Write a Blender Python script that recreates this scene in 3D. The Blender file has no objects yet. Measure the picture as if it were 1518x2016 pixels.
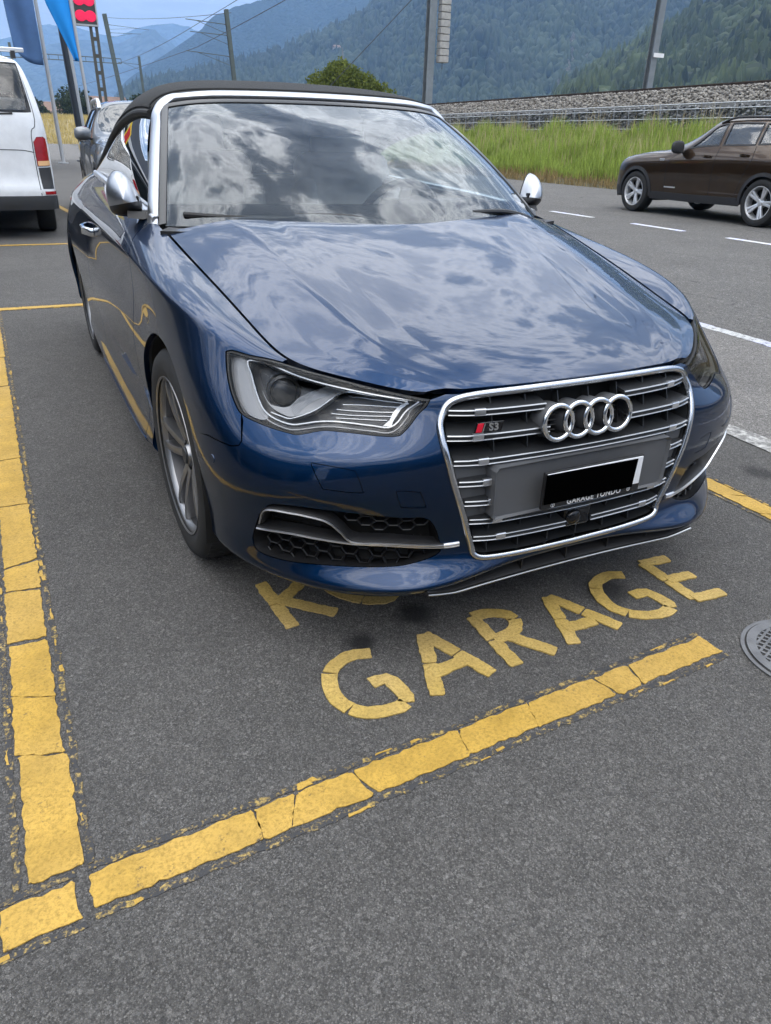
import bpy, bmesh, math, random
import numpy as np
from mathutils import Vector, Matrix
from mathutils.geometry import delaunay_2d_cdt
R = math.radians
random.seed(7); rng = np.random.default_rng(7)
SC = bpy.context.scene; COL = SC.collection

# ---------------------------------------------------------------- camera
cam_d = bpy.data.cameras.new('camera'); cam = bpy.data.objects.new('camera', cam_d); COL.objects.link(cam)
CAM_F, CAM_POS = 1424.895, Vector((-1.16167, -1.20816, 1.17155))
YAW, PITCH, ROLL = R(-26.3658), R(-27.1276), R(1.4347)
cam_d.sensor_fit = 'HORIZONTAL'; cam_d.sensor_width = 36; cam_d.lens = 36*CAM_F/1518
cam_d.clip_start = .05; cam_d.clip_end = 40000
_f = Vector((-math.sin(YAW)*math.cos(PITCH), math.cos(YAW)*math.cos(PITCH), math.sin(PITCH)))
_r = Vector((math.cos(YAW), math.sin(YAW), 0)); _u = _r.cross(_f)
_R = _r*math.cos(ROLL)+_u*math.sin(ROLL); _U = _u*math.cos(ROLL)-_r*math.sin(ROLL)
cam.matrix_world = Matrix(((_R.x, _U.x, -_f.x, CAM_POS.x), (_R.y, _U.y, -_f.y, CAM_POS.y), (_R.z, _U.z, -_f.z, CAM_POS.z), (0, 0, 0, 1)))
SC.camera = cam

# ---------------------------------------------------------------- sky and sun
SUN_EL, SUN_AZ = R(52), R(205)          # azimuth measured from +Y towards +X
w = bpy.data.worlds.new('World'); SC.world = w; w.use_nodes = True
nt = w.node_tree; nt.nodes.clear(); N = nt.nodes.new; LK = nt.links.new
def wmath(op, a, b=None, c=None, clamp=False):
    n = N('ShaderNodeMath'); n.operation = op; n.use_clamp = clamp
    for i, x in enumerate((a, b, c)):
        if x is None: continue
        if isinstance(x, (int, float)): n.inputs[i].default_value = x
        else: LK(x, n.inputs[i])
    return n.outputs[0]
sky = N('ShaderNodeTexSky'); sky.sky_type = 'NISHITA'; sky.sun_disc = False
sky.sun_elevation = SUN_EL; sky.sun_rotation = SUN_AZ; sky.altitude = 600; sky.air_density = 1.0; sky.dust_density = 1.5; sky.ozone_density = 1.6
tc = N('ShaderNodeTexCoord'); sep = N('ShaderNodeSeparateXYZ'); LK(tc.outputs['Generated'], sep.inputs[0])
# cloud deck: the view direction carried up to a flat layer
zz = wmath('ADD', wmath('MAXIMUM', sep.outputs[2], 0.), .13)
px_ = wmath('DIVIDE', sep.outputs[0], zz); py_ = wmath('DIVIDE', sep.outputs[1], zz)
comb = N('ShaderNodeCombineXYZ'); LK(px_, comb.inputs[0]); LK(py_, comb.inputs[1])
mp = N('ShaderNodeMapping'); mp.inputs['Rotation'].default_value = (0, 0, R(35)); mp.inputs['Scale'].default_value = (1.6, 2.3, 1); mp.inputs['Location'].default_value = (-4.6, 5.9, 0)
LK(comb.outputs[0], mp.inputs[0])
def wnoise(scale, detail, rough, dist):
    n = N('ShaderNodeTexNoise'); n.inputs['Scale'].default_value = scale; n.inputs['Detail'].default_value = detail
    n.inputs['Roughness'].default_value = rough; n.inputs['Distortion'].default_value = dist
    LK(mp.outputs[0], n.inputs['Vector']); return n.outputs[0]
n1 = wnoise(1.15, 10, .62, .5); n2 = wnoise(3.6, 9, .64, .4); n3 = wnoise(.45, 3, .5, .2)
dens = wmath('ADD', wmath('MULTIPLY', n1, .62), wmath('ADD', wmath('MULTIPLY', n2, .26), wmath('MULTIPLY', n3, .22)))
def wramp(val, stops):
    r = N('ShaderNodeValToRGB'); e = r.color_ramp.elements
    while len(e) < len(stops): e.new(.5)
    for el, (p, c) in zip(e, stops): el.position = p; el.color = (*c, 1) if len(c) == 3 else c
    LK(val, r.inputs[0]); return r.outputs[0]
cover = wramp(dens, [(.43, (.28, .28, .28)), (.52, (.78, .78, .78)), (.60, (1, 1, 1))])
CL = 1.0
ccol = wramp(dens, [(.44, (.60, .66, .75)), (.525, (.52, .57, .64)), (.57, (1.75, 1.75, 1.75)), (.61, (1.0, 1.02, 1.05)), (.69, (.66, .69, .74))])
cs = N('ShaderNodeVectorMath'); cs.operation = 'SCALE'; LK(ccol, cs.inputs[0]); LK(wmath('MULTIPLY', wmath('ADD', wmath('MULTIPLY', wmath('MAXIMUM', sep.outputs[2], 0.), 1.26), .015), 31.0), cs.inputs['Scale'])   # overcast skies brighten towards the zenith
mix = N('ShaderNodeMix'); mix.data_type = 'RGBA'; LK(cover, mix.inputs[0]); LK(sky.outputs[0], mix.inputs[6]); LK(cs.outputs[0], mix.inputs[7])
# veil of pale haze low over the valley
veil = wramp(sep.outputs[2], [(.0, (1, 1, 1)), (.12, (.9, .9, .9)), (.22, (.0, .0, .0))])
vm = N('ShaderNodeMix'); vm.data_type = 'RGBA'; LK(wmath('MULTIPLY', veil, .9), vm.inputs[0]); LK(mix.outputs[2], vm.inputs[6]); vm.inputs[7].default_value = (7.2, 7.6, 8.7, 1)
bg = N('ShaderNodeBackground'); bg.inputs['Strength'].default_value = .10
LK(vm.outputs[2], bg.inputs[0]); wo = N('ShaderNodeOutputWorld'); LK(bg.outputs[0], wo.inputs[0])
sun_d = bpy.data.lights.new('sun', 'SUN'); sun_d.energy = 1.3; sun_d.angle = R(50); sun_d.color = (1, .93, .84)
sun = bpy.data.objects.new('sun', sun_d); COL.objects.link(sun); sun['kind'] = 'helper'
_sd = Vector((math.sin(SUN_AZ)*math.cos(SUN_EL), math.cos(SUN_AZ)*math.cos(SUN_EL), math.sin(SUN_EL)))
sun.rotation_euler = (-_sd).to_track_quat('-Z', 'Y').to_euler()
vs = SC.view_settings; vs.view_transform = 'Standard'; vs.look = 'None'; vs.exposure = 0.02; vs.gamma = 1; vs.use_curve_mapping = False
SC.render.engine = 'CYCLES'
cy = SC.cycles; cy.use_denoising = True; cy.max_bounces = 10; cy.glossy_bounces = 6; cy.transmission_bounces = 8; cy.transparent_max_bounces = 16; cy.volume_bounces = 1; cy.diffuse_bounces = 3
cy.caustics_reflective = False; cy.caustics_refractive = False; cy.sample_clamp_indirect = 6
# ---------------------------------------------------------------- helpers
def srgb(r, g, b):
    return tuple((c/255/12.92 if c/255 <= .04045 else ((c/255+.055)/1.055)**2.4) for c in (r, g, b))
MATS = {}
class NT:
    """small node-tree builder for one material"""
    def __init__(self, name):
        self.m = bpy.data.materials.new(name); self.m.use_nodes = True; self.t = self.m.node_tree
        self.b = self.t.nodes['Principled BSDF']; self.o = self.t.nodes['Material Output']; MATS[name] = self.m
    def n(self, typ, **kw):
        x = self.t.nodes.new('ShaderNode'+typ)
        for k, v in kw.items():
            if k.startswith('_'): setattr(x, k[1:], v)
            else: x.inputs[k.replace('__', ' ')].default_value = v
        return x
    def l(self, a, b): self.t.links.new(a, b); return b
    def co(self, kind='Object', scale=None, rot=None):
        c = self.n('TexCoord').outputs[kind]
        if scale or rot:
            m = self.n('Mapping')
            if scale: m.inputs['Scale'].default_value = scale
            if rot: m.inputs['Rotation'].default_value = rot
            self.l(c, m.inputs[0]); c = m.outputs[0]
        return c
    def noise(self, vec, scale, detail=4, rough=.55, dist=0):
        x = self.n('TexNoise', Scale=scale, Detail=detail, Roughness=rough, Distortion=dist); self.l(vec, x.inputs['Vector']); return x.outputs[0]
    def voro(self, vec, scale, out='Distance', feature='F1', rnd=1.):
        x = self.n('TexVoronoi', Scale=scale, Randomness=rnd, _feature=feature); self.l(vec, x.inputs['Vector']); return x.outputs[out]
    def ramp(self, val, *stops):
        r = self.n('ValToRGB'); e = r.color_ramp.elements
        while len(e) < len(stops): e.new(.5)
        for el, (p, c) in zip(e, stops):
            el.position = p; el.color = (c, c, c, 1) if isinstance(c, (int, float)) else (*c, 1)
        self.l(val, r.inputs[0]); return r.outputs[0]
    def mix(self, fac, a, b, mode='MIX'):
        x = self.n('Mix', _data_type='RGBA', _blend_type=mode)
        for s, v in ((0, fac), (6, a), (7, b)):
            if isinstance(v, (int, float)): x.inputs[s].default_value = v
            elif isinstance(v, tuple): x.inputs[s].default_value = (*v, 1)[:4]
            else: self.l(v, x.inputs[s])
        return x.outputs[2]
    def math(self, op, a, b=None, clamp=False):
        x = self.n('Math', _operation=op, _use_clamp=clamp)
        for s, v in enumerate((a, b)):
            if v is None: continue
            if isinstance(v, (int, float)): x.inputs[s].default_value = v
            else: self.l(v, x.inputs[s])
        return x.outputs[0]
    def bump(self, h, strength=.5, dist=.01, normal=None):
        x = self.n('Bump', Strength=strength, Distance=dist); self.l(h, x.inputs['Height'])
        if normal is not None: self.l(normal, x.inputs['Normal'])
        self.l(x.outputs[0], self.b.inputs['Normal']); return x.outputs[0]
    def col(self, v): self.l(v, self.b.inputs['Base Color'])
    def set(self, **kw):
        for k, v in kw.items():
            k = k.replace('__', ' ')
            self.b.inputs[k].default_value = (*v, 1) if isinstance(v, tuple) and len(v) == 3 else v
        return self
def mat(name, color, rough=.5, metal=0, var=.0, vscale=8, bump=0, bscale=60, **kw):
    """plain principled material with a little procedural variation of colour, gloss and relief"""
    t = NT(name); t.set(**{'Base Color': color, 'Roughness': rough, 'Metallic': metal}, **kw)
    co = t.co()
    if var:
        n = t.noise(co, vscale, 6, .6)
        t.col(t.mix(t.ramp(n, (.3, 0.), (.7, 1.)), tuple(c*(1-var) for c in color), tuple(min(1, c*(1+var)) for c in color)))
        r = t.ramp(n, (.2, max(0, rough-.06)), (.8, min(1, rough+.1))); t.l(r, t.b.inputs['Roughness'])
    if bump: t.bump(t.noise(co, bscale, 4), bump, .004)
    return t.m

def tag(o, label=None, cat=None, group=None, kind=None):
    for k, v in (('label', label), ('category', cat), ('group', group), ('kind', kind)):
        if v: o[k] = v
    return o
def empty(name, loc=(0, 0, 0), rz=0, parent=None):
    o = bpy.data.objects.new(name, None); COL.objects.link(o); o.location = loc; o.rotation_euler = (0, 0, rz); o.parent = parent
    o.empty_display_size = .1; return o
def mesh_obj(name, V, F, m, parent=None, smooth=30, normals=None):
    me = bpy.data.meshes.new(name); me.from_pydata([tuple(map(float, v)) for v in V], [], [tuple(map(int, f)) for f in F]); me.update()
    if m: me.materials.append(MATS[m] if isinstance(m, str) else m)
    if smooth:
        me.shade_smooth()
        if smooth < 180: me.set_sharp_from_angle(angle=R(smooth))
    if normals is not None: me.normals_split_custom_set_from_vertices([tuple(map(float, n)) for n in normals])
    o = bpy.data.objects.new(name, me); COL.objects.link(o); o.parent = parent; return o
def fast_mesh(name, V, T, m, parent=None, smooth=False):
    """large triangle soup from numpy arrays"""
    me = bpy.data.meshes.new(name); V = np.asarray(V, np.float32); T = np.asarray(T, np.int32); k = T.shape[1]
    me.vertices.add(len(V)); me.vertices.foreach_set('co', V.ravel())
    me.loops.add(T.size); me.loops.foreach_set('vertex_index', T.ravel())
    me.polygons.add(len(T)); me.polygons.foreach_set('loop_start', np.arange(len(T), dtype=np.int32)*k)
    me.update(calc_edges=True); me.validate()
    if smooth: me.shade_smooth()
    if m: me.materials.append(MATS[m] if isinstance(m, str) else m)
    o = bpy.data.objects.new(name, me); COL.objects.link(o); o.parent = parent; return o
def frame_mats(P, closed=False, up=(0, 0, 1)):
    P = np.asarray(P, float); n = len(P); T = np.zeros_like(P)
    for i in range(n):
        a = P[(i-1) % n] if closed or i > 0 else P[i]; b = P[(i+1) % n] if closed or i < n-1 else P[i]
        T[i] = (b-a)/max(np.linalg.norm(b-a), 1e-9)
    up = np.broadcast_to(np.asarray(up, float), P.shape)
    S = np.cross(T, up); S /= np.maximum(np.linalg.norm(S, axis=1, keepdims=True), 1e-9)
    U = np.cross(S, T); return S, U, T
class MB:
    """collects shapes that become ONE mesh object"""
    def __init__(self): self.V = []; self.F = []
    def add(self, V, F, M=None):
        k = len(self.V)
        for v in V:
            v = Vector(v); self.V.append(tuple(M @ v) if M is not None else tuple(v))
        self.F += [tuple(k+i for i in f) for f in F]; return self
    def box(self, c, s, M=None, taper=1.):
        x, y, z = (q/2 for q in s); t = taper
        V = [(c[0]+i*x*(t if k > 0 else 1), c[1]+j*y*(t if k > 0 else 1), c[2]+k*z) for k in (-1, 1) for j in (-1, 1) for i in (-1, 1)]
        return self.add(V, [(0, 2, 3, 1), (4, 5, 7, 6), (0, 1, 5, 4), (2, 6, 7, 3), (0, 4, 6, 2), (1, 3, 7, 5)], M)
    def tube(self, P, r, n=8, closed=False, caps=True, up=(0, 0, 1.0001), M=None):
        P = np.asarray(P, float)
        if abs(np.dot((P[-1]-P[0])/max(np.linalg.norm(P[-1]-P[0]), 1e-9), up)) > .95 and not closed: up = (0, 1, 0)
        S, U, T = frame_mats(P, closed, up); r = np.broadcast_to(r, (len(P),)); V = []
        for i in range(len(P)):
            for k in range(n):
                a = 2*math.pi*k/n; V.append(P[i]+r[i]*(math.cos(a)*S[i]+math.sin(a)*U[i]))
        m = len(P); F = []
        for i in range(m if closed else m-1):
            j = (i+1) % m
            for k in range(n): F.append((i*n+k, i*n+(k+1) % n, j*n+(k+1) % n, j*n+k))
        if caps and not closed: F += [tuple(range(n))[::-1], tuple((m-1)*n+k for k in range(n))]
        return self.add(V, F, M)
    def cyl(self, a, b, r0, r1=None, n=12, caps=True, M=None):
        return self.tube([a, b], [r0, r0 if r1 is None else r1], n, caps=caps, M=M)
    def sweep(self, P, prof, up=(0, 0, 1), closed=False, caps=True, M=None):
        """profile points (s,u): s along side vector, u along up"""
        S, U, T = frame_mats(P, closed, up); n = len(prof); m = len(P); V = []
        for i in range(m):
            for a, b in prof: V.append(np.asarray(P[i], float)+a*S[i]+b*U[i])
        F = []
        for i in range(m if closed else m-1):
            j = (i+1) % m
            for k in range(n): F.append((i*n+k, i*n+(k+1) % n, j*n+(k+1) % n, j*n+k))
        if caps and not closed: F += [tuple(range(n))[::-1], tuple((m-1)*n+k for k in range(n))]
        return self.add(V, F, M)
    def prism(self, poly, d, M=None, z0=0.):
        """polygon in xy, extruded from z0 to z0+d"""
        n = len(poly); V = [(x, y, z0) for x, y in poly]+[(x, y, z0+d) for x, y in poly]
        a = sum(poly[i][0]*poly[(i+1) % n][1]-poly[(i+1) % n][0]*poly[i][1] for i in range(n))
        F = [tuple(range(n))[::-1], tuple(range(n, 2*n))]+[(i, (i+1) % n, n+(i+1) % n, n+i) for i in range(n)]
        if (a < 0) != (d < 0): F = [f[::-1] for f in F]
        return self.add(V, F, M)
    def lathe(self, prof, n=32, M=None, a0=0, a1=2*math.pi, close=False):
        """profile (r,h) revolved about z"""
        full = abs(a1-a0-2*math.pi) < 1e-6; k = n if full else n+1; V = []; m = len(prof)
        for i in range(k):
            a = a0+(a1-a0)*i/n
            for r, h in prof: V.append((r*math.cos(a), r*math.sin(a), h))
        F = []
        for i in range(n):
            j = (i+1) % k
            for q in range(m if close else m-1):
                p = (q+1) % m; F.append((i*m+q, j*m+q, j*m+p, i*m+p))
        return self.add(V, F, M)
    def grid(self, G, flip=False):
        """G: (a,b,3) array of points -> quads"""
        G = np.asarray(G, float); a, b = G.shape[:2]
        F = [(i*b+j, (i+1)*b+j, (i+1)*b+j+1, i*b+j+1) for i in range(a-1) for j in range(b-1)]
        return self.add(G.reshape(-1, 3), [f[::-1] for f in F] if flip else F)
    def build(self, name, m, parent=None, smooth=35, bevel=0, seg=2, merge=False):
        o = mesh_obj(name, self.V, self.F, m, parent, smooth)
        if bevel:
            b = o.modifiers.new('bevel', 'BEVEL'); b.width = bevel; b.segments = seg; b.limit_method = 'ANGLE'; b.angle_limit = R(40); b.harden_normals = True
        return o
def copy_tree(o, parent=None):
    c = o.copy(); COL.objects.link(c); c.parent = parent
    for ch in list(o.children): copy_tree(ch, c)
    return c
def in_poly(P, poly):
    P = np.asarray(P); x, y = P[:, 0], P[:, 1]; poly = np.asarray(poly); r = np.zeros(len(P), bool); n = len(poly); j = n-1
    for i in range(n):
        xi, yi = poly[i]; xj, yj = poly[j]
        c = ((yi > y) != (yj > y))
        with np.errstate(divide='ignore', invalid='ignore'): r ^= c & (x < (xj-xi)*(y-yi)/(yj-yi+1e-30)+xi)
        j = i
    return r
def smooth_loop(pts, n=6, closed=True):
    """Catmull-Rom through points; a point given as (u,v,'c') stays a corner"""
    P = [np.array(p[:2], float) for p in pts]; c = [len(p) > 2 for p in pts]; m = len(P); out = []
    for i in range(m if closed else m-1):
        p1, p2 = P[i], P[(i+1) % m]
        p0 = p1*2-p2 if (c[i] or (not closed and i == 0)) else P[i-1]
        p3 = p2*2-p1 if (c[(i+1) % m] or (not closed and i == m-2)) else P[(i+2) % m]
        for k in range(n):
            t = k/n
            out.append(.5*((2*p1)+(-p0+p2)*t+(2*p0-5*p1+4*p2-p3)*t*t+(-p0+3*p1-3*p2+p3)*t**3))
    if not closed: out.append(P[-1])
    return np.array(out)
def dense_loop(surf, L, step):
    """resample a closed uv loop so that its 3D steps stay below step"""
    L = np.asarray(L, float); P = surf(L); out = []
    for i in range(len(L)):
        j = (i+1) % len(L); k = max(1, int(np.ceil(np.linalg.norm(P[j]-P[i])/step)))
        for q in range(k): out.append(L[i]+(L[j]-L[i])*q/k)
    return np.array(out)
def offset_loop(surf, L, d):
    """move a closed uv loop sideways by d metres on the surface (positive = inwards for ccw loops)"""
    if not d: return L
    L = np.asarray(L, float); a = .5*np.sum(L[:, 0]*np.roll(L[:, 1], -1)-np.roll(L[:, 0], -1)*L[:, 1])
    e = 1e-3; Su = (surf(L+[e, 0])-surf(L-[e, 0]))/(2*e); Sv = (surf(L+[0, e])-surf(L-[0, e]))/(2*e)
    T = np.roll(L, -1, 0)-np.roll(L, 1, 0); out = L.copy()
    for i in range(len(L)):
        t3 = Su[i]*T[i, 0]+Sv[i]*T[i, 1]; nn = np.cross(Su[i], Sv[i]); b = np.cross(nn, t3); b /= max(np.linalg.norm(b), 1e-12)
        J = np.stack([Su[i], Sv[i]], 1); q = np.linalg.lstsq(J, b, rcond=1e-3)[0]
        q = q*(1 if a > 0 else -1)*d; m = np.abs(q).max()
        if m > .25: q *= .25/m
        out[i] = L[i]+q
    return out
def panel(name, surf, outer, holes=(), step=.022, m=None, parent=None, side=1, flange=.012, gap=.002, off=0., hole_gap=0., hole_flange=None, nrm=True):
    """trimmed piece of a master surface, edges turned in; side -1 mirrors in x"""
    outer = dense_loop(surf, outer, step*.8); outer = offset_loop(surf, outer, gap); outer[:, 1] = np.clip(outer[:, 1], 0, surf.n-1-1e-6)
    H = [offset_loop(surf, dense_loop(surf, h, step*.6), -hole_gap) for h in holes]
    lo, hi = outer.min(0), outer.max(0); sc = np.array([surf.su, surf.sv])
    nu = max(2, int((hi[0]-lo[0])*sc[0]/step)); nv = max(2, int((hi[1]-lo[1])*sc[1]/step))
    g = np.stack(np.meshgrid(np.linspace(lo[0], hi[0], nu+1), np.linspace(lo[1], hi[1], nv+1), indexing='ij'), -1).reshape(-1, 2)
    k = in_poly(g, outer)
    for h in H: k &= ~in_poly(g, h)
    g = g[k]; B = np.concatenate([outer]+H)*sc; d = np.full(len(g), 9.)
    for i in range(0, len(g), 500): d[i:i+500] = np.sqrt(((g[i:i+500, None]*sc-B[None])**2).sum(-1)).min(1)
    g = g[d > step*.45]
    loops = [outer]+H; verts = []; edges = []; base = 0
    for Lp in loops:
        n = len(Lp); verts += [Vector(p*sc) for p in Lp]; edges += [(base+i, base+(i+1) % n) for i in range(n)]; base += n
    verts += [Vector(p*sc) for p in g]
    V2, E2, F2, _, _, _ = delaunay_2d_cdt(verts, edges, [], 0, 1e-7)
    V2 = np.array([(v[0], v[1]) for v in V2]); F2 = np.array([f for f in F2 if len(f) == 3])
    c = V2[F2].mean(1)/sc; k = in_poly(c, outer)
    for h in H: k &= ~in_poly(c, h)
    F2 = F2[k]; uv = V2/sc; uv[:, 1] = np.clip(uv[:, 1], 0, surf.n-1-1e-6)
    P = surf(uv); Nn = surf.normal(uv); P = P+Nn*off
    a = V2[F2]; ar = (a[:, 1, 0]-a[:, 0, 0])*(a[:, 2, 1]-a[:, 0, 1])-(a[:, 1, 1]-a[:, 0, 1])*(a[:, 2, 0]-a[:, 0, 0])
    F2[ar < 0] = F2[ar < 0][:, ::-1]
    used = np.unique(F2); rm = -np.ones(len(P), int); rm[used] = np.arange(len(used)); P = P[used]; Nn = Nn[used]; F2 = rm[F2]
    F = [tuple(f) for f in F2]; NV = [tuple(n) for n in Nn]; V = [tuple(p) for p in P]
    if flange:
        from collections import Counter
        ec = {}
        for f in F:
            for i in range(3):
                e = (f[i], f[(i+1) % 3]); ec[e] = 1
        bd = [e for e in ec if (e[1], e[0]) not in ec]
        dup = {}; low = {}; outw = {}
        for a_, b_ in bd:
            o_ = np.cross(np.array(V[b_])-np.array(V[a_]), np.array(NV[a_])); o_ = o_/max(np.linalg.norm(o_), 1e-12)
            for q in (a_, b_): outw[q] = outw.get(q, 0)+o_
        for a_, b_ in bd:
            for q in (a_, b_):
                if q not in dup:
                    on = outw[q]/max(np.linalg.norm(outw[q]), 1e-9); on = tuple(on)
                    dup[q] = len(V); V.append(V[q]); NV.append(on); low[q] = len(V); V.append(tuple(np.array(V[q])-np.array(NV[q])*flange)); NV.append(on)
            F.append((dup[b_], dup[a_], low[a_], low[b_]))
    if side < 0:
        V = [(-x, y, z) for x, y, z in V]; NV = [(-x, y, z) for x, y, z in NV]; F = [f[::-1] for f in F]
    return mesh_obj(name, V, F, m, parent, 180, NV if nrm else None)
def uv_of_yz(surf, yz, guess):
    out = []; g = np.array(guess, float)
    for t in yz:
        for _ in range(40):
            e = 1e-4; f0 = surf([g])[0][1:]-t
            J = np.stack([(surf([g+[e, 0]])[0][1:]-t-f0)/e, (surf([g+[0, e]])[0][1:]-t-f0)/e], 1)
            s = np.clip(np.linalg.lstsq(J, -f0, rcond=1e-4)[0], -.4, .4); g = g+s; g[1] = np.clip(g[1], -.0, surf.n-1)
            if np.abs(s).max() < 1e-5: break
        out.append(g.copy())
    return np.array(out)
# ---------------------------------------------------------------- car surfaces (pure numpy)
def cubic_interp(t, P):
    """C2 natural cubic through points P at parameters t -> function"""
    t = np.asarray(t, float); P = np.asarray(P, float); n = len(t)
    h = np.diff(t); A = np.zeros((n, n)); B = np.zeros((n, P.shape[1]))
    A[0, 0] = A[-1, -1] = 1
    for i in range(1, n-1):
        A[i, i-1] = h[i-1]; A[i, i] = 2*(h[i-1]+h[i]); A[i, i+1] = h[i]
        B[i] = 6*((P[i+1]-P[i])/h[i]-(P[i]-P[i-1])/h[i-1])
    M = np.linalg.solve(A, B)
    def f(x):
        x = np.asarray(x, float)
        i = np.clip(np.searchsorted(t, x)-1, 0, n-2)
        hi = h[i][..., None]; a = ((t[i+1]-x)[..., None])/hi; b = 1-a
        return a*P[i]+b*P[i+1]+((a**3-a)*M[i]+(b**3-b)*M[i+1])*hi**2/6
    return f

def bspline_v(rows, v):
    """clamped uniform cubic B-spline over a list of row arrays (n, m, 3); v in 0..n-1"""
    rows = np.asarray(rows)
    R = np.concatenate([[2*rows[0]-rows[1]], rows, [2*rows[-1]-rows[-2]]])
    n = len(rows); i = np.clip(np.floor(v).astype(int), 0, n-2); f = v-i
    k = np.arange(rows.shape[1])
    w0 = (1-f)**3/6; w1 = (3*f**3-6*f**2+4)/6; w2 = (-3*f**3+3*f**2+3*f+1)/6; w3 = f**3/6
    return (w0[:, None]*R[i, k]+w1[:, None]*R[i+1, k]+w2[:, None]*R[i+2, k]+w3[:, None]*R[i+3, k])

def bspline_u(P):
    """uniform cubic B-spline over integer stations, mirrored in x at station 0"""
    n = len(P); L = np.concatenate([P[3:0:-1]*[-1, 1, 1], P, [2*P[-1]-P[-2]], [3*P[-1]-2*P[-2]]])
    def full(u):      # u >= 0
        i = np.clip(np.floor(u).astype(int), 0, n-1); f = (u-i)[:, None]; k = i+2
        return ((1-f)**3*L[k]+(3*f**3-6*f**2+4)*L[k+1]+(-3*f**3+3*f**2+3*f+1)*L[k+2]+f**3*L[np.minimum(k+3, len(L)-1)])/6
    def g(u):
        u = np.asarray(u, float); sg = np.where(u < 0, -1., 1.); p = full(np.abs(u)); p[:, 0] *= sg; return p
    return g

class Loft:
    """rows: list of (dict u->(x,y,z)); symmetric about u=0 when sym (x odd)"""
    def __init__(self, rows, sym=True, su=.15, sv=.07, bs=False):
        self.f = []; self.su = su; self.sv = sv; self.sym = sym
        for r in rows:
            us = sorted(r); P = [r[q] for q in us]
            if bs:
                self.f.append(bspline_u(np.array(P, float))); continue
            if sym and us[0] == 0:
                us2 = [-q for q in us[:0:-1]]+us
                P2 = [(-p[0], p[1], p[2]) for p in P[:0:-1]]+P
                self.f.append(cubic_interp(us2, P2))
            else:
                self.f.append(cubic_interp(us, P))
        self.n = len(rows)
    def __call__(self, uv):
        uv = np.asarray(uv, float).reshape(-1, 2)
        rows = [f(uv[:, 0]) for f in self.f]
        return bspline_v(rows, np.clip(uv[:, 1], 0, self.n-1-1e-9))
    def normal(self, uv, e=1e-3):
        uv = np.asarray(uv, float).reshape(-1, 2)
        hi = uv.copy(); lo = uv.copy()
        a = self(uv+[e, 0])-self(uv-[e, 0])
        hi[:, 1] = np.minimum(uv[:, 1]+e, self.n-1-1e-6); lo[:, 1] = np.maximum(uv[:, 1]-e, 0)
        b = self(hi)-self(lo)
        n = np.cross(a, b)
        return n/np.maximum(np.linalg.norm(n, axis=1, keepdims=True), 1e-12)

def S_(*a):   # row helper: u,(x,y,z) pairs
    return {a[i]: a[i+1] for i in range(0, len(a), 2)}

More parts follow.
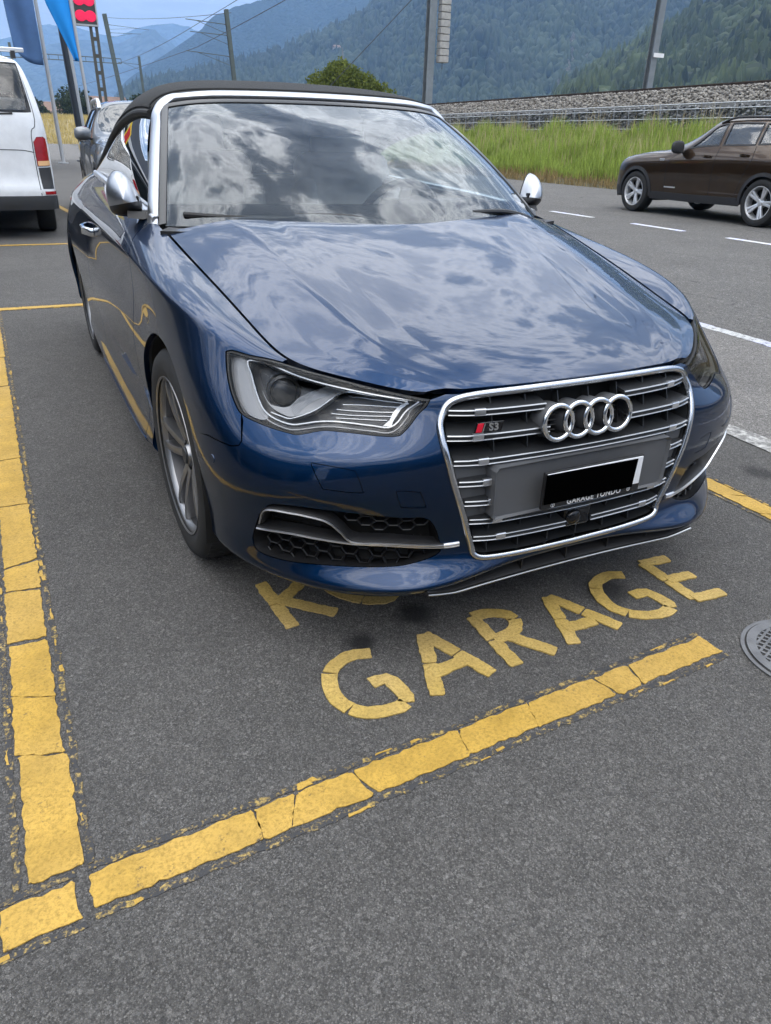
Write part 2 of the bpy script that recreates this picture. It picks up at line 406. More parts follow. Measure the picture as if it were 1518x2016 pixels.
# body skirt: from the nose (u=0) round the corner (u=4..5), along the flank to the tail (u=20)
def flank(xs, zs, ys=(.68, .87, 1.06, 1.27, 1.55, 2.1, 2.7, 3.1, 3.455, 3.85)):
    return {7+i: (xs[i], ys[i], zs[i]) for i in range(10)}
def tailr(z, k=0.):
    return {17: (.80-k, 4.2-k, z), 18: (.62-k, 4.36-k, z), 19: (.3, 4.42-k, z), 20: (0, 4.43-k, z)}
SKIRT_ROWS = [
 # A bottom edge
 {0: (0, .060, .235), 1: (.2, .060, .233), 2: (.40, .048, .205), 3: (.56, .150, .180), 4: (.68, .245, .185), 5: (.765, .360, .192), 6: (.822, .480, .200),
  **flank((.84, .845, .845, .845, .845, .845, .845, .85, .85, .85), (.2, .2, .19, .18, .175, .175, .18, .2, .22, .24)), **tailr(.25)},
 # B lip edge
 {0: (0, .050, .245), 1: (.2, .050, .243), 2: (.41, .030, .222), 3: (.572, .120, .203), 4: (.70, .222, .210), 5: (.787, .345, .215), 6: (.842, .475, .222),
  **flank((.85, .857, .86, .866, .866, .866, .866, .865, .86, .86), (.22, .22, .22, .21, .205, .205, .21, .225, .245, .265)), **tailr(.275)},
 {0: (0, .046, .252), 1: (.2, .048, .250), 2: (.41, .036, .236), 3: (.574, .128, .222), 4: (.70, .226, .228), 5: (.788, .345, .232), 6: (.845, .474, .240),
  **flank((.852, .86, .865, .87, .87, .87, .87, .867, .862, .862), (.24, .24, .24, .232, .228, .228, .232, .245, .265, .285)), **tailr(.295)},
 # C fog opening bottom
 {0: (0, .052, .285), 1: (.2, .058, .285), 2: (.40, .078, .285), 3: (.577, .176, .278), 4: (.70, .252, .280), 5: (.786, .350, .285), 6: (.848, .470, .292),
  **flank((.853, .86, .862, .862, .86, .86, .86, .86, .86, .86), (.29, .29, .29, .285, .28, .28, .285, .295, .305, .32)), **tailr(.34, -.01)},
 # D
 {0: (0, .045, .34), 1: (.2, .053, .34), 2: (.40, .070, .34), 3: (.578, .150, .34), 4: (.705, .235, .34), 5: (.790, .335, .343), 6: (.852, .462, .348),
  **flank((.858, .865, .866, .866, .864, .864, .864, .864, .864, .864), (.35, .35, .35, .35, .35, .35, .35, .355, .36, .37)), **tailr(.41, -.02)},
 # E fog opening top
 {0: (0, .042, .41), 1: (.2, .050, .41), 2: (.40, .065, .41), 3: (.58, .130, .412), 4: (.71, .215, .413), 5: (.800, .318, .415), 6: (.858, .455, .418),
  **flank((.862, .87, .873, .873, .872, .872, .872, .872, .872, .872), (.42, .42, .42, .42, .42, .42, .425, .43, .43, .44)), **tailr(.47, -.03)},
 # F bulge
 {0: (0, .045, .46), 1: (.2, .052, .46), 2: (.40, .066, .46), 3: (.58, .118, .46), 4: (.712, .202, .462), 5: (.808, .305, .465), 6: (.863, .450, .468),
  **flank((.867, .874, .877, .878, .878, .878, .878, .877, .876, .876), (.47, .47, .47, .48, .48, .48, .485, .49, .49, .50)), **tailr(.52, -.03)},
 # G
 {0: (0, .050, .51), 1: (.2, .056, .51), 2: (.40, .069, .525), 3: (.58, .111, .537), 4: (.714, .190, .540), 5: (.814, .297, .540), 6: (.867, .448, .532),
  **flank((.870, .878, .881, .882, .882, .882, .882, .881, .88, .88), (.53, .53, .53, .55, .55, .55, .56, .56, .56, .57)), **tailr(.58, -.03)},
 # H bumper crease
 {0: (0, .056, .56), 1: (.2, .062, .56), 2: (.40, .075, .556), 3: (.58, .116, .558), 4: (.715, .194, .561), 5: (.818, .300, .566), 6: (.869, .450, .580),
  **flank((.872, .88, .882, .882, .883, .884, .884, .884, .884, .882), (.60, .60, .60, .62, .63, .63, .64, .65, .65, .65)), **tailr(.65, -.02)},
 # I under headlight
 {0: (0, .066, .60), 1: (.2, .072, .60), 2: (.40, .092, .600), 3: (.575, .155, .600), 4: (.71, .225, .605), 5: (.812, .322, .620), 6: (.866, .462, .640),
  **flank((.870, .877, .879, .878, .879, .88, .88, .882, .884, .88), (.67, .68, .69, .70, .71, .72, .735, .75, .755, .76)), **tailr(.74, -.01)},
 # T tornado line
 {0: (0, .080, .640), 1: (.2, .087, .640), 2: (.40, .110, .638), 3: (.57, .203, .648), 4: (.688, .284, .663), 5: (.768, .391, .713), 6: (.790, .514, .756),
  **flank((.809, .823, .833, .840, .843, .846, .849, .852, .853, .845), (.785, .807, .820, .831, .843, .855, .870, .883, .891, .885)), **tailr(.825)},
 {0: (0, .082, .648), 1: (.2, .089, .648), 2: (.40, .113, .645), 3: (.568, .212, .658), 4: (.680, .294, .672), 5: (.758, .396, .721), 6: (.780, .518, .765),
  **flank((.799, .812, .822, .829, .832, .835, .839, .843, .845, .835), (.794, .816, .828, .839, .851, .864, .879, .892, .900, .894)), **tailr(.84, .01)},
 # J
 {0: (0, .086, .665), 1: (.2, .093, .664), 2: (.40, .122, .655), 3: (.56, .240, .680), 4: (.655, .322, .694), 5: (.708, .405, .727), 6: (.726, .525, .765),
  **flank((.748, .766, .780, .790, .798, .803, .800, .795, .79, .77), (.797, .830, .855, .883, .908, .924, .941, .952, .955, .94)), **tailr(.90, .05)},
 # K shut line / belt line
 {0: (0, .092, .682), 1: (.2, .100, .680), 2: (.40, .133, .668), 3: (.54, .262, .693), 4: (.60, .330, .702), 5: (.648, .400, .716), 6: (.660, .520, .742),
  **flank((.678, .698, .718, .735, .748, .755, .745, .73, .71, .67), (.783, .827, .868, .915, .948, .972, .992, .998, .985, .96)), **tailr(.95, .10)},
]
for _r in SKIRT_ROWS[:10]:
    for _u in _r:
        if 5 <= _u <= 16:
            _d = .006 if _u == 5 else .017 if _u == 6 else .022 if _u <= 9 else .020 if _u == 10 else .016 if _u <= 13 else .006 if _u == 14 else 0
            _r[_u] = (_r[_u][0]-_d, _r[_u][1], _r[_u][2])
# the nose leans back above the bumper: rows G..J move inwards round the corner
for _i, _d in ((6, .0), (7, .034), (8, .050), (9, .070), (10, .066), (11, .058), (12, .020)):
    for _u, _k in ((2, .12), (3, .55), (4, 1.), (5, .95), (6, .42), (7, .10)):
        x_, y_, z_ = SKIRT_ROWS[_i][_u]; _a = .3 if _u <= 3 else .62; _b = .95 if _u <= 3 else .78
        SKIRT_ROWS[_i][_u] = (x_-_a*_d*_k, y_+_b*_d*_k, z_-.18*_d*_k)
for _i in (0, 1, 2):
    for _u, _d in ((2, (.014, -.012)), (3, (.006, -.008))):
        x_, y_, z_ = SKIRT_ROWS[_i][_u]; SKIRT_ROWS[_i][_u] = (x_+_d[0], y_+_d[1], z_)
for _u in range(6, 17):
    x_, y_, z_ = SKIRT_ROWS[10][_u]; SKIRT_ROWS[11][_u] = (x_-.0045, y_, z_+.0045)
# undercut below the shoulder line, side skirt ledge at the foot of the door
for _u, _d in ((8, -.006), (9, -.012), (10, -.016), (11, -.016), (12, -.016), (13, -.016), (14, -.012)):
    x_, y_, z_ = SKIRT_ROWS[9][_u]; SKIRT_ROWS[9][_u] = (x_+_d, y_, z_)
for _i in (10, 11):
    for _u in (8, 9, 10, 11, 12, 13, 14):
        x_, y_, z_ = SKIRT_ROWS[_i][_u]; SKIRT_ROWS[_i][_u] = (x_+.006, y_, z_)
for _i, _d in ((1, .022), (2, .020), (4, -.006), (5, -.004)):
    for _u in (10, 11, 12, 13):
        x_, y_, z_ = SKIRT_ROWS[_i][_u]; SKIRT_ROWS[_i][_u] = (x_+_d, y_, z_)
# fuller wing shoulder, tapering rear quarter
for _i, _us in ((10, {7: .006, 8: .010, 9: .008, 10: .002, 15: -.03, 16: -.07}), (11, {7: .006, 8: .010, 9: .008, 10: .002, 15: -.03, 16: -.07}), (12, {6: .010, 7: .024, 8: .030, 9: .030, 10: .022, 11: .012, 15: -.03, 16: -.06}), (9, {15: -.01, 16: -.04}), (8, {16: -.02}), (13, {16: -.04})):
    for _u, _d in _us.items():
        x_, y_, z_ = SKIRT_ROWS[_i][_u]; SKIRT_ROWS[_i][_u] = (x_+_d, y_, z_+(max(0, _d)*.35 if _i == 12 else 0))
skirt = Loft(SKIRT_ROWS, bs=True)
# bonnet: rows run across, u = lateral 0..4 (centre..edge), v along the car
def bonnet_rows():
    R = []
    #     y_c, z_c,   edge x,y,z,  crown power, crease position
    for yc, zc, ed, p, sc in [
      (.094, .686, (0.3952, 0.1554, 0.6744), 2.2, .95),
      (.125, .700, (0.4462, 0.1824, 0.6773), 2.2, .88),
      (.200, .727, (0.5341, 0.2624, 0.6923), 2.2, .78),
      (.300, .755, (0.6355, 0.3661, 0.7075), 2.3, .70),
      (.440, .789, (0.6560, 0.5010, 0.7377), 2.5, .70),
      (.620, .832, (0.6709, 0.6501, 0.7753), 2.8, .715),
      (.820, .879, (0.6905, 0.8306, 0.8182), 3.3, .725),
      (1.000, .919, (0.7084, 1.0002, 0.8549), 3.9, .735),
      (1.090, .938, (0.7221, 1.1504, 0.8885), 4.4, .74),
      (1.120, .944, (0.7286, 1.2458, 0.9065), 4.7, .745),
    ]:
        row = {}
        for u in np.arange(0, 4.001, .1):
            s = u/4; d = abs(s-sc); h = .0085*max(0, 1-d/.17)
            row[round(float(u), 2)] = (ed[0]*s, yc+(ed[1]-yc)*s**2.2, zc-(zc-ed[2])*s**p+h*min(1, max(0, (1-s)/.12)))
        R.append(row)
    return R
bonnet = Loft(bonnet_rows(), su=.17, sv=.12)
UVD = {
 'HEAD': [(5.523, 10.094), (5.486, 10.265), (5.051, 11.3), (4.584, 12.456), (3.704, 12.788), (2.819, 12.719), (2.323, 12.519), (1.985, 12.13), (2.07, 10.558), (2.218, 9.531), (2.37, 8.95), (2.461, 8.803), (2.675, 8.805), (2.968, 8.874), (3.371, 8.899), (3.57, 8.816), (3.912, 8.577), (4.072, 8.583), (4.396, 8.637), (4.653, 8.697), (4.965, 8.789), (5.145, 9.047), (5.312, 9.364), (5.436, 9.691)],
 'GRILLE': [(1.744, 11.767), (1.859, 10.076), (1.917, 9.331), (1.924, 8.828), (1.901, 8.034), (1.83, 6.742), (1.699, 5.33), (1.575, 4.135), (1.486, 3.299)],
 'FOG': [(4.431, 4.95), (4.589, 4.497), (4.755, 3.595), (4.806, 3.078), (4.718, 2.582), (4.245, 2.508), (3.457, 2.646), (2.592, 2.722), (2.258, 2.821), (1.936, 3.117), (1.892, 3.579), (2.072, 4.752), (2.453, 4.913), (3.159, 5.167), (3.803, 5.272), (4.257, 5.18)],
 'TOW': [(3.686, 7.029), (3.613, 7.14), (3.102, 6.956), (3.027, 6.803), (2.942, 6.226), (2.96, 6.093), (3.425, 6.169), (3.507, 6.248)],
 'WASH': [(2.503, 6.086), (2.472, 6.152), (2.234, 6.069), (2.2, 5.988), (2.137, 5.449), (2.154, 5.339), (2.405, 5.388), (2.445, 5.501)],
 'BGAP': [(6.642, 6.605), (5.78, 7.143), (5.173, 7.167), (5.002, 7.332), (4.94, 7.655), (4.934, 8.556)],
 'SENSOR': [(5.678, 6.244)],
 'H_OUT': [(5.467, 10.037), (5.071, 10.637), (4.897, 9.882), (4.677, 9.298), (4.503, 9.051), (4.63, 8.9), (4.888, 8.901), (5.08, 9.087), (5.281, 9.417)],
 'H_FRAME': [(5.021, 10.789), (4.864, 9.912), (4.647, 9.314), (4.49, 9.101), (4.26, 9.004), (4.026, 8.991), (3.792, 9.121), (3.575, 9.249), (3.318, 9.343), (3.042, 9.353), (2.74, 9.303), (2.487, 9.294), (2.303, 10.088), (2.108, 12.101), (2.41, 12.428), (2.8, 12.418), (3.412, 12.474), (4.38, 12.426)],
 'H_CAV': [(4.891, 10.647), (4.71, 9.894), (4.532, 9.483), (4.41, 9.423), (4.149, 9.56), (3.765, 10.175), (3.39, 11.577), (3.12, 12.085), (2.793, 12.253), (2.797, 12.352), (3.396, 12.387), (4.291, 12.234)],
 'H_BLADE': [(4.668, 9.727), (4.517, 9.471), (4.352, 9.469), (4.126, 9.593), (3.764, 10.197), (3.384, 11.628), (3.103, 11.653), (3.082, 11.472), (3.517, 9.955), (4.008, 9.34), (4.234, 9.292), (4.439, 9.364), (4.58, 9.519)],
 'H_LINE2': [(4.449, 9.208), (4.262, 9.188), (4.009, 9.242), (3.492, 9.916), (3.124, 11.327), (2.99, 11.7), (2.783, 11.803), (2.498, 11.875), (2.25, 11.686)],
 'H_DRL1': [(3.034, 10.997), (2.783, 11.188), (2.324, 11.242)],
 'H_DRL2': [(3.132, 10.307), (2.79, 10.501), (2.373, 10.613)],
 'H_DRL3': [(3.237, 9.953), (3.008, 9.985), (2.434, 10.127)],
 'H_DRL4': [(3.334, 9.717), (3.019, 9.751), (2.479, 9.854)],
 'H_DRL5': [(3.257, 9.557), (2.921, 9.606), (2.534, 9.627)],
 'H_END': [(2.26, 11.593), (2.237, 11.228), (2.494, 9.347), (2.603, 9.362), (2.506, 9.634)],
 'H_PROJ': [(4.275, 10.176)],
 'F_BLADE_U': [(4.595, 4.135), (4.434, 4.836), (3.948, 4.929), (3.56, 4.831), (3.362, 4.661), (3.196, 4.299), (2.999, 3.836), (2.546, 3.786), (1.851, 3.579), (1.657, 3.608)],
 'F_BLADE_L': [(4.667, 3.853), (4.032, 3.984), (3.511, 3.895), (2.997, 3.76), (2.544, 3.711), (1.848, 3.481), (1.653, 3.498)],
 'F_CAVITY': [(4.514, 4.237), (4.395, 4.706), (3.874, 4.754), (3.558, 4.661), (3.358, 4.484), (3.172, 4.02), (3.514, 4.043), (4.031, 4.14)],
 'F_HEXR': [(3.184, 5.022), (2.423, 4.867), (2.083, 4.709), (2.022, 4.132), (2.615, 4.159), (2.987, 4.331)],
 'F_HEXL': [(4.675, 3.645), (4.034, 3.799), (3.508, 3.754), (2.992, 3.617), (1.887, 3.41), (1.936, 3.137), (2.26, 2.828), (2.59, 2.738), (3.456, 2.669), (4.247, 2.526), (4.691, 2.629)],
 'CREASE': [(3.874, 8.698), (3.366, 8.694), (1.883, 7.461)],
 'DOORGAP': [(9.773, 11.471), (9.722, 10.957), (9.819, 9.516), (9.969, 8.601)],
 'HANDLE': [(12.986, 9.462), (12.509, 9.668), (12.312, 9.557), (12.847, 9.196), (12.74, 8.972)],
 'TORN': [(13.561, 10.848), (11.39, 10.783), (9.683, 10.848), (8.356, 11.012), (7.411, 11.15), (6.613, 10.585), (5.694, 10.306)],
 'MIRBASE': [(10.734, 11.533), (10.348, 12.897)],
}
LETTERS = {
 'G': [[(-0.527, 0.137), (-0.578, 0.148), (-0.627, 0.131), (-0.661, 0.088), (-0.673, 0.028), (-0.66, -0.024), (-0.627, -0.056), (-0.58, -0.071), (-0.537, -0.068), (-0.52, -0.047), (-0.523, -0.004), (-0.534, 0.031), (-0.575, 0.031)]],
 'A': [[(-0.367, 0.151), (-0.449, -0.073)], [(-0.365, 0.15), (-0.285, -0.061)], [(-0.426, -0.001), (-0.322, 0.014)]],
 'R': [[(-0.204, 0.166), (-0.211, -0.058)], [(-0.204, 0.166), (-0.151, 0.163), (-0.108, 0.134), (-0.109, 0.092), (-0.148, 0.059), (-0.206, 0.055)], [(-0.166, 0.057), (-0.086, -0.055)]],
 'A2': [[(0.048, 0.162), (-0.02, -0.048)], [(0.051, 0.161), (0.145, -0.039)], [(-0.002, 0.018), (0.099, 0.012)]],
 'G2': [[(0.34, 0.166), (0.292, 0.183), (0.23, 0.163), (0.194, 0.106), (0.189, 0.045), (0.214, -0.002), (0.266, -0.032), (0.321, -0.035), (0.35, -0.017), (0.346, 0.027), (0.334, 0.064), (0.283, 0.067)]],
 'E': [[(0.445, 0.195), (0.443, -0.021)], [(0.438, 0.194), (0.542, 0.185)], [(0.444, 0.089), (0.54, 0.081)], [(0.438, -0.019), (0.549, -0.029)]],
 'K': [[(-0.688, 0.566), (-0.672, 0.323)], [(-0.673, 0.444), (-0.583, 0.519)], [(-0.658, 0.454), (-0.541, 0.337)]],
 'U': [[(-0.545, 0.58), (-0.502, 0.439), (-0.464, 0.38), (-0.415, 0.347), (-0.371, 0.344), (-0.346, 0.371)]],
}
# ---------------------------------------------------------------- ground surfaces
def asphalt(name, k, grain=240, chips=1., bumps=1., stains=(), joints=False, tint=(1.05, 1.0, .935), rough=.9):
    """k scales the brightness; grains with dark joints between them, a few pale chips"""
    t = NT(name); co = t.co('Object'); S = lambda v: tuple(v*k*c for c in tint)
    def cells(scale):
        x = t.n('TexVoronoi', Scale=scale); t.l(co, x.inputs['Vector']); w_ = t.n('RGBToBW'); t.l(x.outputs['Color'], w_.inputs[0]); return w_.outputs[0], x.outputs['Distance']
    v1, d1 = cells(grain); v2, d2 = cells(grain*.46)
    fine = t.noise(co, grain*2.6, 2, .6); broad = t.noise(co, 1.1, 7, .62); mid_n = t.noise(co, 13, 6, .62)
    g1 = t.ramp(v1, (.10, S(.055)), (.35, S(.085)), (.55, S(.118)), (.75, S(.16)), (.92, S(.23)))
    g2 = t.ramp(v2, (.15, S(.06)), (.5, S(.10)), (.78, S(.16)), (.93, S(.30)))
    base = t.mix(t.ramp(v2, (.62, 0.), (.88, .55)), g1, g2)
    gap_ = t.math('MULTIPLY', t.ramp(d1, (.28, 0.), (.62, 1.)), t.ramp(fine, (.35, .25), (.6, 1.)))
    base = t.mix(t.math('MULTIPLY', gap_, .7), base, S(.032))
    base = t.mix(.8, base, t.ramp(fine, (.30, .42), (.70, 1.)), 'MULTIPLY')
    sp, sd_ = cells(grain*.22); chip = t.math('MULTIPLY', t.ramp(sp, (.74, 0.), (.78, 1.)), t.ramp(sd_, (.14, 1.), (.24, 0.)))
    base = t.mix(t.math('MULTIPLY', chip, .8*chips), base, (.55, .54, .52))
    base = t.mix(.65, base, t.ramp(broad, (.28, .62), (.72, 1.)), 'MULTIPLY'); base = t.mix(.5, base, t.ramp(mid_n, (.3, .66), (.7, 1.)), 'MULTIPLY')
    ps = t.n('NewGeometry').outputs['Position']
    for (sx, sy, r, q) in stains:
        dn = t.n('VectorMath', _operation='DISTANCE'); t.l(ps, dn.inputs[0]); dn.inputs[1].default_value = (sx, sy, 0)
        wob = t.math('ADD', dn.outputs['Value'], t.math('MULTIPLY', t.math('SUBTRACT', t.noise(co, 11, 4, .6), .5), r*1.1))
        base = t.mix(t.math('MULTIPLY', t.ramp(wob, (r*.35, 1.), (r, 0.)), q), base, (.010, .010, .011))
    if joints:
        cr = t.voro(t.co('Object', scale=(1, .8, 1)), .62, 'Distance', 'DISTANCE_TO_EDGE'); wn = t.noise(co, 5, 5, .7)
        crk = t.ramp(t.math('ADD', cr, t.math('MULTIPLY', wn, .02)), (.011, 1.), (.0165, 0.))
        base = t.mix(t.math('MULTIPLY', crk, t.ramp(broad, (.48, 0.), (.58, .8))), base, (.02, .02, .02))
    t.col(base)
    h = t.math('ADD', t.math('MULTIPLY', t.ramp(d1, (0., 1.), (.6, 0.)), .8), t.math('ADD', t.math('MULTIPLY', v1, .7), t.math('MULTIPLY', fine, .5)))
    t.bump(h, bumps, .005); t.set(Roughness=rough); t.b.inputs['Specular IOR Level'].default_value = .4
    return t.m
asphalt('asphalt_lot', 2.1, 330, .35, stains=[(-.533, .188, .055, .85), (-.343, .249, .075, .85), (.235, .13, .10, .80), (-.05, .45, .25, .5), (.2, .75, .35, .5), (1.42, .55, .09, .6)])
asphalt('asphalt_road', 1.9, 150, .6, .8, joints=True)
asphalt('asphalt_walk', 2.5, 190, .6, .7, tint=(1.06, 1., .93))
mat('meadow', (.085, .085, .040), .95, 0, var=.4, vscale=.6)
mat('dry_field_soil', (.26, .21, .10), .95, 0, var=.25, vscale=.8)
t = NT('concrete_edge'); co = t.co(); n1_ = t.noise(co, 26, 8, .68); t.col(t.ramp(n1_, (.30, (.07, .07, .068)), (.46, (.20, .195, .185)), (.62, (.50, .49, .46)))); t.bump(n1_, .8, .02); t.set(Roughness=.9)
# line paint: thick, chalky, worn through in places
def paint(name, c, wear=.0, rough=.62):
    t = NT(name); co = t.co('Object'); gn = t.n('NewGeometry').outputs['Position']
    a = t.noise(gn, 9, 6, .65); b = t.noise(gn, 160, 4, .7); v = t.voro(gn, 210, 'Distance'); c2 = t.noise(gn, 2.2, 4, .5)
    col = t.mix(t.ramp(a, (.32, 0.), (.68, 1.)), tuple(x*.74 for x in c), tuple(min(.95, x*1.12) for x in c))
    col = t.mix(t.ramp(c2, (.42, 0.), (.62, .55)), col, (c[0]*1.0, c[1]*1.05, c[2]*1.7))
    col = t.mix(t.math('MULTIPLY', t.ramp(b, (.45, 0.), (.66, .9)), .8), col, tuple(x*.48 for x in c))
    if wear:
        wn = t.math('ADD', t.math('MULTIPLY', t.noise(gn, 34, 6, .72), .6), t.math('MULTIPLY', b, .4))
        col = t.mix(t.ramp(wn, (wear-.05, 1.), (wear+.05, 0.)), (.052, .052, .054), col) if False else t.mix(t.ramp(wn, (wear-.05, 0.), (wear+.05, 1.)), col, (.050, .050, .052))
    t.col(col); t.bump(t.math('ADD', t.math('MULTIPLY', v, .4), t.math('ADD', b, t.math('MULTIPLY', a, .8))), .55, .006); t.set(Roughness=rough); t.b.inputs['Specular IOR Level'].default_value = .3
    return t.m
YEL = (.52, .322, .058)
paint('paint_yellow', YEL, wear=.635); paint('paint_yellow_pale', (.56, .385, .105), wear=.645); paint('paint_yellow_ghost', (.46, .32, .09), wear=.445, rough=.8); paint('paint_yellow_flaked', (.56, .40, .11), wear=.56)
paint('paint_white', (.68, .68, .66)); paint('paint_white_worn', (.55, .55, .54), wear=.55)

ET = np.array((.038, .9993)); EN = np.array((.9993, -.038))
def rd(n, t_, z=0.): p = EN*n+ET*t_; return (float(p[0]), float(p[1]), z)
def strip(name, n0, n1, t0, t1, z, m, seg=1):
    mb = MB(); ts = np.linspace(t0, t1, seg+1)
    for a, b in zip(ts[:-1], ts[1:]): mb.add([rd(n0, a, z), rd(n1, a, z), rd(n1, b, z), rd(n0, b, z)], [(0, 1, 2, 3)])
    return mb.build(name, m, None, 0)
tag(MB().add([(-9000, -3000, -.02), (9000, -3000, -.02), (9000, 9000, -.02), (-9000, 9000, -.02)], [(0, 1, 2, 3)]).build('ground', 'meadow', None, 0), kind='structure')
LOT = tag(strip('parking_lot', -40, 1.63, -25, 41, 0, 'asphalt_lot'), kind='structure')
WALK = tag(strip('pavement', 1.70, 3.22, -25, 90, .0, 'asphalt_walk'), kind='structure')
ROAD = tag(strip('road', 3.215, 15.3, -25, 260, -.004, 'asphalt_road'), kind='structure')
# strip of worn concrete between lot and pavement, broken edges
e = []
for t_ in np.linspace(-6, 30, 240): e.append((1.61+random.uniform(-.012, .012), t_))
e2 = [(1.73+random.uniform(-.014, .014), t_) for t_ in np.linspace(-6, 30, 240)]
mb = MB(); mb.add([rd(n, t_, .004) for n, t_ in e]+[rd(n, t_, .004) for n, t_ in e2], [(i, 240+i, 241+i, i+1) for i in range(239)]); tag(mb.build('edge_strip', 'concrete_edge', None, 0), kind='structure')

# ---------------------------------------------------------------- painted lines
def rough_poly(L_, amp=.0035, step=.016, seed=0):
    """closed outline -> wavering outline"""
    rr = random.Random(seed); out = []; n = len(L_); ph = [rr.uniform(0, 6.3) for _ in range(4)]; s = 0
    for i in range(n):
        a, b = np.array(L_[i]), np.array(L_[(i+1) % n]); d = np.linalg.norm(b-a); k = max(1, int(d/step)); tn = (b-a)/max(d, 1e-9); nn = np.array((-tn[1], tn[0]))
        for q in range(k):
            s += d/k; w_ = amp*(.6*math.sin(s*70+ph[0])+.5*math.sin(s*163+ph[1])+.7*rr.uniform(-1, 1)); out.append(a+(b-a)*q/k+nn*w_)
    return [tuple(p) for p in out]
def rounded(L_, r, k=3):
    out = []; n = len(L_)
    for i in range(n):
        a, b, c = (np.array(L_[j % n], float) for j in (i-1, i, i+1)); u_ = a-b; v_ = c-b; lu, lv = np.linalg.norm(u_), np.linalg.norm(v_)
        rr = min(r, lu*.45, lv*.45); p, q = b+u_/lu*rr, b+v_/lv*rr
        for j in range(k+1): tt = j/k; out.append((1-tt)**2*p+2*tt*(1-tt)*b+tt*tt*q)
    return out
def slab(name, poly, th, m, parent, z=.001, bev=.0):
    return MB().prism([tuple(p) for p in poly], th, None, z).build(name, m, parent, 0)
def line_pieces(name, p0, p1, w, cuts, label, cat='road marking', group=None, skew=(), seed=1, m='paint_yellow', ghost=True, gap=.010, rad=.006, amp=.0030, th=.0022):
    """a painted line broken into separate slabs; cuts are distances along the line, skew shears each cut"""
    h = tag(empty(name, (0, 0, 0)), label, cat, group); p0, p1 = np.array(p0, float), np.array(p1, float); d = p1-p0; Ln = np.linalg.norm(d); d /= Ln; nn = np.array((-d[1], d[0])); rr = random.Random(seed)
    cs = [0]+list(cuts)+[Ln]; sk = [0]+list(skew)+[0]*(len(cs)-len(skew)-1)
    for i in range(len(cs)-1):
        g0 = gap*rr.choice((.12, .3, .6, 1.)); g1 = gap*rr.choice((.12, .3, .6, 1.)); a, b = cs[i]+g0/2, cs[i+1]-g1/2; wl = w/2*rr.uniform(.84, 1.02); wr_ = w/2*rr.uniform(.90, 1.02)
        L_ = [p0+d*(a-sk[i])-nn*wl, p0+d*(b-sk[i+1])-nn*wl, p0+d*(b+sk[i+1])+nn*wr_, p0+d*(a+sk[i])+nn*wr_]
        slab('paint_slab', rough_poly(rounded(L_, rad*rr.uniform(.5, 1.6)), amp, .014, seed*50+i), th, m, h)
    if ghost:
        for s_ in (-1, 1):
            o = w/2+.0135; L_ = [p0+nn*s_*(o-.007), p1+nn*s_*(o-.007), p1+nn*s_*(o+.006), p0+nn*s_*(o+.006)]
            if s_ < 0: L_ = L_[::-1]
            slab('paint_residue', rough_poly(L_, .003, .02, seed*7+s_), .0008, 'paint_yellow_ghost', h)
        # flakes along the edges
        for k in range(int(Ln/.13)):
            s_ = rr.choice((-1, -1, 1)); c = p0+d*rr.uniform(0, Ln)+nn*s_*(w/2+rr.uniform(.006, .020)); ln = rr.uniform(.006, .028); wd = rr.uniform(.002, .006)
            L_ = [c-d*ln-nn*wd, c+d*ln-nn*wd*.6, c+d*ln*.8+nn*wd, c-d*ln*.9+nn*wd*.8]
            slab('paint_flake', rough_poly(L_, .0015, .008, seed*90+k), rr.uniform(.0012, .0021), m, h)
    return h
F0, F1 = (-1.244, -.262), (.318, -.1975)
line_pieces('bay_line', F0, F1, .078, [.305, .375, .53, .775, .965, 1.185, 1.285], 'cracked yellow bay line across the front, nearest the camera', skew=(0, .02, -.01, .01, .012, -.008, .01), seed=3)
line_pieces('bay_line', (-1.72, -.298), (-1.262, -.267), .080, [.335], 'short yellow line stub at the lower left corner of the photo', seed=5)
LC = [.318, .515, .745, 1.005, 1.165, 1.60, 2.05, 2.58, 3.1, 3.7, 4.3]
line_pieces('bay_line', (-1.2975, -.205), (-1.407, 4.93), .096, LC, 'long cracked yellow bay line along the left edge, beside the blue convertible', skew=(.016, .02, .004, .008, -.012, .004), seed=8, gap=.016)
line_pieces('bay_line', (1.125, .60), (1.150, -.60), .088, [.16, .33, .66, .9], 'yellow bay line to the right of the convertible, beside the pavement', skew=(.03, .02), seed=12)
line_pieces('bay_line', (-1.9, 4.93), (1.12, 4.86), .085, [.7, 1.4, 2.2], 'yellow line across the lot just behind the convertible', seed=15)
line_pieces('bay_line', (-5.5, 8.83), (-.3, 8.62), .085, [1.3, 2.9, 4.1], 'thin yellow line across the lot behind the white van', seed=18)
line_pieces('bay_line', (-.55, 17.0), (-.20, 12.2), .09, [1.6, 3.1], 'slanted yellow line beside the rear wheel of the white van', seed=21)
line_pieces('bay_line', (-3.8, 4.97), (-3.84, -.28), .09, [1.2, 2.4, 3.7], 'yellow bay line of the empty neighbouring bay', seed=25) if False else None
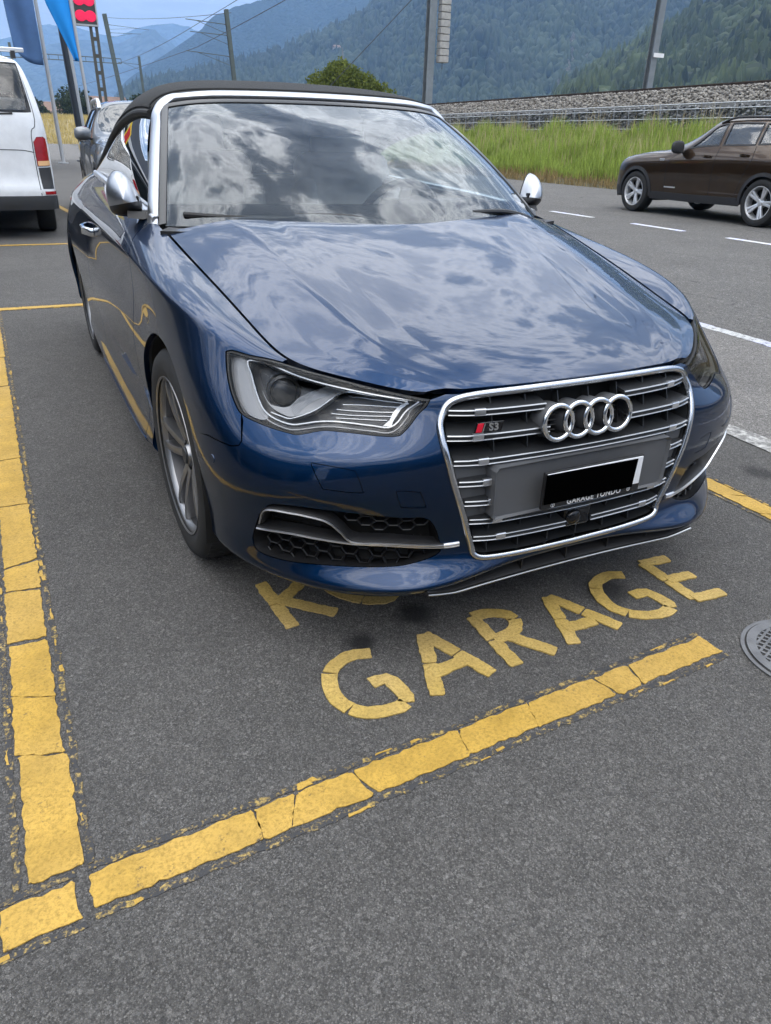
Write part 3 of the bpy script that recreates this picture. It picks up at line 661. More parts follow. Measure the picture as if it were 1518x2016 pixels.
# lettering
def stroke_poly(P, w):
    P = np.array(P, float)
    if len(P) > 2: P = smooth_loop([tuple(p) for p in P], 5, False)
    T = np.gradient(P, axis=0); T /= np.linalg.norm(T, axis=1, keepdims=True); Nn = np.stack([-T[:, 1], T[:, 0]], 1)
    P = P.copy(); P[0] -= T[0]*.008; P[-1] += T[-1]*.008
    return list(P+Nn*w/2)+list((P-Nn*w/2)[::-1])
def letters(name, keys, label, seed):
    h = tag(empty(name), label, 'road marking')
    for i, k in enumerate(keys):
        l = empty('letter', parent=h)
        for j, s_ in enumerate(LETTERS[k]):
            P = np.array(s_, float)
            if len(P) > 2: P = smooth_loop([tuple(p) for p in P], 5, False)
            ln = np.linalg.norm(np.diff(P, axis=0), axis=1).sum(); nc = max(1, int(round(ln/.14)))
            cut = np.linspace(0, len(P)-1, nc+1); cum = np.concatenate([[0], np.cumsum(np.linalg.norm(np.diff(P, axis=0), axis=1))])
            for q in range(nc):
                a, b = ln*q/nc+(.0022 if q else 0), ln*(q+1)/nc-(.0022 if q < nc-1 else 0); m_ = max(3, int((b-a)/.016))
                ss = np.linspace(a, b, m_); Q = np.stack([np.interp(ss, cum, P[:, 0]), np.interp(ss, cum, P[:, 1])], 1)
                T = np.gradient(Q, axis=0); T /= np.linalg.norm(T, axis=1, keepdims=True); Nn = np.stack([-T[:, 1], T[:, 0]], 1); w_ = .0385
                L_ = list(Q+Nn*w_/2)[::-1]+list(Q-Nn*w_/2)
                slab('letter_stroke', rough_poly(rounded(L_, .006, 2) if len(s_) == 2 else L_, .0016, .012, seed+i*31+j*7+q), .0030+.0005*j+.00012*(i % 3), 'paint_yellow_pale', l, z=.001)
letters('painted_word', ['G', 'A', 'R', 'A2', 'G2', 'E'], 'pale yellow painted word GARAGE on the asphalt in front of the car', 100)
letters('painted_word', ['K', 'U'], 'pale yellow letters half hidden beneath the front bumper', 400)
# white road markings
for k, (t0, t1) in enumerate([(3.6, 5.1), (6.0, 7.25), (8.15, 9.35), (10.45, 11.75), (12.9, 14.1), (15.3, 16.5), (17.7, 18.9), (20.1, 21.3)]):
    slab('lane_dash', rough_poly([rd(8.14, t0)[:2], rd(8.26, t0)[:2], rd(8.26, t1)[:2], rd(8.14, t1)[:2]], .004, .03, k), .003, 'paint_white', None, z=-.003)
DN = ['white lane dash nearest the camera at the right edge', 'white lane dash second from the right edge of the road', 'white lane dash just in front of the brown car', 'white lane dash beside the convertible mirror']
dl = [o for o in COL.objects if o.name.startswith('lane_dash')]
DLAB = ['white lane dash out at the right edge of the photo', 'rightmost white lane dash, below the rear wheel of the brown car', 'middle white lane dash, below the front wheel of the brown car', 'white lane dash right of the convertible mirror, farthest of the three', 'white lane dash hidden behind the windscreen, first beyond the mirror', 'white lane dash hidden behind the windscreen, second beyond the mirror', 'white lane dash hidden behind the windscreen, third beyond the mirror', 'white lane dash hidden behind the windscreen, fourth beyond the mirror']
for k, o in enumerate(dl):
    tag(o, DLAB[k], 'road marking', 'dashes of the lane line')
for o in dl[4:]: bpy.data.objects.remove(o)
edge = slab('edge_line', rough_poly([rd(3.20, -4)[:2], rd(3.31, -4)[:2], rd(3.31, 40)[:2], rd(3.20, 40)[:2]], .006, .05, 77), .003, 'paint_white_worn', None, z=.0005)
tag(edge, 'worn white edge line along the near side of the road', 'road marking')
# manhole cover
MH = tag(empty('manhole_cover', (.505, -.338, 0)), 'round grey cast iron manhole cover with a chequer grid at the right edge', 'manhole cover')
mat('cast_iron', (.15, .15, .153), .55, .5, var=.25, vscale=20, bump=.3, bscale=200); mat('cast_recess', (.045, .042, .040), .8, .2, var=.3, vscale=30)
MB().lathe([(.160, .001), (.160, .0045), (.150, .005), (.149, .003)], 72).build('rim', 'cast_iron', MH, 30)
MB().lathe([(.0, .004), (.149, .004), (.149, .001)], 72).build('plate', 'cast_recess', MH, 30)
MB().lathe([(.146, .004), (.146, .009), (.122, .009), (.121, .004)], 72).build('ring', 'cast_iron', MH, 30)
Mg = Matrix.Rotation(R(20), 4, 'Z')
for k in range(-6, 7):
    o = k*.0185; hw = math.sqrt(max(0, .1215**2-o*o))
    if hw < .02: continue
    MB().box((o, 0, .0060), (.0065, 2*hw, .0050), Mg).build('grid_bar', 'cast_iron', MH, 0)
    MB().box((0, o, .0058), (2*hw, .0065, .0048), Mg).build('grid_bar', 'cast_iron', MH, 0)
# ---------------------------------------------------------------- the blue convertible
t = NT('car_paint_blue'); co = t.co()
fl = t.voro(co, 900, 'Color'); fr = t.math('MULTIPLY', t.ramp(fl, (.0, 0.), (1., 1.)), .5)
t.col(t.mix(fr, (.0012, .018, .060), (.0022, .028, .088)))
t.set(Metallic=1., Roughness=.42, **{'Coat Weight': 1., 'Coat Roughness': .012, 'Coat IOR': 1.5})
dn = t.noise(co, 45, 5, .7); t.l(t.ramp(dn, (.45, .0), (.85, .012)), t.b.inputs['Coat Roughness'])
mat('chrome', (.78, .79, .80), .06, 1)
mat('satin_aluminium', (.74, .75, .77), .34, 1, var=.05, vscale=3)
mat('brushed_silver', (.58, .60, .63), .33, 1, var=.05, vscale=2)
mat('black_plastic', (.012, .012, .013), .45, 0, var=.15, vscale=30, bump=.05, bscale=400)
mat('gloss_black', (.006, .006, .007), .06, 0)
mat('grille_dark', (.035, .037, .040), .38, .3)
mat('grille_void', (.004, .004, .004), .8)
mat('plinth_grey', (.085, .088, .094), .42, 0, var=.06, vscale=14)
mat('rubber', (.014, .014, .014), .62, 0, var=.2, vscale=12)
mat('tyre_rubber', (.013, .013, .013), .75, 0, var=.3, vscale=9, bump=.2, bscale=160)
mat('alloy', (.30, .30, .305), .34, .9, var=.08, vscale=6)
mat('alloy_dark', (.10, .10, .105), .4, .7)
mat('brake_steel', (.30, .29, .28), .35, 1, var=.2, vscale=20)
mat('soft_top', (.020, .021, .022), .85, 0, var=.2, vscale=40, bump=.5, bscale=900)
mat('interior_black', (.016, .016, .018), .6, 0, var=.1)
mat('dash_grey', (.17, .17, .172), .6, 0, var=.1, vscale=5); mat('seat_leather', (.52, .51, .49), .5, 0, var=.1, bump=.1, bscale=120)
mat('lamp_reflector', (.40, .405, .41), .20, .95)
mat('lamp_grey', (.27, .27, .275), .36, .5)
mat('mirror_silver', (.46, .475, .50), .30, 1); mat('satin_chrome', (.60, .61, .63), .16, 1); mat('seal_black', (.030, .031, .033), .30, .0); mat('trim_silver', (.38, .39, .40), .33, 1); mat('trim_grey', (.16, .17, .18), .4, .3); mat('mesh_black', (.006, .006, .007), .5); mat('lamp_back', (.13, .13, .133), .4, .3); mat('lamp_mid', (.34, .34, .345), .4, .2); mat('lamp_dark', (.022, .023, .025), .25, .2)
mat('white_print', (.75, .75, .75), .5); mat('badge_red', (.55, .01, .03), .25, .0)
mat('plate_white', (.72, .73, .75), .35, 0, var=.04)
mat('redaction_black', (.0008, .0008, .0008), 1., **{'Specular IOR Level': 0.})
t = NT('car_glass'); gl = t.n('BsdfGlossy', Roughness=.0); gl.inputs['Color'].default_value = (.9, .95, 1, 1)
tr = t.n('BsdfTransparent'); tr.inputs['Color'].default_value = (.90, .94, .93, 1); fn = t.n('Fresnel', IOR=1.52); ms = t.n('MixShader')
t.l(t.math('MULTIPLY', fn.outputs[0], 1.35, True), ms.inputs[0]); t.l(tr.outputs[0], ms.inputs[1]); t.l(gl.outputs[0], ms.inputs[2]); t.l(ms.outputs[0], t.o.inputs[0])
t = NT('side_glass'); gl = t.n('BsdfGlossy', Roughness=.0); tr = t.n('BsdfTransparent'); tr.inputs['Color'].default_value = (.58, .64, .64, 1); fn = t.n('Fresnel', IOR=1.52); ms = t.n('MixShader')
t.l(t.math('MULTIPLY', fn.outputs[0], 1.9, True), ms.inputs[0]); t.l(tr.outputs[0], ms.inputs[1]); t.l(gl.outputs[0], ms.inputs[2]); t.l(ms.outputs[0], t.o.inputs[0])
t = NT('lamp_lens'); gl = t.n('BsdfGlossy', Roughness=.01); tr = t.n('BsdfTransparent'); tr.inputs['Color'].default_value = (.93, .94, .95, 1); fn = t.n('Fresnel', IOR=1.32); ms = t.n('MixShader')
t.l(fn.outputs[0], ms.inputs[0]); t.l(tr.outputs[0], ms.inputs[1]); t.l(gl.outputs[0], ms.inputs[2]); t.l(ms.outputs[0], t.o.inputs[0])

AU = tag(empty('convertible_car'), 'dark blue convertible with black soft top and silver windscreen frame in the yellow bay', 'car')
U = UVD
WC, WR = (.862, .318), .358          # front wheel centre (y,z) and arch radius
WB = 2.595
def arc_uv(yc, a0, a1, n, guess, r=WR, zc=WC[1]):
    a = np.radians(np.linspace(a0, a1, n)); return uv_of_yz(skirt, np.stack([yc-r*np.cos(a), zc+r*np.sin(a)], 1), guess)
GR_HALF = [(0, 12.55), (.8, 12.55), (1.45, 12.5)] + [tuple(p) for p in U['GRILLE']] + [(1.46, 2.98), (1.39, 2.74), (1.22, 2.58), (.7, 2.38), (0, 2.3)]
gh = smooth_loop(GR_HALF, 5, False)
GRILLE_LOOP = np.concatenate([gh, (gh*[-1, 1])[::-1][1:-1]])
HEAD = smooth_loop([(p[0], min(p[1], 12.9)) + (('c',) if i in (7,) else ()) for i, p in enumerate(U['HEAD'])], 4)
FOG = smooth_loop([tuple(p) for p in U['FOG']], 4)
# --- front bumper cover: one piece across the nose
arcF = arc_uv(WC[0], -19, 45, 22, (6.3, .2))
bg_ = U['BGAP']
iarc = int(np.argmin(np.abs(arcF[:, 1]-bg_[0][1]))); arcB = arcF[:iarc+1]
HS = smooth_loop([(p[0], min(p[1], 12.9)) + (('c',) if i in (7,) else ()) for i, p in enumerate(U['HEAD'])], 4); head_low = [tuple(HS[i]) for i in range(80, 27, -1)]
half = [(q, 0.) for q in np.linspace(0, arcB[0, 0]-.05, 24)] + [tuple(p) for p in arcB] + [tuple(p) for p in bg_[1:]] + [(p[0], min(p[1], 12.92)) for p in head_low] + [(1.80, 12.90)]
gin = gh[np.argmax(gh[:, 0])-12:] ; gin = [tuple(p) for p in gh if p[0] > 0]
gi = [p for p in gin if not (p[1] > 12.45 and p[0] < 1.40)]
half_out = half + [(1.42, 12.86)] + gi + [(0, 2.3)]
bump_loop = np.array(half_out[:-1]); mir = (bump_loop*[-1, 1])[::-1]; mir = np.array([p for p in mir if p[0] < -1e-6])
# outer U shape: right half then the grille edge, then left half
right = np.array(half + [(1.42, 12.86)] + gi); left = (right*[-1, 1])[::-1]
loop = np.concatenate([right, [(0, 2.3)], left[:-1]])
tow = smooth_loop([tuple(p) for p in U['TOW']], 3); wash = smooth_loop([tuple(p) for p in U['WASH']], 3)
mirr = lambda Lp: (np.asarray(Lp)*[-1, 1])[::-1]
bumper = panel('bumper', skirt, loop, [FOG, mirr(FOG), tow, mirr(tow), wash, mirr(wash)], step=.016, m='car_paint_blue', parent=AU, flange=.018, gap=.0014, hole_gap=.0009)
for sd in (1, -1):
    f = (lambda Lp: Lp) if sd > 0 else mirr
    panel('tow_eye_cover', skirt, f(tow), step=.012, m='car_paint_blue', parent=bumper, flange=.006, gap=.0009, off=-.0008)
    panel('washer_cover', skirt, f(wash), step=.010, m='car_paint_blue', parent=bumper, flange=.006, gap=.0009, off=-.0008)
    pc = skirt([U['SENSOR'][0]])[0]*[sd, 1, 1]; nc = skirt.normal([U['SENSOR'][0]])[0]*[sd, 1, 1]
    Ms = Matrix.Translation(Vector(pc)) @ Vector(nc).to_track_quat('Z', 'Y').to_matrix().to_4x4()
    MB().lathe([(.0, .0015), (.010, .0015), (.0115, .0), (.0125, -.003)], 20, Ms).build('parking_sensor', 'car_paint_blue', bumper)
    # two sensors in the bumper face
    pc = skirt([(2.25*1, 7.0)])[0]*[sd, 1, 1]; nc = skirt.normal([(2.25, 7.0)])[0]*[sd, 1, 1]

for sd in (1, -1):
    for q_ in (tow, wash): panel('cover_recess', skirt, q_ if sd > 0 else mirr(q_), step=.02, m='grille_void', parent=bumper, flange=0, gap=-.004, off=-.009)
# --- fenders
def fender(sd):
    a = arc_uv(WC[0], 45, 205, 46, (6.9, 7))
    a = arc_uv(WC[0], math.degrees(math.asin((skirt([bg_[0]])[0][2]-WC[1])/WR)), 205, 52, bg_[0])
    a = [tuple(p) for p in a if p[1] > .05]
    dg = [(10.12, 0.), (10.1, 4.), (10.05, 8.), (9.98, 9.8), (10.02, 10.6), (10.15, 11.2), (10.4, 12.9)]
    dgs = smooth_loop(dg, 5, False)
    hd = [tuple(HS[i]) for i in list(range(80, 96))+list(range(0, 13))]
    top = [(q, 13.) for q in np.linspace(4.75, 10.4, 40)]
    lp = [tuple(p) for p in a] + [(a[-1][0]+.02, 0.)] + [tuple(p) for p in dgs] + top[::-1] + [(p[0], min(p[1], 12.95)) for p in hd[::-1]] + [tuple(p) for p in bg_[::-1][1:-1]]
    return panel('fender', skirt, np.array(lp), step=.018, m='car_paint_blue', parent=AU, side=sd, flange=.016, gap=.0018)
fend = {sd: fender(sd) for sd in (-1, 1)}
# --- doors, quarter panels
def door(sd):
    dg = smooth_loop([(10.12, 1.6), (10.1, 4.), (10.05, 8.), (9.98, 9.8), (10.02, 10.6), (10.15, 11.2), (10.4, 12.9)], 5, False)
    rg = smooth_loop([(12.95, 13.), (12.95, 11), (12.88, 9), (12.80, 5), (12.6, 1.6)], 5, False)
    lp = [tuple(p) for p in dg[::-1]] + [(q, 1.6) for q in np.linspace(10.2, 12.5, 14)] + [tuple(p) for p in rg[::-1]] + [(q, 13.) for q in np.linspace(12.9, 10.45, 16)]
    d = panel('door', skirt, np.array(lp), step=.030, m='car_paint_blue', parent=AU, side=sd, flange=.016, gap=.0026)
    # handle: a bright bar on two feet
    hu = np.array([(12.62, 9.62), (12.5, 9.62), (12.38, 9.61), (12.26, 9.6)])
    P = skirt(hu)*[sd, 1, 1]; Nn = skirt.normal(hu)*[sd, 1, 1]; o = np.array([.004, .030, .030, .006])[:, None]
    k = smooth_loop([(0, 0), (1, 1), (2, 2), (3, 3)], 1, False)
    pts = np.concatenate([[P[0]+Nn[0]*.002], P+Nn*o, [P[3]+Nn[3]*.002]])
    MB().sweep(pts, [(.012, -.013), (.004, -.017), (-.005, -.015), (-.008, 0), (-.005, .015), (.004, .017), (.012, .013)] if sd < 0 else [(-.012, -.013), (-.004, -.017), (.005, -.015), (.008, 0), (.005, .015), (-.004, .017), (-.012, .013)][::-1], up=(0, 0, 1)).build('handle', 'chrome', d, 60)
    return d
for sd in (-1, 1): door(sd)
def quarter(sd):
    arc = [tuple(p) for p in arc_uv(WC[0]+WB, 205, -22, 60, (15.9, 3.), r=.362)]
    rg = smooth_loop([(12.95, 13.), (12.95, 11), (12.88, 9), (12.80, 5), (12.6, 1.6), (12.6, 0.)], 5, False)
    arc = [p for p in arc if p[1] > .05]
    lp = [tuple(p) for p in rg] + [(q, 0.) for q in np.linspace(12.8, arc[-1][0]-.02, 6)] + arc[::-1] + [(q, 0.) for q in np.linspace(arc[0][0]+.05, 20, 16)] + [(20, q) for q in np.linspace(1, 13, 14)] + [(q, 13.) for q in np.linspace(19.8, 13.1, 40)]
    return panel('quarter_panel', skirt, np.array(lp), step=.04, m='car_paint_blue', parent=AU, side=sd, flange=.016, gap=.0026)
for sd in (-1, 1): quarter(sd)
def sill(sd):
    rg = [(12.6, 1.6), (12.55, 0)]
    lp = [(q, 0.) for q in np.linspace(10.12, 12.55, 16)] + [(q, 1.6) for q in np.linspace(12.6, 10.12, 16)]
    s = panel('sill', skirt, np.array(lp), step=.03, m='car_paint_blue', parent=AU, side=sd, flange=.03, gap=.0015, off=.004)
for sd in (-1, 1): sill(sd)
# --- bonnet
bl = [(q, 0.03) for q in np.linspace(-3.97, 3.97, 80)] + [(3.992, q) for q in np.linspace(.2, 8.8, 60)] + [(q, 8.96) for q in np.linspace(3.95, -3.95, 50)] + [(-3.992, q) for q in np.linspace(8.8, .2, 60)]
bon = panel('bonnet', bonnet, np.array(bl), step=.018, m='car_paint_blue', parent=AU, flange=.02, gap=0)
# --- dark inner shell seen through the gaps, wheel housings
shell = [(q, 0.) for q in np.linspace(0, 6.2, 10)] + [tuple(p) for p in arc_uv(WC[0], -19, 200, 40, (6.3, .2), r=WR+.004)] + [(q, 0.) for q in np.linspace(10.2, 12.4, 8)]
lp = np.array([(4.9, 8.2), (5.3, 8.9), (5.45, 10.3), (5.0, 12.0), (4.9, 12.9)] + [(q, 12.98) for q in np.linspace(5.2, 16, 40)] + [(12.8, 6.), (12.6, .1), (10.3, .1)] + [tuple(p) for p in arc_uv(WC[0], 195, 48, 40, (9.9, .6), r=WR+.012)])
for sd in (-1, 1): panel('inner_shell', skirt, lp, step=.05, m='grille_void', parent=AU, side=sd, flange=0, gap=0, off=-.014, nrm=False)
for sd in (-1, 1):
    for k, yc in enumerate((WC[0], WC[0]+WB)):
        Mw = Matrix.Translation((sd*.50, yc, WC[1])) @ Matrix.Rotation(sd*math.pi/2, 4, 'Y')
        c_ = math.pi if sd > 0 else 0.
        MB().lathe([(.02, -.02), (.352, -.02), (.352, .338)], 48, Mw, c_-R(112), c_+R(112)).build('wheel_housing', 'grille_void', AU)
# engine bay floor so that no light leaks through
MB().box((0, .75, .30), (1.0, 1.0, .02)).box((0, 2.4, .20), (1.55, 2.6, .03)).build('underbody', 'grille_void', AU, 0)

# --- headlights
def lift(uvs, off, sd=1):
    uvs = np.array(uvs, float).reshape(-1, 2)
    if off < -.012: uvs[:, 1] = np.minimum(uvs[:, 1], 12.0)
    return (skirt(uvs)+skirt.normal(uvs)*off)*[sd, 1, 1]
def ribbon(uvs, off, w, h, sd, name, m, parent, closed=False, n=6, smooth=True):
    L_ = smooth_loop([tuple(p) for p in uvs], n, closed) if smooth else np.asarray(uvs, float)
    L_ = np.array(L_)
    if off < -.012: L_[:, 1] = np.minimum(L_[:, 1], 12.0)
    P = lift(L_, off, sd); Nn = skirt.normal(L_)*[sd, 1, 1]
    S, Uu, T = frame_mats(P, closed, Nn)
    V = []; F = []; prof = [(-w/2, -h*.4), (-w/2, h*.3), (-w*.3, h*.6), (w*.3, h*.6), (w/2, h*.3), (w/2, -h*.4)]; k = len(prof); m_ = len(P)
    mb = MB()
    for i in range(m_):
        for a, b in prof: V.append(P[i]+a*S[i]+b*Uu[i])
    for i in range(m_ if closed else m_-1):
        j = (i+1) % m_
        for q in range(k): F.append((i*k+q, i*k+(q+1) % k, j*k+(q+1) % k, j*k+q))
    if not closed: F += [tuple(range(k))[::-1], tuple((m_-1)*k+q for q in range(k))]
    mb.add(V, F); return mb.build(name, m, parent, 50)
def headlight(sd):
    h = empty('headlight', parent=AU)
    Lp = smooth_loop([tuple(p) for p in U['HEAD']], 4); Lp[:, 1] = np.minimum(Lp[:, 1], 12.93)
    Lp = HS
    panel('lens', skirt, Lp, step=.014, m='lamp_lens', parent=h, side=sd, flange=0, gap=.0045, off=-.001)
    # black seal ring and housing bowl
    rim = offset_loop(skirt, dense_loop(skirt, Lp, .012), .003)
    ribbon(rim, -.008, .007, .010, sd, 'seal', 'rubber', h, True, smooth=False)
    a = lift(offset_loop(skirt, dense_loop(skirt, Lp, .012), .006), -.006, sd); b = lift(offset_loop(skirt, dense_loop(skirt, Lp, .012), .012), -.07, sd)
    n = len(a); MB().add(list(a)+list(b), [(i, (i+1) % n, n+(i+1) % n, n+i) for i in range(n)]).build('housing', 'lamp_mid', h)
    panel('back_plate', skirt, Lp, step=.03, m='lamp_back', parent=h, side=sd, flange=0, gap=.010, off=-.068)
    panel('lamp_cavity', skirt, smooth_loop([tuple(p) for p in U['H_CAV']], 3), step=.02, m='lamp_dark', parent=h, side=sd, flange=.01, gap=0, off=-.058)
    panel('side_reflector', skirt, smooth_loop([tuple(p) for p in U['H_OUT']], 4), step=.012, m='lamp_grey', parent=h, side=sd, flange=.015, gap=0, off=-.022)
    ribbon(U['H_FRAME'], -.020, .0050, .010, sd, 'light_guide', 'lamp_reflector', h, True, 5)
    fi = offset_loop(skirt, smooth_loop([tuple(p) for p in U['H_FRAME']], 5), -.010)
    ribbon(fi, -.026, .004, .008, sd, 'bezel', 'lamp_grey', h, True, smooth=False)
    panel('reflector_blade', skirt, smooth_loop([tuple(p) for p in U['H_BLADE']], 4), step=.010, m='lamp_grey', parent=h, side=sd, flange=.02, gap=0, off=-.028)
    bl_ = np.array(U['H_BLADE']); lo = np.array([U['H_BLADE'][i] for i in (9, 8, 7)]); up_ = np.array([U['H_BLADE'][i] for i in (3, 4, 5)])
    for k in range(9):
        q = lo[[0, 2]]*(1-k/9.)+up_[[0, 2]]*(k/9.)
        ribbon([q[0], q.mean(0), q[1]], -.0275, .0014, .0016, sd, 'blade_rib', 'lamp_reflector', h, False, 2)
    ribbon(U['H_LINE2'], -.024, .0042, .008, sd, 'light_guide', 'lamp_reflector', h, False, 5)
    for k in range(1, 6): ribbon(U['H_DRL%d' % k], -.030, .0030, .007, sd, 'running_light_bar', 'lamp_reflector', h, False, 3)
    panel('end_reflector', skirt, np.array(U['H_END']), step=.012, m='lamp_reflector', parent=h, side=sd, flange=.02, gap=0, off=-.026)
    p = lift(U['H_PROJ'], -.045, sd)[0]; Mp = Matrix.Translation(p) @ Vector((sd*.25, -1, .12)).to_track_quat('Z', 'Y').to_matrix().to_4x4()
    MB().lathe([(.040, -.02), (.040, .006), (.034, .010), (.033, .004)], 28, Mp).build('projector_ring', 'grille_dark', h)
    MB().lathe([(.033, .004), (.030, .013), (.022, .019), (.011, .022), (0, .023)], 28, Mp).build('projector_lens', 'lamp_dark', h, 80)
    p2 = lift([(3.3, 11.6)], -.05, sd)[0]; M2 = Matrix.Translation(p2) @ Vector((sd*.25, -1, .12)).to_track_quat('Z', 'Y').to_matrix().to_4x4()
    MB().lathe([(.026, -.02), (.026, .004), (.020, -.004), (.006, -.014), (0, -.015)], 24, M2).build('high_beam_cup', 'lamp_reflector', h, 60)
    return h
for sd in (-1, 1): headlight(sd)

# --- fog openings
def fog(sd):
    h = empty('air_intake', parent=AU)
    fl_ = dense_loop(skirt, FOG, .012); a = lift(offset_loop(skirt, fl_, .001), -.002, sd); b = lift(offset_loop(skirt, fl_, .012), -.055, sd); n = len(a)
    MB().add(list(a)+list(b), [(i, (i+1) % n, n+(i+1) % n, n+i) for i in range(n)]).build('duct', 'black_plastic', h)
    panel('duct_back', skirt, FOG, step=.03, m='grille_void', parent=h, side=sd, flange=0, gap=.008, off=-.054)
    panel('cavity_lining', skirt, smooth_loop([tuple(p) for p in U['F_CAVITY']], 4), step=.014, m='gloss_black', parent=h, side=sd, flange=.01, gap=0, off=-.030)
    mid = [tuple(p) for p in U['F_BLADE_U'][1:8]] + [tuple(p) for p in U['F_BLADE_L'][4::-1]]
    # dark body of the forked blade (round the cavity)
    ribbon(U['F_BLADE_U'][:9], -.016, .014, .03, sd, 'blade_body', 'black_plastic', h, False, 5)
    ribbon(U['F_BLADE_L'][:6], -.016, .014, .03, sd, 'blade_body', 'black_plastic', h, False, 5)
    ribbon(U['F_BLADE_U'], .0015, .0032, .008, sd, 'blade_trim', 'satin_aluminium', h, False, 6)
    ribbon(U['F_BLADE_L'], .0015, .0032, .008, sd, 'blade_trim', 'satin_aluminium', h, False, 6)
    e = np.array([U['F_BLADE_U'][-1], U['F_BLADE_L'][-1]]).mean(0); s_ = np.array([U['F_BLADE_U'][-2], U['F_BLADE_L'][-2]]).mean(0)
    ribbon([s_, (s_+e)/2, e], .001, .013, .008, sd, 'blade_tip', 'satin_aluminium', h, False, 2)
    # honeycomb
    mb = MB(); s0 = .0175
    for key in ('F_HEXL', 'F_HEXR'):
        poly = np.array(U[key]); P3 = skirt(poly); lo, hi = P3.min(0), P3.max(0)
        g = np.stack(np.meshgrid(np.linspace(1.8, 4.8, 121), np.linspace(2.5, 5.3, 57), indexing='ij'), -1).reshape(-1, 2); gp = skirt(g)
        sx = np.concatenate([[0], np.cumsum(np.linalg.norm(np.diff(skirt(np.array([(q, 3.8) for q in np.linspace(1.8, 4.8, 121)])), axis=0), axis=1))])
        us = np.linspace(1.8, 4.8, 121)
        nrow = int((hi[2]-lo[2])/(s0*.866))+2; ncol = int(sx[-1]/(1.5*s0*1.35))+2
        for c in range(ncol):
            for r in range(nrow):
                cs, cz = c*1.5*s0*1.28, lo[2]+(r+(c % 2)*.5)*s0*1.5
                pts = []
                for k in range(6):
                    a = k*math.pi/3; ss, z_ = cs+math.cos(a)*s0*1.28, cz+math.sin(a)*s0*.866
                    if ss < 0 or ss > sx[-1]: pts = []; break
                    u_ = np.interp(ss, sx, us); vv = np.linspace(2.4, 5.4, 16); zz_ = skirt(np.stack([np.full(16, u_), vv], 1))[:, 2]
                    pts.append((u_, np.interp(z_, zz_, vv)))
                if not pts: continue
                pts = np.array(pts)
                if not in_poly([pts.mean(0)], poly)[0]: continue
                cc = pts.mean(0); o_ = lift(cc+(pts-cc)*.97, -.020, sd); i_ = lift(cc+(pts-cc)*.84, -.022, sd); bk = lift(cc+(pts-cc)*.80, -.048, sd)
                mb.add(list(o_)+list(i_)+list(bk), [(k, (k+1) % 6, 6+(k+1) % 6, 6+k) for k in range(6)]+[(6+k, 6+(k+1) % 6, 12+(k+1) % 6, 12+k) for k in range(6)])
    mb.build('honeycomb', 'mesh_black', h, 20)['kind'] = 'stuff'
for sd in (-1, 1): fog(sd)

# --- main grille
G = empty('grille', parent=AU)
def gy(x, z):
    """depth of the nose at (x,z)"""
    vv = np.linspace(1.5, 13, 47); u_ = abs(x)/.2
    p = skirt(np.stack([np.full(47, u_), vv], 1)); return float(np.interp(z, p[:, 2], p[:, 1]))
def half_w(z):
    L_ = gh[np.argsort(gh[:, 1])]; p = skirt(L_); k = [i for i in range(len(L_)) if L_[i, 0] > .9]
    zz_ = p[k, 2]; o = np.argsort(zz_); return float(np.interp(z, zz_[o], p[k, 0][o]))
P = skirt(dense_loop(skirt, GRILLE_LOOP, .012)); Nn = skirt.normal(dense_loop(skirt, GRILLE_LOOP, .012)); Nn[:, 1] -= .6; Nn /= np.linalg.norm(Nn, axis=1, keepdims=True)
MB().sweep(P+Nn*.002, [(-.0085, -.012), (-.008, .003), (-.005, .006), (0, .007), (.005, .006), (.008, .002), (.009, -.030)], up=Nn, closed=True).build('frame', 'satin_chrome', G, 60)
L2 = offset_loop(skirt, dense_loop(skirt, GRILLE_LOOP, .012), .010); P2 = skirt(L2)+skirt.normal(L2)*-.004
P3 = skirt(offset_loop(skirt, dense_loop(skirt, GRILLE_LOOP, .012), .020))+np.array([0, .075, 0]); n = len(P2)
MB().add(list(P2)+list(P3), [(i, (i+1) % n, n+(i+1) % n, n+i) for i in range(n)]).build('surround', 'grille_dark', G)
panel('backing', skirt, GRILLE_LOOP, step=.05, m='grille_void', parent=G, flange=0, gap=.012, off=-.075)
SLZ = [.634, .582, .527, .476, .425, .374, .324]
for i, z in enumerate(SLZ):
    spans = {0: [(-1, -.118), (.118, 1)], 1: [(-1, -.112), (.112, 1)], 3: [(-1, -.245), (.245, 1)], 4: [(-1, -.245), (.245, 1)], 6: [(-1, -.035), (.045, 1)]}.get(i, [(-1, 1)])
    hw = half_w(z)-.012
    for a, b in spans:
        a, b = max(a, -hw), min(b, hw); xs = np.linspace(a, b, 24)
        Pc = np.array([(x, gy(x, z)-.004+.010*max(0, (abs(x)-hw+.06)/.06)**1.5, z) for x in xs])
        MB().sweep(Pc, [(-.0, -.0075), (.004, -.0075), (.004, .0070), (-.0, .0080), (-.055, .017), (-.055, .010), (-.004, .001)], up=(0, 0, 1)).build('slat', 'grille_dark', G, 25)
        dip = [(-.002 if abs(x) > hw-.062 else 0) for x in xs]
        for dz in (.0058, -.0062):
            MB().sweep(Pc+np.array([(0, -.0050, dz*(.9 if abs(x) > hw-.062 else 1)) for x in xs]), [(-.002, -.0012), (.0030, -.0012), (.0028, -.0007), (.0010, .0012), (-.002, .0012)], up=(0, 0, 1)).build('slat_trim', 'trim_silver', G, 50)
        for s_ in (-1, 1):
            xc = s_*(hw-.068)
            if a-.001 <= xc <= b+.001:
                MB().sweep([(x, gy(x, z)-.0075, z) for x in (xc-.013, xc, xc+.013)], [(-.004, -.0085), (.003, -.0085), (.0045, -.006), (.0045, .006), (.003, .0085), (-.004, .0085)], up=(0, 0, 1)).build('slat_clamp', 'satin_aluminium', G, 25)
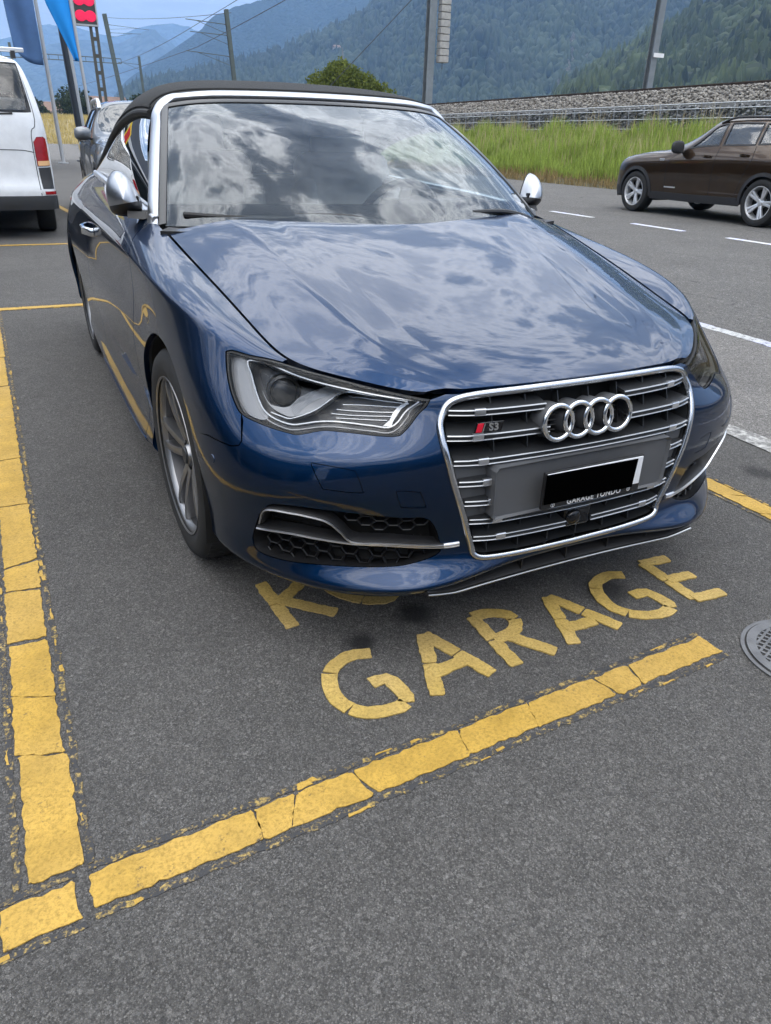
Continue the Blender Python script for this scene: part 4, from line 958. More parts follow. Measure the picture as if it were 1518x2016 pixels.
for x in np.arange(-.36, .361, .09):
    for z0, z1 in ((.375, .66), (.275, .375)):
        xx = x+.02; zt = z1
        if abs(xx) > half_w(z0+.02)-.01: continue
        zt = min(zt, .655)
        if abs(xx) > half_w(zt)-.01: zt = .62
        MB().sweep([(xx, gy(xx, z_)+.022, z_) for z_ in np.linspace(z0, zt, 6)], [(-.0012, -.012), (.0012, -.012), (.0012, .012), (-.0012, .012)], up=(0, 1, 0)).build('rib', 'grille_dark', G, 0)
# grey blanking panel and number-plate plinth
for s_ in (-1, 1):
    pts = []
    for z in np.linspace(.378, .522, 8):
        hw = half_w(z)-.014
        pts.append([(s_*x, gy(x, z)+.012, z) for x in np.linspace(.22, hw, 8)])
    MB().grid(np.array(pts), flip=s_ < 0).build('blanking_panel', 'plinth_grey', G, 30)
pl = MB(); prof = [(-.262, .382), (-.268, .39), (-.270, .505), (-.262, .515), (.262, .515), (.270, .505), (.268, .39), (.262, .382)]
def plinth_pt(x, z, d): return (x, gy(x, z)+d, z)
V = [plinth_pt(x, z, .02) for x, z in prof]+[(x*.99, min(.032, gy(x, z)-.012), z*1.0) for x, z in prof]+[(x*.965, .020+.02*(x/.27)**2, .4485+(z-.4485)*.93) for x, z in prof]
k = len(prof); F = [(i, (i+1) % k, k+(i+1) % k, k+i) for i in range(k)]+[(k+i, k+(i+1) % k, 2*k+(i+1) % k, 2*k+i) for i in range(k)]+[tuple(2*k+i for i in range(k))]
mesh_obj('plate_plinth', V, [f[::-1] for f in F], 'plinth_grey', G, 30)
RL = Matrix.Rotation(R(6), 4, 'X')
# rings
RG = empty('ring_emblem', parent=AU)
for cx in (-.0885, -.0295, .0295, .0885):
    Mr = Matrix.Translation((cx-.007, .052, .597)) @ Matrix.Rotation(R(90-8), 4, 'X')
    a = np.linspace(0, 2*math.pi, 13)[:-1]
    MB().lathe([(.0402+.0062*math.cos(q), .0045+.0052*math.sin(q)) for q in a][::-1], 56, Mr, close=True).build('ring', 'chrome', RG, 80)
    MB().lathe([(.036, -.001), (.0405, .001), (.043, -.004), (.0435, -.05)], 40, Mr).build('ring_drum', 'plinth_grey', RG, 40)
    for k in range(5):
        zz_ = -.024+.012*k; hw_ = math.sqrt(.034**2-zz_**2)
        MB().box((-.004, zz_, -.03), (hw_*1.5, .002, .006), Mr).build('ring_louvre', 'plinth_grey', RG, 0)
# badge
def text_obj(name, body, size, M, m, parent, ext=.001, align='CENTER', spacing=1., bold=0):
    c = bpy.data.curves.new(name, 'FONT'); c.body = body; c.size = size; c.extrude = ext; c.align_x = align; c.align_y = 'CENTER'; c.space_character = spacing; c.offset = bold; c.resolution_u = 3
    c.materials.append(MATS[m]); tmp = bpy.data.objects.new(name, c); COL.objects.link(tmp); bpy.context.view_layer.update()
    me = bpy.data.meshes.new_from_object(tmp.evaluated_get(bpy.context.evaluated_depsgraph_get())); bpy.data.objects.remove(tmp)
    o = bpy.data.objects.new(name, me); COL.objects.link(o); o.parent = parent; o.matrix_local = M; return o
BD = empty('model_badge', parent=AU)
Mb = Matrix.Translation((-.283, .058, .6105)) @ Matrix.Rotation(R(-7), 4, 'Z') @ Matrix.Rotation(R(84), 4, 'X')
MB().prism([(-.036, -.011), (.030, -.011), (.036, .011), (-.030, .011)], .004, Mb).build('badge_back', 'gloss_black', BD, 0)
MB().prism([(-.034, -.010), (-.020, -.010), (-.014, .010), (-.028, .010)], .0025, Mb @ Matrix.Translation((0, 0, .004))).build('badge_flash', 'badge_red', BD, 0, .0008)
MB().prism([(-.019, -.010), (-.0165, -.010), (-.0105, .010), (-.013, .010)], .003, Mb @ Matrix.Translation((0, 0, .004))).build('badge_bar', 'chrome', BD, 0)
text_obj('badge_text', 'S3', .024, Mb @ Matrix.Translation((.010, 0, .0055)), 'chrome', BD, .0015, bold=.0009, spacing=1.1)
# number plate in its holder, characters blanked out in black as the photograph shows
NP = empty('number_plate', parent=AU)
Mp = Matrix.Translation((0, .0105, .4505)) @ Matrix.Rotation(R(90), 4, 'X')
MB().prism([(-.149, -.051), (.149, -.051), (.151, -.049), (.151, .044), (.149, .046), (-.149, .046), (-.151, .044), (-.151, -.049)], .008, Mp).build('holder', 'black_plastic', NP, 0, .0015)
MB().prism([(-.146, -.031), (.146, -.031), (.146, .043), (-.146, .043)], .003, Mp @ Matrix.Translation((0, 0, .0085))).build('plate', 'plate_white', NP, 0, .0015)
MB().prism([(-.1490, -.0345), (.122, -.0355), (.127, .0395), (-.1490, .0425)], .0016, Mp @ Matrix.Translation((0, 0, .0122))).build('blanking_bar', 'redaction_black', NP, 0)
text_obj('dealer_text', 'GARAGE TONDO', .0200, Mp @ Matrix.Translation((.008, -.0420, .0086)), 'white_print', NP, .0004, spacing=1.08, bold=.0003)
for x in (-.118, .116):
    Mc = Mp @ Matrix.Translation((x, -.0420, .0086))
    mb = MB().lathe([(.0048, 0), (.0058, 0), (.0058, .0006), (.0048, .0006)], 16, Mc); mb.box((0, -.0012, .0003), (.0014, .008, .0008), Mc).box((0, .002, .0003), (.006, .0014, .0008), Mc); mb.build('dealer_mark', 'white_print', NP, 0)
# camera / radar unit under the plate
CU = empty('sensor_unit', parent=AU)
yq = gy(0, .335)
MB().box((.005, yq+.02, .334), (.085, .05, .058)).build('sensor_housing', 'gloss_black', CU, 30, .010, 3)
Mc = Matrix.Translation((-.012, yq-.004, .335)) @ Matrix.Rotation(R(90), 4, 'X')
MB().lathe([(.022, -.01), (.022, .006), (.017, .010), (.010, .013), (0, .014)], 28, Mc).build('sensor_eye', 'gloss_black', CU, 60)
for sd_, zz_ in ((-1, .356), (1, .318)): pass
MB().lathe([(.010, 0), (.0105, .0012), (.0, .0016)], 18, Matrix.Translation((-.272, gy(-.272, .40)+.009, .400)) @ Matrix.Rotation(R(90), 4, 'X')).build('plug', 'plinth_grey', G, 60)

# --- splitter under the nose
SPL = empty('splitter', parent=AU)
xs = np.linspace(-.425, .425, 44)
def spy(x): a = abs(x)/.425; return .054-.016*a*a
def spz(x): a = abs(x)/.425; return .196+.016*max(0, (a-.80)/.20)**1.3
Pc = np.array([(x, spy(x), spz(x)) for x in xs])
MB().sweep(Pc, [(-.0, -.0025), (.003, -.002), (.004, .0), (.003, .002), (-.0, .0025)], up=(0, 0, 1)).build('splitter_trim', 'trim_silver', SPL, 60)
MB().sweep(Pc+[0, .003, .002], [(-.0, -.006), (-.0, .003), (-.050, .026), (-.075, .026), (-.10, -.006)], up=(0, 0, 1)).build('splitter_blade', 'black_plastic', SPL, 30)
for x in np.arange(-.28, .281, .14): MB().box((x, .085, .222), (.003, .05, .04)).build('splitter_rib', 'black_plastic', SPL, 0)
MB().box((0, .13, .22), (.80, .02, .07)).build('splitter_void', 'grille_void', SPL, 0)

# --- windscreen and its frame
def wrows():
    R_ = []; bot = {0: (0, 1.040, .922), 1: (.35, 1.095, .922), 2: (.60, 1.21, .918), 3: (.735, 1.325, .912)}
    top = {0: (0, 1.772, 1.299), 1: (.30, 1.792, 1.296), 2: (.48, 1.837, 1.287), 3: (.580, 1.890, 1.270)}
    for tt, bl_ in ((0, 0), (.3, .022), (.7, .022), (1, 0)):
        R_.append({k: tuple(np.array(bot[k])*(1-tt)+np.array(top[k])*tt+np.array((0, -.5*bl_, .86*bl_))) for k in bot})
    return R_
wind = Loft(wrows(), su=.25, sv=.25)
wl = [(q, .02) for q in np.linspace(-2.9, 2.9, 30)] + [(2.93, q) for q in np.linspace(.1, 2.8, 16)] + [(q, 2.95) for q in np.linspace(2.8, -2.8, 30)] + [(-2.93, q) for q in np.linspace(2.8, .1, 16)]
WS = panel('windscreen', wind, np.array(wl), step=.04, m='car_glass', parent=AU, flange=0, gap=0)
bl_ = [(q, .02) for q in np.linspace(-2.9, 2.9, 30)] + [(q, .50) for q in np.linspace(2.9, -2.9, 30)]
panel('frit_band', wind, np.array(bl_), step=.04, m='gloss_black', parent=WS, flange=0, gap=0, off=-.004)
eg = np.array([(2.80, q) for q in np.linspace(.05, 2.78, 16)]+[(q, 2.86) for q in np.linspace(2.7, -2.7, 30)]+[(-2.80, q) for q in np.linspace(2.78, .05, 16)])
def wribbon(uvs, off, prof, name, m, parent):
    P_ = wind(uvs)+wind.normal(uvs)*off; return MB().sweep(P_, prof, up=wind.normal(uvs)).build(name, m, parent, 50)
pass
def cr3(P_, n=5):
    P_ = np.asarray(P_, float); tt = np.arange(len(P_)); f = cubic_interp(tt, P_); return f(np.linspace(0, len(P_)-1, (len(P_)-1)*n+1))
def wside(v, d):      # point beside the glass edge, d metres outwards
    p = wind(np.array([(3., v)]))[0]; q = wind(np.array([(2.9, v)]))[0]; t_ = (p-q)/np.linalg.norm(p-q); return p+t_*d
def wtop(u, d):
    p = wind(np.array([(u, 3.)]))[0]; q = wind(np.array([(u, 2.9)]))[0]; t_ = (p-q)/np.linalg.norm(p-q); return p+t_*d
A = [tuple(wside(v, .026)+np.array((0, .012, -.004))) for v in (-.02, .6, 1.2, 1.8, 2.4, 2.72)]
A[0] = tuple(np.array(A[1])*1.0+(np.array(A[0])-np.array(A[1]))*1.16)
c_ = (np.array(A[-1])+np.array(wtop(2.72, .020)))/2; A.append(tuple(np.array(wside(2.93, .012))*.55+np.array(wtop(2.9, .012))*.45+np.array((.004, .004, .004))))
A += [tuple(wtop(u, .026)+np.array((0, .000, .010))) for u in (2.66, 2.3, 1.7, 1.1, .5, 0)]
AA = cr3(np.array([(-x, y, z) for x, y, z in A]+A[-2::-1]), 6)
upv = []; nh = len(AA)//2
for i, p in enumerate(AA):
    k = min(i, len(AA)-1-i)/6.; s_ = -1. if i < nh else 1.; w_ = np.clip((7.6-k)/2.8, 0, 1); w_ = w_*w_*(3-2*w_)
    v = np.array([s_*(.72*w_), -.58+.10*w_, .80-.45*w_]); upv.append(v/np.linalg.norm(v))
Sx, Ux, Tx = frame_mats(AA, False, np.array(upv)); V = []; prof = [(-1, -.012), (-1, .001), (-.8, .004), (0, .006), (.8, .004), (1, .001), (1, -.012)]; kp = len(prof)
for i, p in enumerate(AA):
    k = min(i, len(AA)-1-i)/6.; w_ = np.clip((8-k)/4., 0, 1); wd = .0150+.0090*w_
    for a, b in prof: V.append(p+Sx[i]*a*wd+Ux[i]*b)
F = [(i*kp+q, i*kp+(q+1) % kp, (i+1)*kp+(q+1) % kp, (i+1)*kp+q) for i in range(len(AA)-1) for q in range(kp)]
mesh_obj('windscreen_frame', V, F, 'brushed_silver', AU, 60)
_h = [(2.95, q) for q in np.linspace(.03, 2.78, 20)]+[(2.78+.17*math.cos(a), 2.78+.17*math.sin(a)) for a in np.linspace(.15, 1.42, 8)]+[(q, 2.95) for q in np.linspace(2.76, 0, 18)]
AIu = np.array(_h+[(-a, b) for a, b in _h[-2::-1]])
AI = wind(AIu); AIn = wind.normal(AIu)
MB().sweep(AI+AIn*.002, [(-.016, -.02), (-.016, .001), (-.008, .003), (.006, .003), (.012, -.02)], up=AIn).build('inner_frame_trim', 'seal_black', AU, 50)
# cowl, wipers
MB().sweep(np.array([(x, 1.085+.20*(abs(x)/.72)**2.2, .900) for x in np.linspace(-.72, .72, 30)]), [(-.05, .015), (.06, .01), (.06, -.02), (-.05, -.02)], up=(0, 0, 1)).build('cowl', 'black_plastic', AU)
def wiper(pts, armp):
    h = empty('wiper', parent=AU); P_ = cr3(pts, 6)
    MB().sweep(P_, [(-.010, -.004), (-.008, .005), (0, .008), (.006, .005), (.008, -.004), (0, -.008)], up=(0, -.5, .86)).build('wiper_blade', 'rubber', h, 40)
    MB().tube(cr3(armp, 6), np.linspace(.012, .008, 6*(len(armp)-1)+1), 8).build('wiper_arm', 'black_plastic', h)
wiper([(-.660, 1.300, .950), (-.50, 1.205, .945), (-.30, 1.140, .945), (-.05, 1.110, .945)], [(-.05, 1.08, .930), (-.18, 1.115, .950), (-.34, 1.155, .954)])
wiper([(.03, 1.110, .944), (.30, 1.140, .945), (.52, 1.215, .947)], [(.62, 1.22, .920), (.48, 1.18, .950), (.32, 1.145, .954)])

# --- soft top, side glass, belt trim
def roof_rows():
    return [
     {0: (0, 1.822, 1.325), 1: (.35, 1.852, 1.321), 2: (.53, 1.905, 1.306), 3: (.598, 1.922, 1.276), 4: (.620, 1.925, 1.250)},
     {0: (0, 1.91, 1.350), 1: (.35, 1.93, 1.345), 2: (.54, 1.965, 1.328), 3: (.614, 1.985, 1.290), 4: (.638, 2.00, 1.255)},
     {0: (0, 2.15, 1.388), 1: (.35, 2.15, 1.379), 2: (.53, 2.15, 1.350), 3: (.622, 2.15, 1.298), 4: (.652, 2.15, 1.250)},
     {0: (0, 2.50, 1.392), 1: (.35, 2.50, 1.382), 2: (.53, 2.50, 1.345), 3: (.628, 2.50, 1.275), 4: (.668, 2.50, 1.208)},
     {0: (0, 2.85, 1.352), 1: (.35, 2.83, 1.340), 2: (.54, 2.80, 1.290), 3: (.640, 2.78, 1.205), 4: (.684, 2.76, 1.125)},
     {0: (0, 3.20, 1.235), 1: (.35, 3.17, 1.222), 2: (.55, 3.10, 1.165), 3: (.655, 3.02, 1.085), 4: (.702, 2.98, 1.045)},
     {0: (0, 3.55, 1.060), 1: (.36, 3.50, 1.050), 2: (.58, 3.38, 1.020), 3: (.670, 3.22, 1.000), 4: (.712, 3.12, 1.000)},
     {0: (0, 3.62, .985), 1: (.38, 3.56, .980), 2: (.60, 3.42, .975), 3: (.685, 3.26, .975), 4: (.72, 3.14, .975)}]
roof = Loft(roof_rows(), su=.17, sv=.3)
rl = [(q, .0) for q in np.linspace(-4, 4, 30)] + [(4, q) for q in np.linspace(.1, 6.9, 30)] + [(q, 6.98) for q in np.linspace(4, -4, 30)] + [(-4, q) for q in np.linspace(6.9, .1, 30)]
ST = panel('soft_top', roof, np.array(rl), step=.05, m='soft_top', parent=AU, flange=.02, gap=0)
sm_ = roof(np.array([(q, .42) for q in np.linspace(-3.8, 3.8, 40)])); MB().tube(sm_+[0, 0, .001], .004, 6).build('fabric_seam', 'soft_top', ST)
for sd in (-1, 1):
    L_ = np.array([(4., q) for q in np.linspace(.0, 6.6, 40)]); P_ = roof(L_)*[sd, 1, 1]
    MB().tube(P_+np.array([sd*.002, 0, -.006]), .013, 10).build('window_seal', 'rubber', ST)
    MB().tube(P_+np.array([-sd*.012, .0, -.030]), .013, 8).build('window_seal', 'rubber', ST)
    L_ = np.array([(3.55, q) for q in np.linspace(.2, 6.3, 40)]); MB().tube(roof(L_)*[sd, 1, 1], .006, 6).build('fabric_seam', 'soft_top', ST)
    # side glass, belt to roof edge
    tu = np.linspace(0, 1, 24); b = skirt(np.stack([10.35+tu*3.35, np.full(24, 12.97)], 1))+np.array([-.018, 0, .004])
    tp = roof(np.stack([np.full(24, 4.), np.linspace(0, 5.95, 24)], 1))+np.array([-.010, 0, -.012])
    rowsG = []
    for k in range(9):
        q = k/8.; top_ = tp; g_ = b*(1-q)+top_*q
        g_ = g_+np.array([.030*math.sin(math.pi*q*.9), 0, 0]); rowsG.append(g_*[sd, 1, 1])
    MB().grid(np.array(rowsG), flip=sd < 0).build('side_window', 'side_glass', AU, 180)
    bt = skirt(np.stack([np.linspace(10.3, 13.75, 40), np.full(40, 12.99)], 1))*[sd, 1, 1]
    MB().sweep(bt+np.array([-sd*.002, 0, .006]), [(-.012, -.010), (-.012, .006), (-.006, .011), (.006, .011), (.012, .006), (.012, -.010)], up=(0, 0, 1)).build('belt_trim', 'satin_aluminium', AU, 50)
    # rear end of the belt trim rises round the window corner
# rear deck, tail
dk = Loft([{0: (0, 3.45, .985), 1: (.4, 3.42, .985), 2: (.72, 3.3, .985)}, {0: (0, 3.8, .975), 1: (.4, 3.78, .972), 2: (.68, 3.75, .962)}, {0: (0, 4.15, .965), 1: (.4, 4.13, .962), 2: (.66, 4.05, .955)}, {0: (0, 4.34, .945), 1: (.4, 4.30, .945), 2: (.62, 4.22, .94)}], su=.35, sv=.35)
panel('boot_lid', dk, np.array([(q, 0.) for q in np.linspace(-2, 2, 12)]+[(2, q) for q in np.linspace(.2, 2.8, 8)]+[(q, 3.) for q in np.linspace(2, -2, 12)]+[(-2, q) for q in np.linspace(2.8, .2, 8)]), step=.08, m='car_paint_blue', parent=AU, flange=.02, gap=0)

# --- door mirrors
def mirror(sd):
    h = empty('door_mirror', parent=AU)
    # stacked outlines from the rear glass (q=0) forward to the nose (q=1); (x,z) corners of the face
    face = [(.752, .948), (.757, .995), (.786, 1.052), (.822, 1.070), (.850, 1.048), (.864, 1.005), (.860, .958), (.846, .932), (.796, .926)]
    C = np.array((.812, .995)); face = [(C[0]+(x-C[0])*.90, C[1]+(z-C[1])*.96) for x, z in face]; rings_ = []
    f2 = smooth_loop(face, 5)
    for q in np.linspace(0, 1, 15):
        k = (1-q**2.3)**.55 if q < 1 else .02
        y = 1.515-.095*q; sh = np.array((.010*q, -.010*q)); P_ = C+sh+(f2-C)*k
        # belly crease a third of the way up: lower half tucks in faster
        low = P_[:, 1] < C[1]-.012; P_[low, 1] = C[1]-.012+(P_[low, 1]-(C[1]-.012))*(1-.25*q)
        rings_.append([(sd*x, y-.020+.050*(x-.76)/.11, z) for x, z in P_])
    G_ = np.array(rings_); m_ = G_.shape[1]
    rim_, body_ = MB(), MB()
    for i in range(14):
        for j in range(m_):
            q = [G_[i, j], G_[i+1, j], G_[i+1, (j+1) % m_], G_[i, (j+1) % m_]]; (rim_ if i == 0 else body_).add(q if sd < 0 else q[::-1], [(0, 1, 2, 3)])
    for nm, mb, mt in (('mirror_rim', rim_, 'black_plastic'), ('mirror_cap', body_, 'mirror_silver'), ('mirror_base', body_, 'black_plastic')):
        o = mb.build(nm, mt, h, 60); bm = bmesh.new(); bm.from_mesh(o.data); bmesh.ops.remove_doubles(bm, verts=bm.verts, dist=1e-5)
        if nm != 'mirror_rim':      # clean split between silver cap and black foot
            bmesh.ops.bisect_plane(bm, geom=bm.verts[:]+bm.edges[:]+bm.faces[:], plane_co=(sd*.815, 1.46, .972), plane_no=(sd*.16, .10, 1), clear_inner=nm == 'mirror_cap', clear_outer=nm == 'mirror_base')
        bm.to_mesh(o.data); bm.free(); o.data.shade_smooth(); o.data.set_sharp_from_angle(angle=R(50))
    g0 = G_[0]; MB().add([tuple(g0.mean(0)-np.array([0, .006, 0]))]+[tuple(p-np.array([0, .006, 0])) for p in g0], [(0, 1+i, 1+(i+1) % m_) for i in range(m_)]).build('mirror_glass', 'chrome', h)
    # lane-assist lamp window in the inner lower face, silver line under it
    MB().box((sd*.782, 1.455, .985), (.026, .020, .022)).build('warning_lamp', 'gloss_black', h, 0, .005)
    MB().sweep(np.array([(sd*.735, 1.46, .945), (sd*.765, 1.46, .938), (sd*.810, 1.465, .942)]), [(-.034, -.012), (-.02, .010), (.02, .010), (.034, -.012)], up=(0, 0, 1)).build('mirror_foot', 'black_plastic', h, 40)
    return h
for sd in (-1, 1): mirror(sd)

# --- wheels
def wheel(sd, y, steer=0.):
    h = empty('wheel', parent=AU); h.location = (sd*.730, y, WC[1]); h.rotation_euler = (0, 0, steer)
    Mw = Matrix.Rotation(sd*math.pi/2, 4, 'Y')          # wheel axis: local z -> outward x
    Rt, Rr = .318, .236
    prof = [(Rr-.006, -.110), (Rr+.012, -.116), (.27, -.120), (.300, -.112), (.312, -.098), (Rt, -.075), (Rt+.001, 0), (Rt, .075), (.312, .098), (.300, .110), (.27, .117), (Rr+.012, .112), (Rr-.004, .106)]
    ty = MB().lathe(prof, 72, Mw).build('tyre', 'tyre_rubber', h, 40)
    mb = MB()
    for r_, n_ in ((Rt+.0012, 72),):
        for k in range(n_):                                # shoulder blocks
            a = 2*math.pi*k/n_
            for s_ in (-1, 1):
                Mk = Mw @ Matrix.Rotation(a, 4, 'Z')
                mb.add([(r_+.0012, -.0085, s_*.046), (r_+.0012, .0085, s_*.046), (.3155, .0085, s_*.094), (.3155, -.0085, s_*.094), (r_-.01, -.0085, s_*.046), (r_-.01, .0085, s_*.046), (.303, .0085, s_*.094), (.303, -.0085, s_*.094)], [(0, 1, 2, 3) if s_ < 0 else (3, 2, 1, 0), (0, 4, 5, 1), (2, 6, 7, 3), (1, 5, 6, 2), (3, 7, 4, 0)], Mk)
    mb.build('tread_blocks', 'tyre_rubber', ty, 0)
    for zr in (-.018, .018): MB().lathe([(Rt+.004, zr-.010), (Rt+.004, zr+.010)], 72, Mw).build('tread_rib', 'tyre_rubber', ty, 40)
    MB().lathe([(Rr-.004, .108), (Rr+.002, .112), (Rr+.004, .104), (Rr-.008, .100), (Rr-.014, .085)], 72, Mw).build('rim', 'alloy', h, 50)
    MB().lathe([(Rr-.0138, .0851), (Rr-.022, .03), (Rr-.03, -.10), (Rr-.004, -.112)], 72, Mw).build('rim_barrel', 'alloy_dark', h, 50)
    MB().lathe([(.05, -.03), (Rr-.02, -.03)], 48, Mw).build('hub_carrier', 'grille_void', h, 50)
    MB().lathe([(.165, .02), (.165, .008), (.05, .008), (.05, .02)], 48, Mw).build('brake_disc', 'brake_steel', h, 30)
    MB().box((.0, .12, .03), (.18, .07, .06), Mw).build('brake_caliper', 'alloy_dark', h, 30, .01)
    MB().lathe([(.0, .084), (.022, .084), (.030, .080), (.034, .07), (.075, .058), (.08, .02)], 40, Mw).build('hub', 'alloy', h, 40)
    MB().lathe([(.0, .088), (.024, .087), (.027, .083)], 30, Mw).build('hub_cap', 'grille_dark', h, 50)
    for k in range(5):
        a0 = 2*math.pi*k/5+R(18)
        sp = MB()
        for s_ in (-1, 1):                                 # each spoke forks into two arms
            rs = np.linspace(.045, Rr-.008, 9)
            ang = np.array([s_*(.24-.06*(r_-.045)/(Rr-.053)) for r_ in rs])
            hh = np.array([.074+.018*math.sin((r_-.045)/(Rr-.053)*1.9)+.006*((r_-.045)/(Rr-.053)) for r_ in rs])
            P_ = np.array([(r_*math.cos(a0+q), r_*math.sin(a0+q), z_) for r_, q, z_ in zip(rs, ang, hh)])
            wd = np.linspace(.0135, .0095, 9)
            S, Uu, T = frame_mats(P_, False, (0, 0, 1)); V = []; F = []
            for i in range(9):
                for a_, b_ in ((-1, -2.6), (-1, -.1), (-.75, .0), (.75, .0), (1, -.1), (1, -2.6)): V.append(P_[i]+S[i]*a_*wd[i]+Uu[i]*b_*.012)
            for i in range(8):
                for q in range(6): F.append((i*6+q, i*6+(q+1) % 6, (i+1)*6+(q+1) % 6, (i+1)*6+q))
            sp.add(V, F, Mw)
        sp.build('spoke', 'alloy', h, 30)
    for k in range(5):
        a = 2*math.pi*k/5+R(54); MB().cyl((.055*math.cos(a), .055*math.sin(a), .06), (.055*math.cos(a), .055*math.sin(a), .070), .009, n=8, M=Mw).build('wheel_bolt', 'alloy_dark', h)
    return h
for sd in (-1, 1):
    wheel(sd, WC[0], R(2)); wheel(sd, WC[0]+WB)

# --- cabin
IN = empty('cabin', parent=AU)
MB().box((0, 2.3, .28), (1.5, 2.4, .06)).build('floor_pan', 'interior_black', IN, 0)
dsh = np.array([[(x, y, z-.03*(abs(x)/.7)**2) for x in np.linspace(-.68, .68, 18)] for y, z in ((1.10, .905), (1.35, .93), (1.55, .925), (1.63, .88), (1.66, .78), (1.62, .60))])
MB().grid(dsh).build('dashboard', 'dash_grey', IN, 60)
MB().sweep(np.array([(x, 1.54-.03*(((x-.34)/.17)**2), .94) for x in np.linspace(.17, .51, 12)]), [(-.08, -.02), (-.05, .03), (.05, .03), (.08, -.02)], up=(0, 0, 1)).build('instrument_hood', 'interior_black', IN)
Msw = Matrix.Translation((.34, 1.78, .86)) @ Matrix.Rotation(R(-64), 4, 'X')
a = np.linspace(0, 2*math.pi, 40)[:-1]
MB().tube([Msw @ Vector((.18*math.cos(q), .18*math.sin(q), 0)) for q in a], .016, 10, True).build('steering_wheel', 'interior_black', IN, 60)
MB().box((0, 0, -.01), (.12, .10, .05), Msw).box((-.10, 0, -.005), (.12, .03, .02), Msw).box((.10, 0, -.005), (.12, .03, .02), Msw).box((0, -.10, -.005), (.05, .12, .02), Msw).build('wheel_boss', 'lamp_grey', IN, 0, .01)
def seat(x, y):
    h = empty('seat', parent=IN)
    def cushion(name, c, s, rx):
        Mx = Matrix.Translation(c) @ Matrix.Rotation(rx, 4, 'X'); o = MB().box((0, 0, 0), s, Mx).build(name, 'seat_leather', h, 40)
        b = o.modifiers.new('bevel', 'BEVEL'); b.width = min(s)*.42; b.segments = 4; return o
    cushion('seat_base', (x, y, .47), (.50, .52, .16), R(6)); cushion('seat_back', (x, y+.32, .80), (.48, .15, .66), R(-18)); cushion('head_restraint', (x, y+.45, 1.16), (.27, .10, .20), R(-12))
    cushion('bolster', (x-.22, y+.28, .76), (.10, .16, .50), R(-18)); cushion('bolster', (x+.22, y+.28, .76), (.10, .16, .50), R(-18))
for x in (-.35, .35): seat(x, 2.02)
o = MB().box((0, 2.98, .72), (1.10, .16, .55)).build('rear_bench', 'seat_leather', IN, 40, .05, 3)
# sensor cluster and rear-view mirror behind the glass
cl = [wind(np.array([(q, w_)]))[0]-wind.normal(np.array([(q, w_)]))[0]*.012 for q, w_ in ((-.42, 2.88), (.42, 2.88), (.40, 2.55), (.22, 2.25), (-.02, 2.18), (-.25, 2.3), (-.42, 2.6))]
cb = [np.array(p)+np.array((0, .05, -.02)) for p in cl]; n = len(cl)
MB().add(cl+cb, [tuple(range(n)), tuple(range(n, 2*n))[::-1]]+[(i, (i+1) % n, n+(i+1) % n, n+i) for i in range(n)]).build('camera_cover', 'interior_black', IN, 30)
o = MB().box((0, 1.66, 1.215), (.24, .03, .07), ).build('interior_mirror', 'interior_black', IN, 40, .014, 3)
MB().box((-.33, 1.93, 1.262), (.30, .10, .015)).build('sun_visor', 'lamp_grey', IN, 0, .006); MB().box((.33, 1.93, 1.262), (.30, .10, .015)).build('sun_visor', 'lamp_grey', IN, 0, .006)
# ---------------------------------------------------------------- bank, railway, hills
def ico(sub=1):
    bm = bmesh.new(); bmesh.ops.create_icosphere(bm, subdivisions=sub, radius=1); V = np.array([v.co[:] for v in bm.verts]); F = np.array([[v.index for v in f.verts] for f in bm.faces]); bm.free(); return V, F
IV0, IF0 = ico(1); IV1, IF1 = ico(2)
def blob_field(C, Rr, V0, F0, jit=.25, squash=None):
    """many irregular lumps as one triangle soup: centres C (n,3), radii Rr (n,) or (n,3)"""
    n = len(C); m = len(V0); Rr = np.broadcast_to(np.asarray(Rr).reshape(n, -1), (n, 3))
    a = rng.uniform(0, 2*np.pi, n); ca, sa = np.cos(a), np.sin(a)
    V = V0[None]*(1+jit*rng.uniform(-1, 1, (n, m, 1)))*Rr[:, None]
    X = V[..., 0]*ca[:, None]-V[..., 1]*sa[:, None]; Y = V[..., 0]*sa[:, None]+V[..., 1]*ca[:, None]
    V = np.stack([X, Y, V[..., 2]], -1)+C[:, None]
    F = F0[None]+(np.arange(n)*m)[:, None, None]
    return V.reshape(-1, 3), F.reshape(-1, 3)
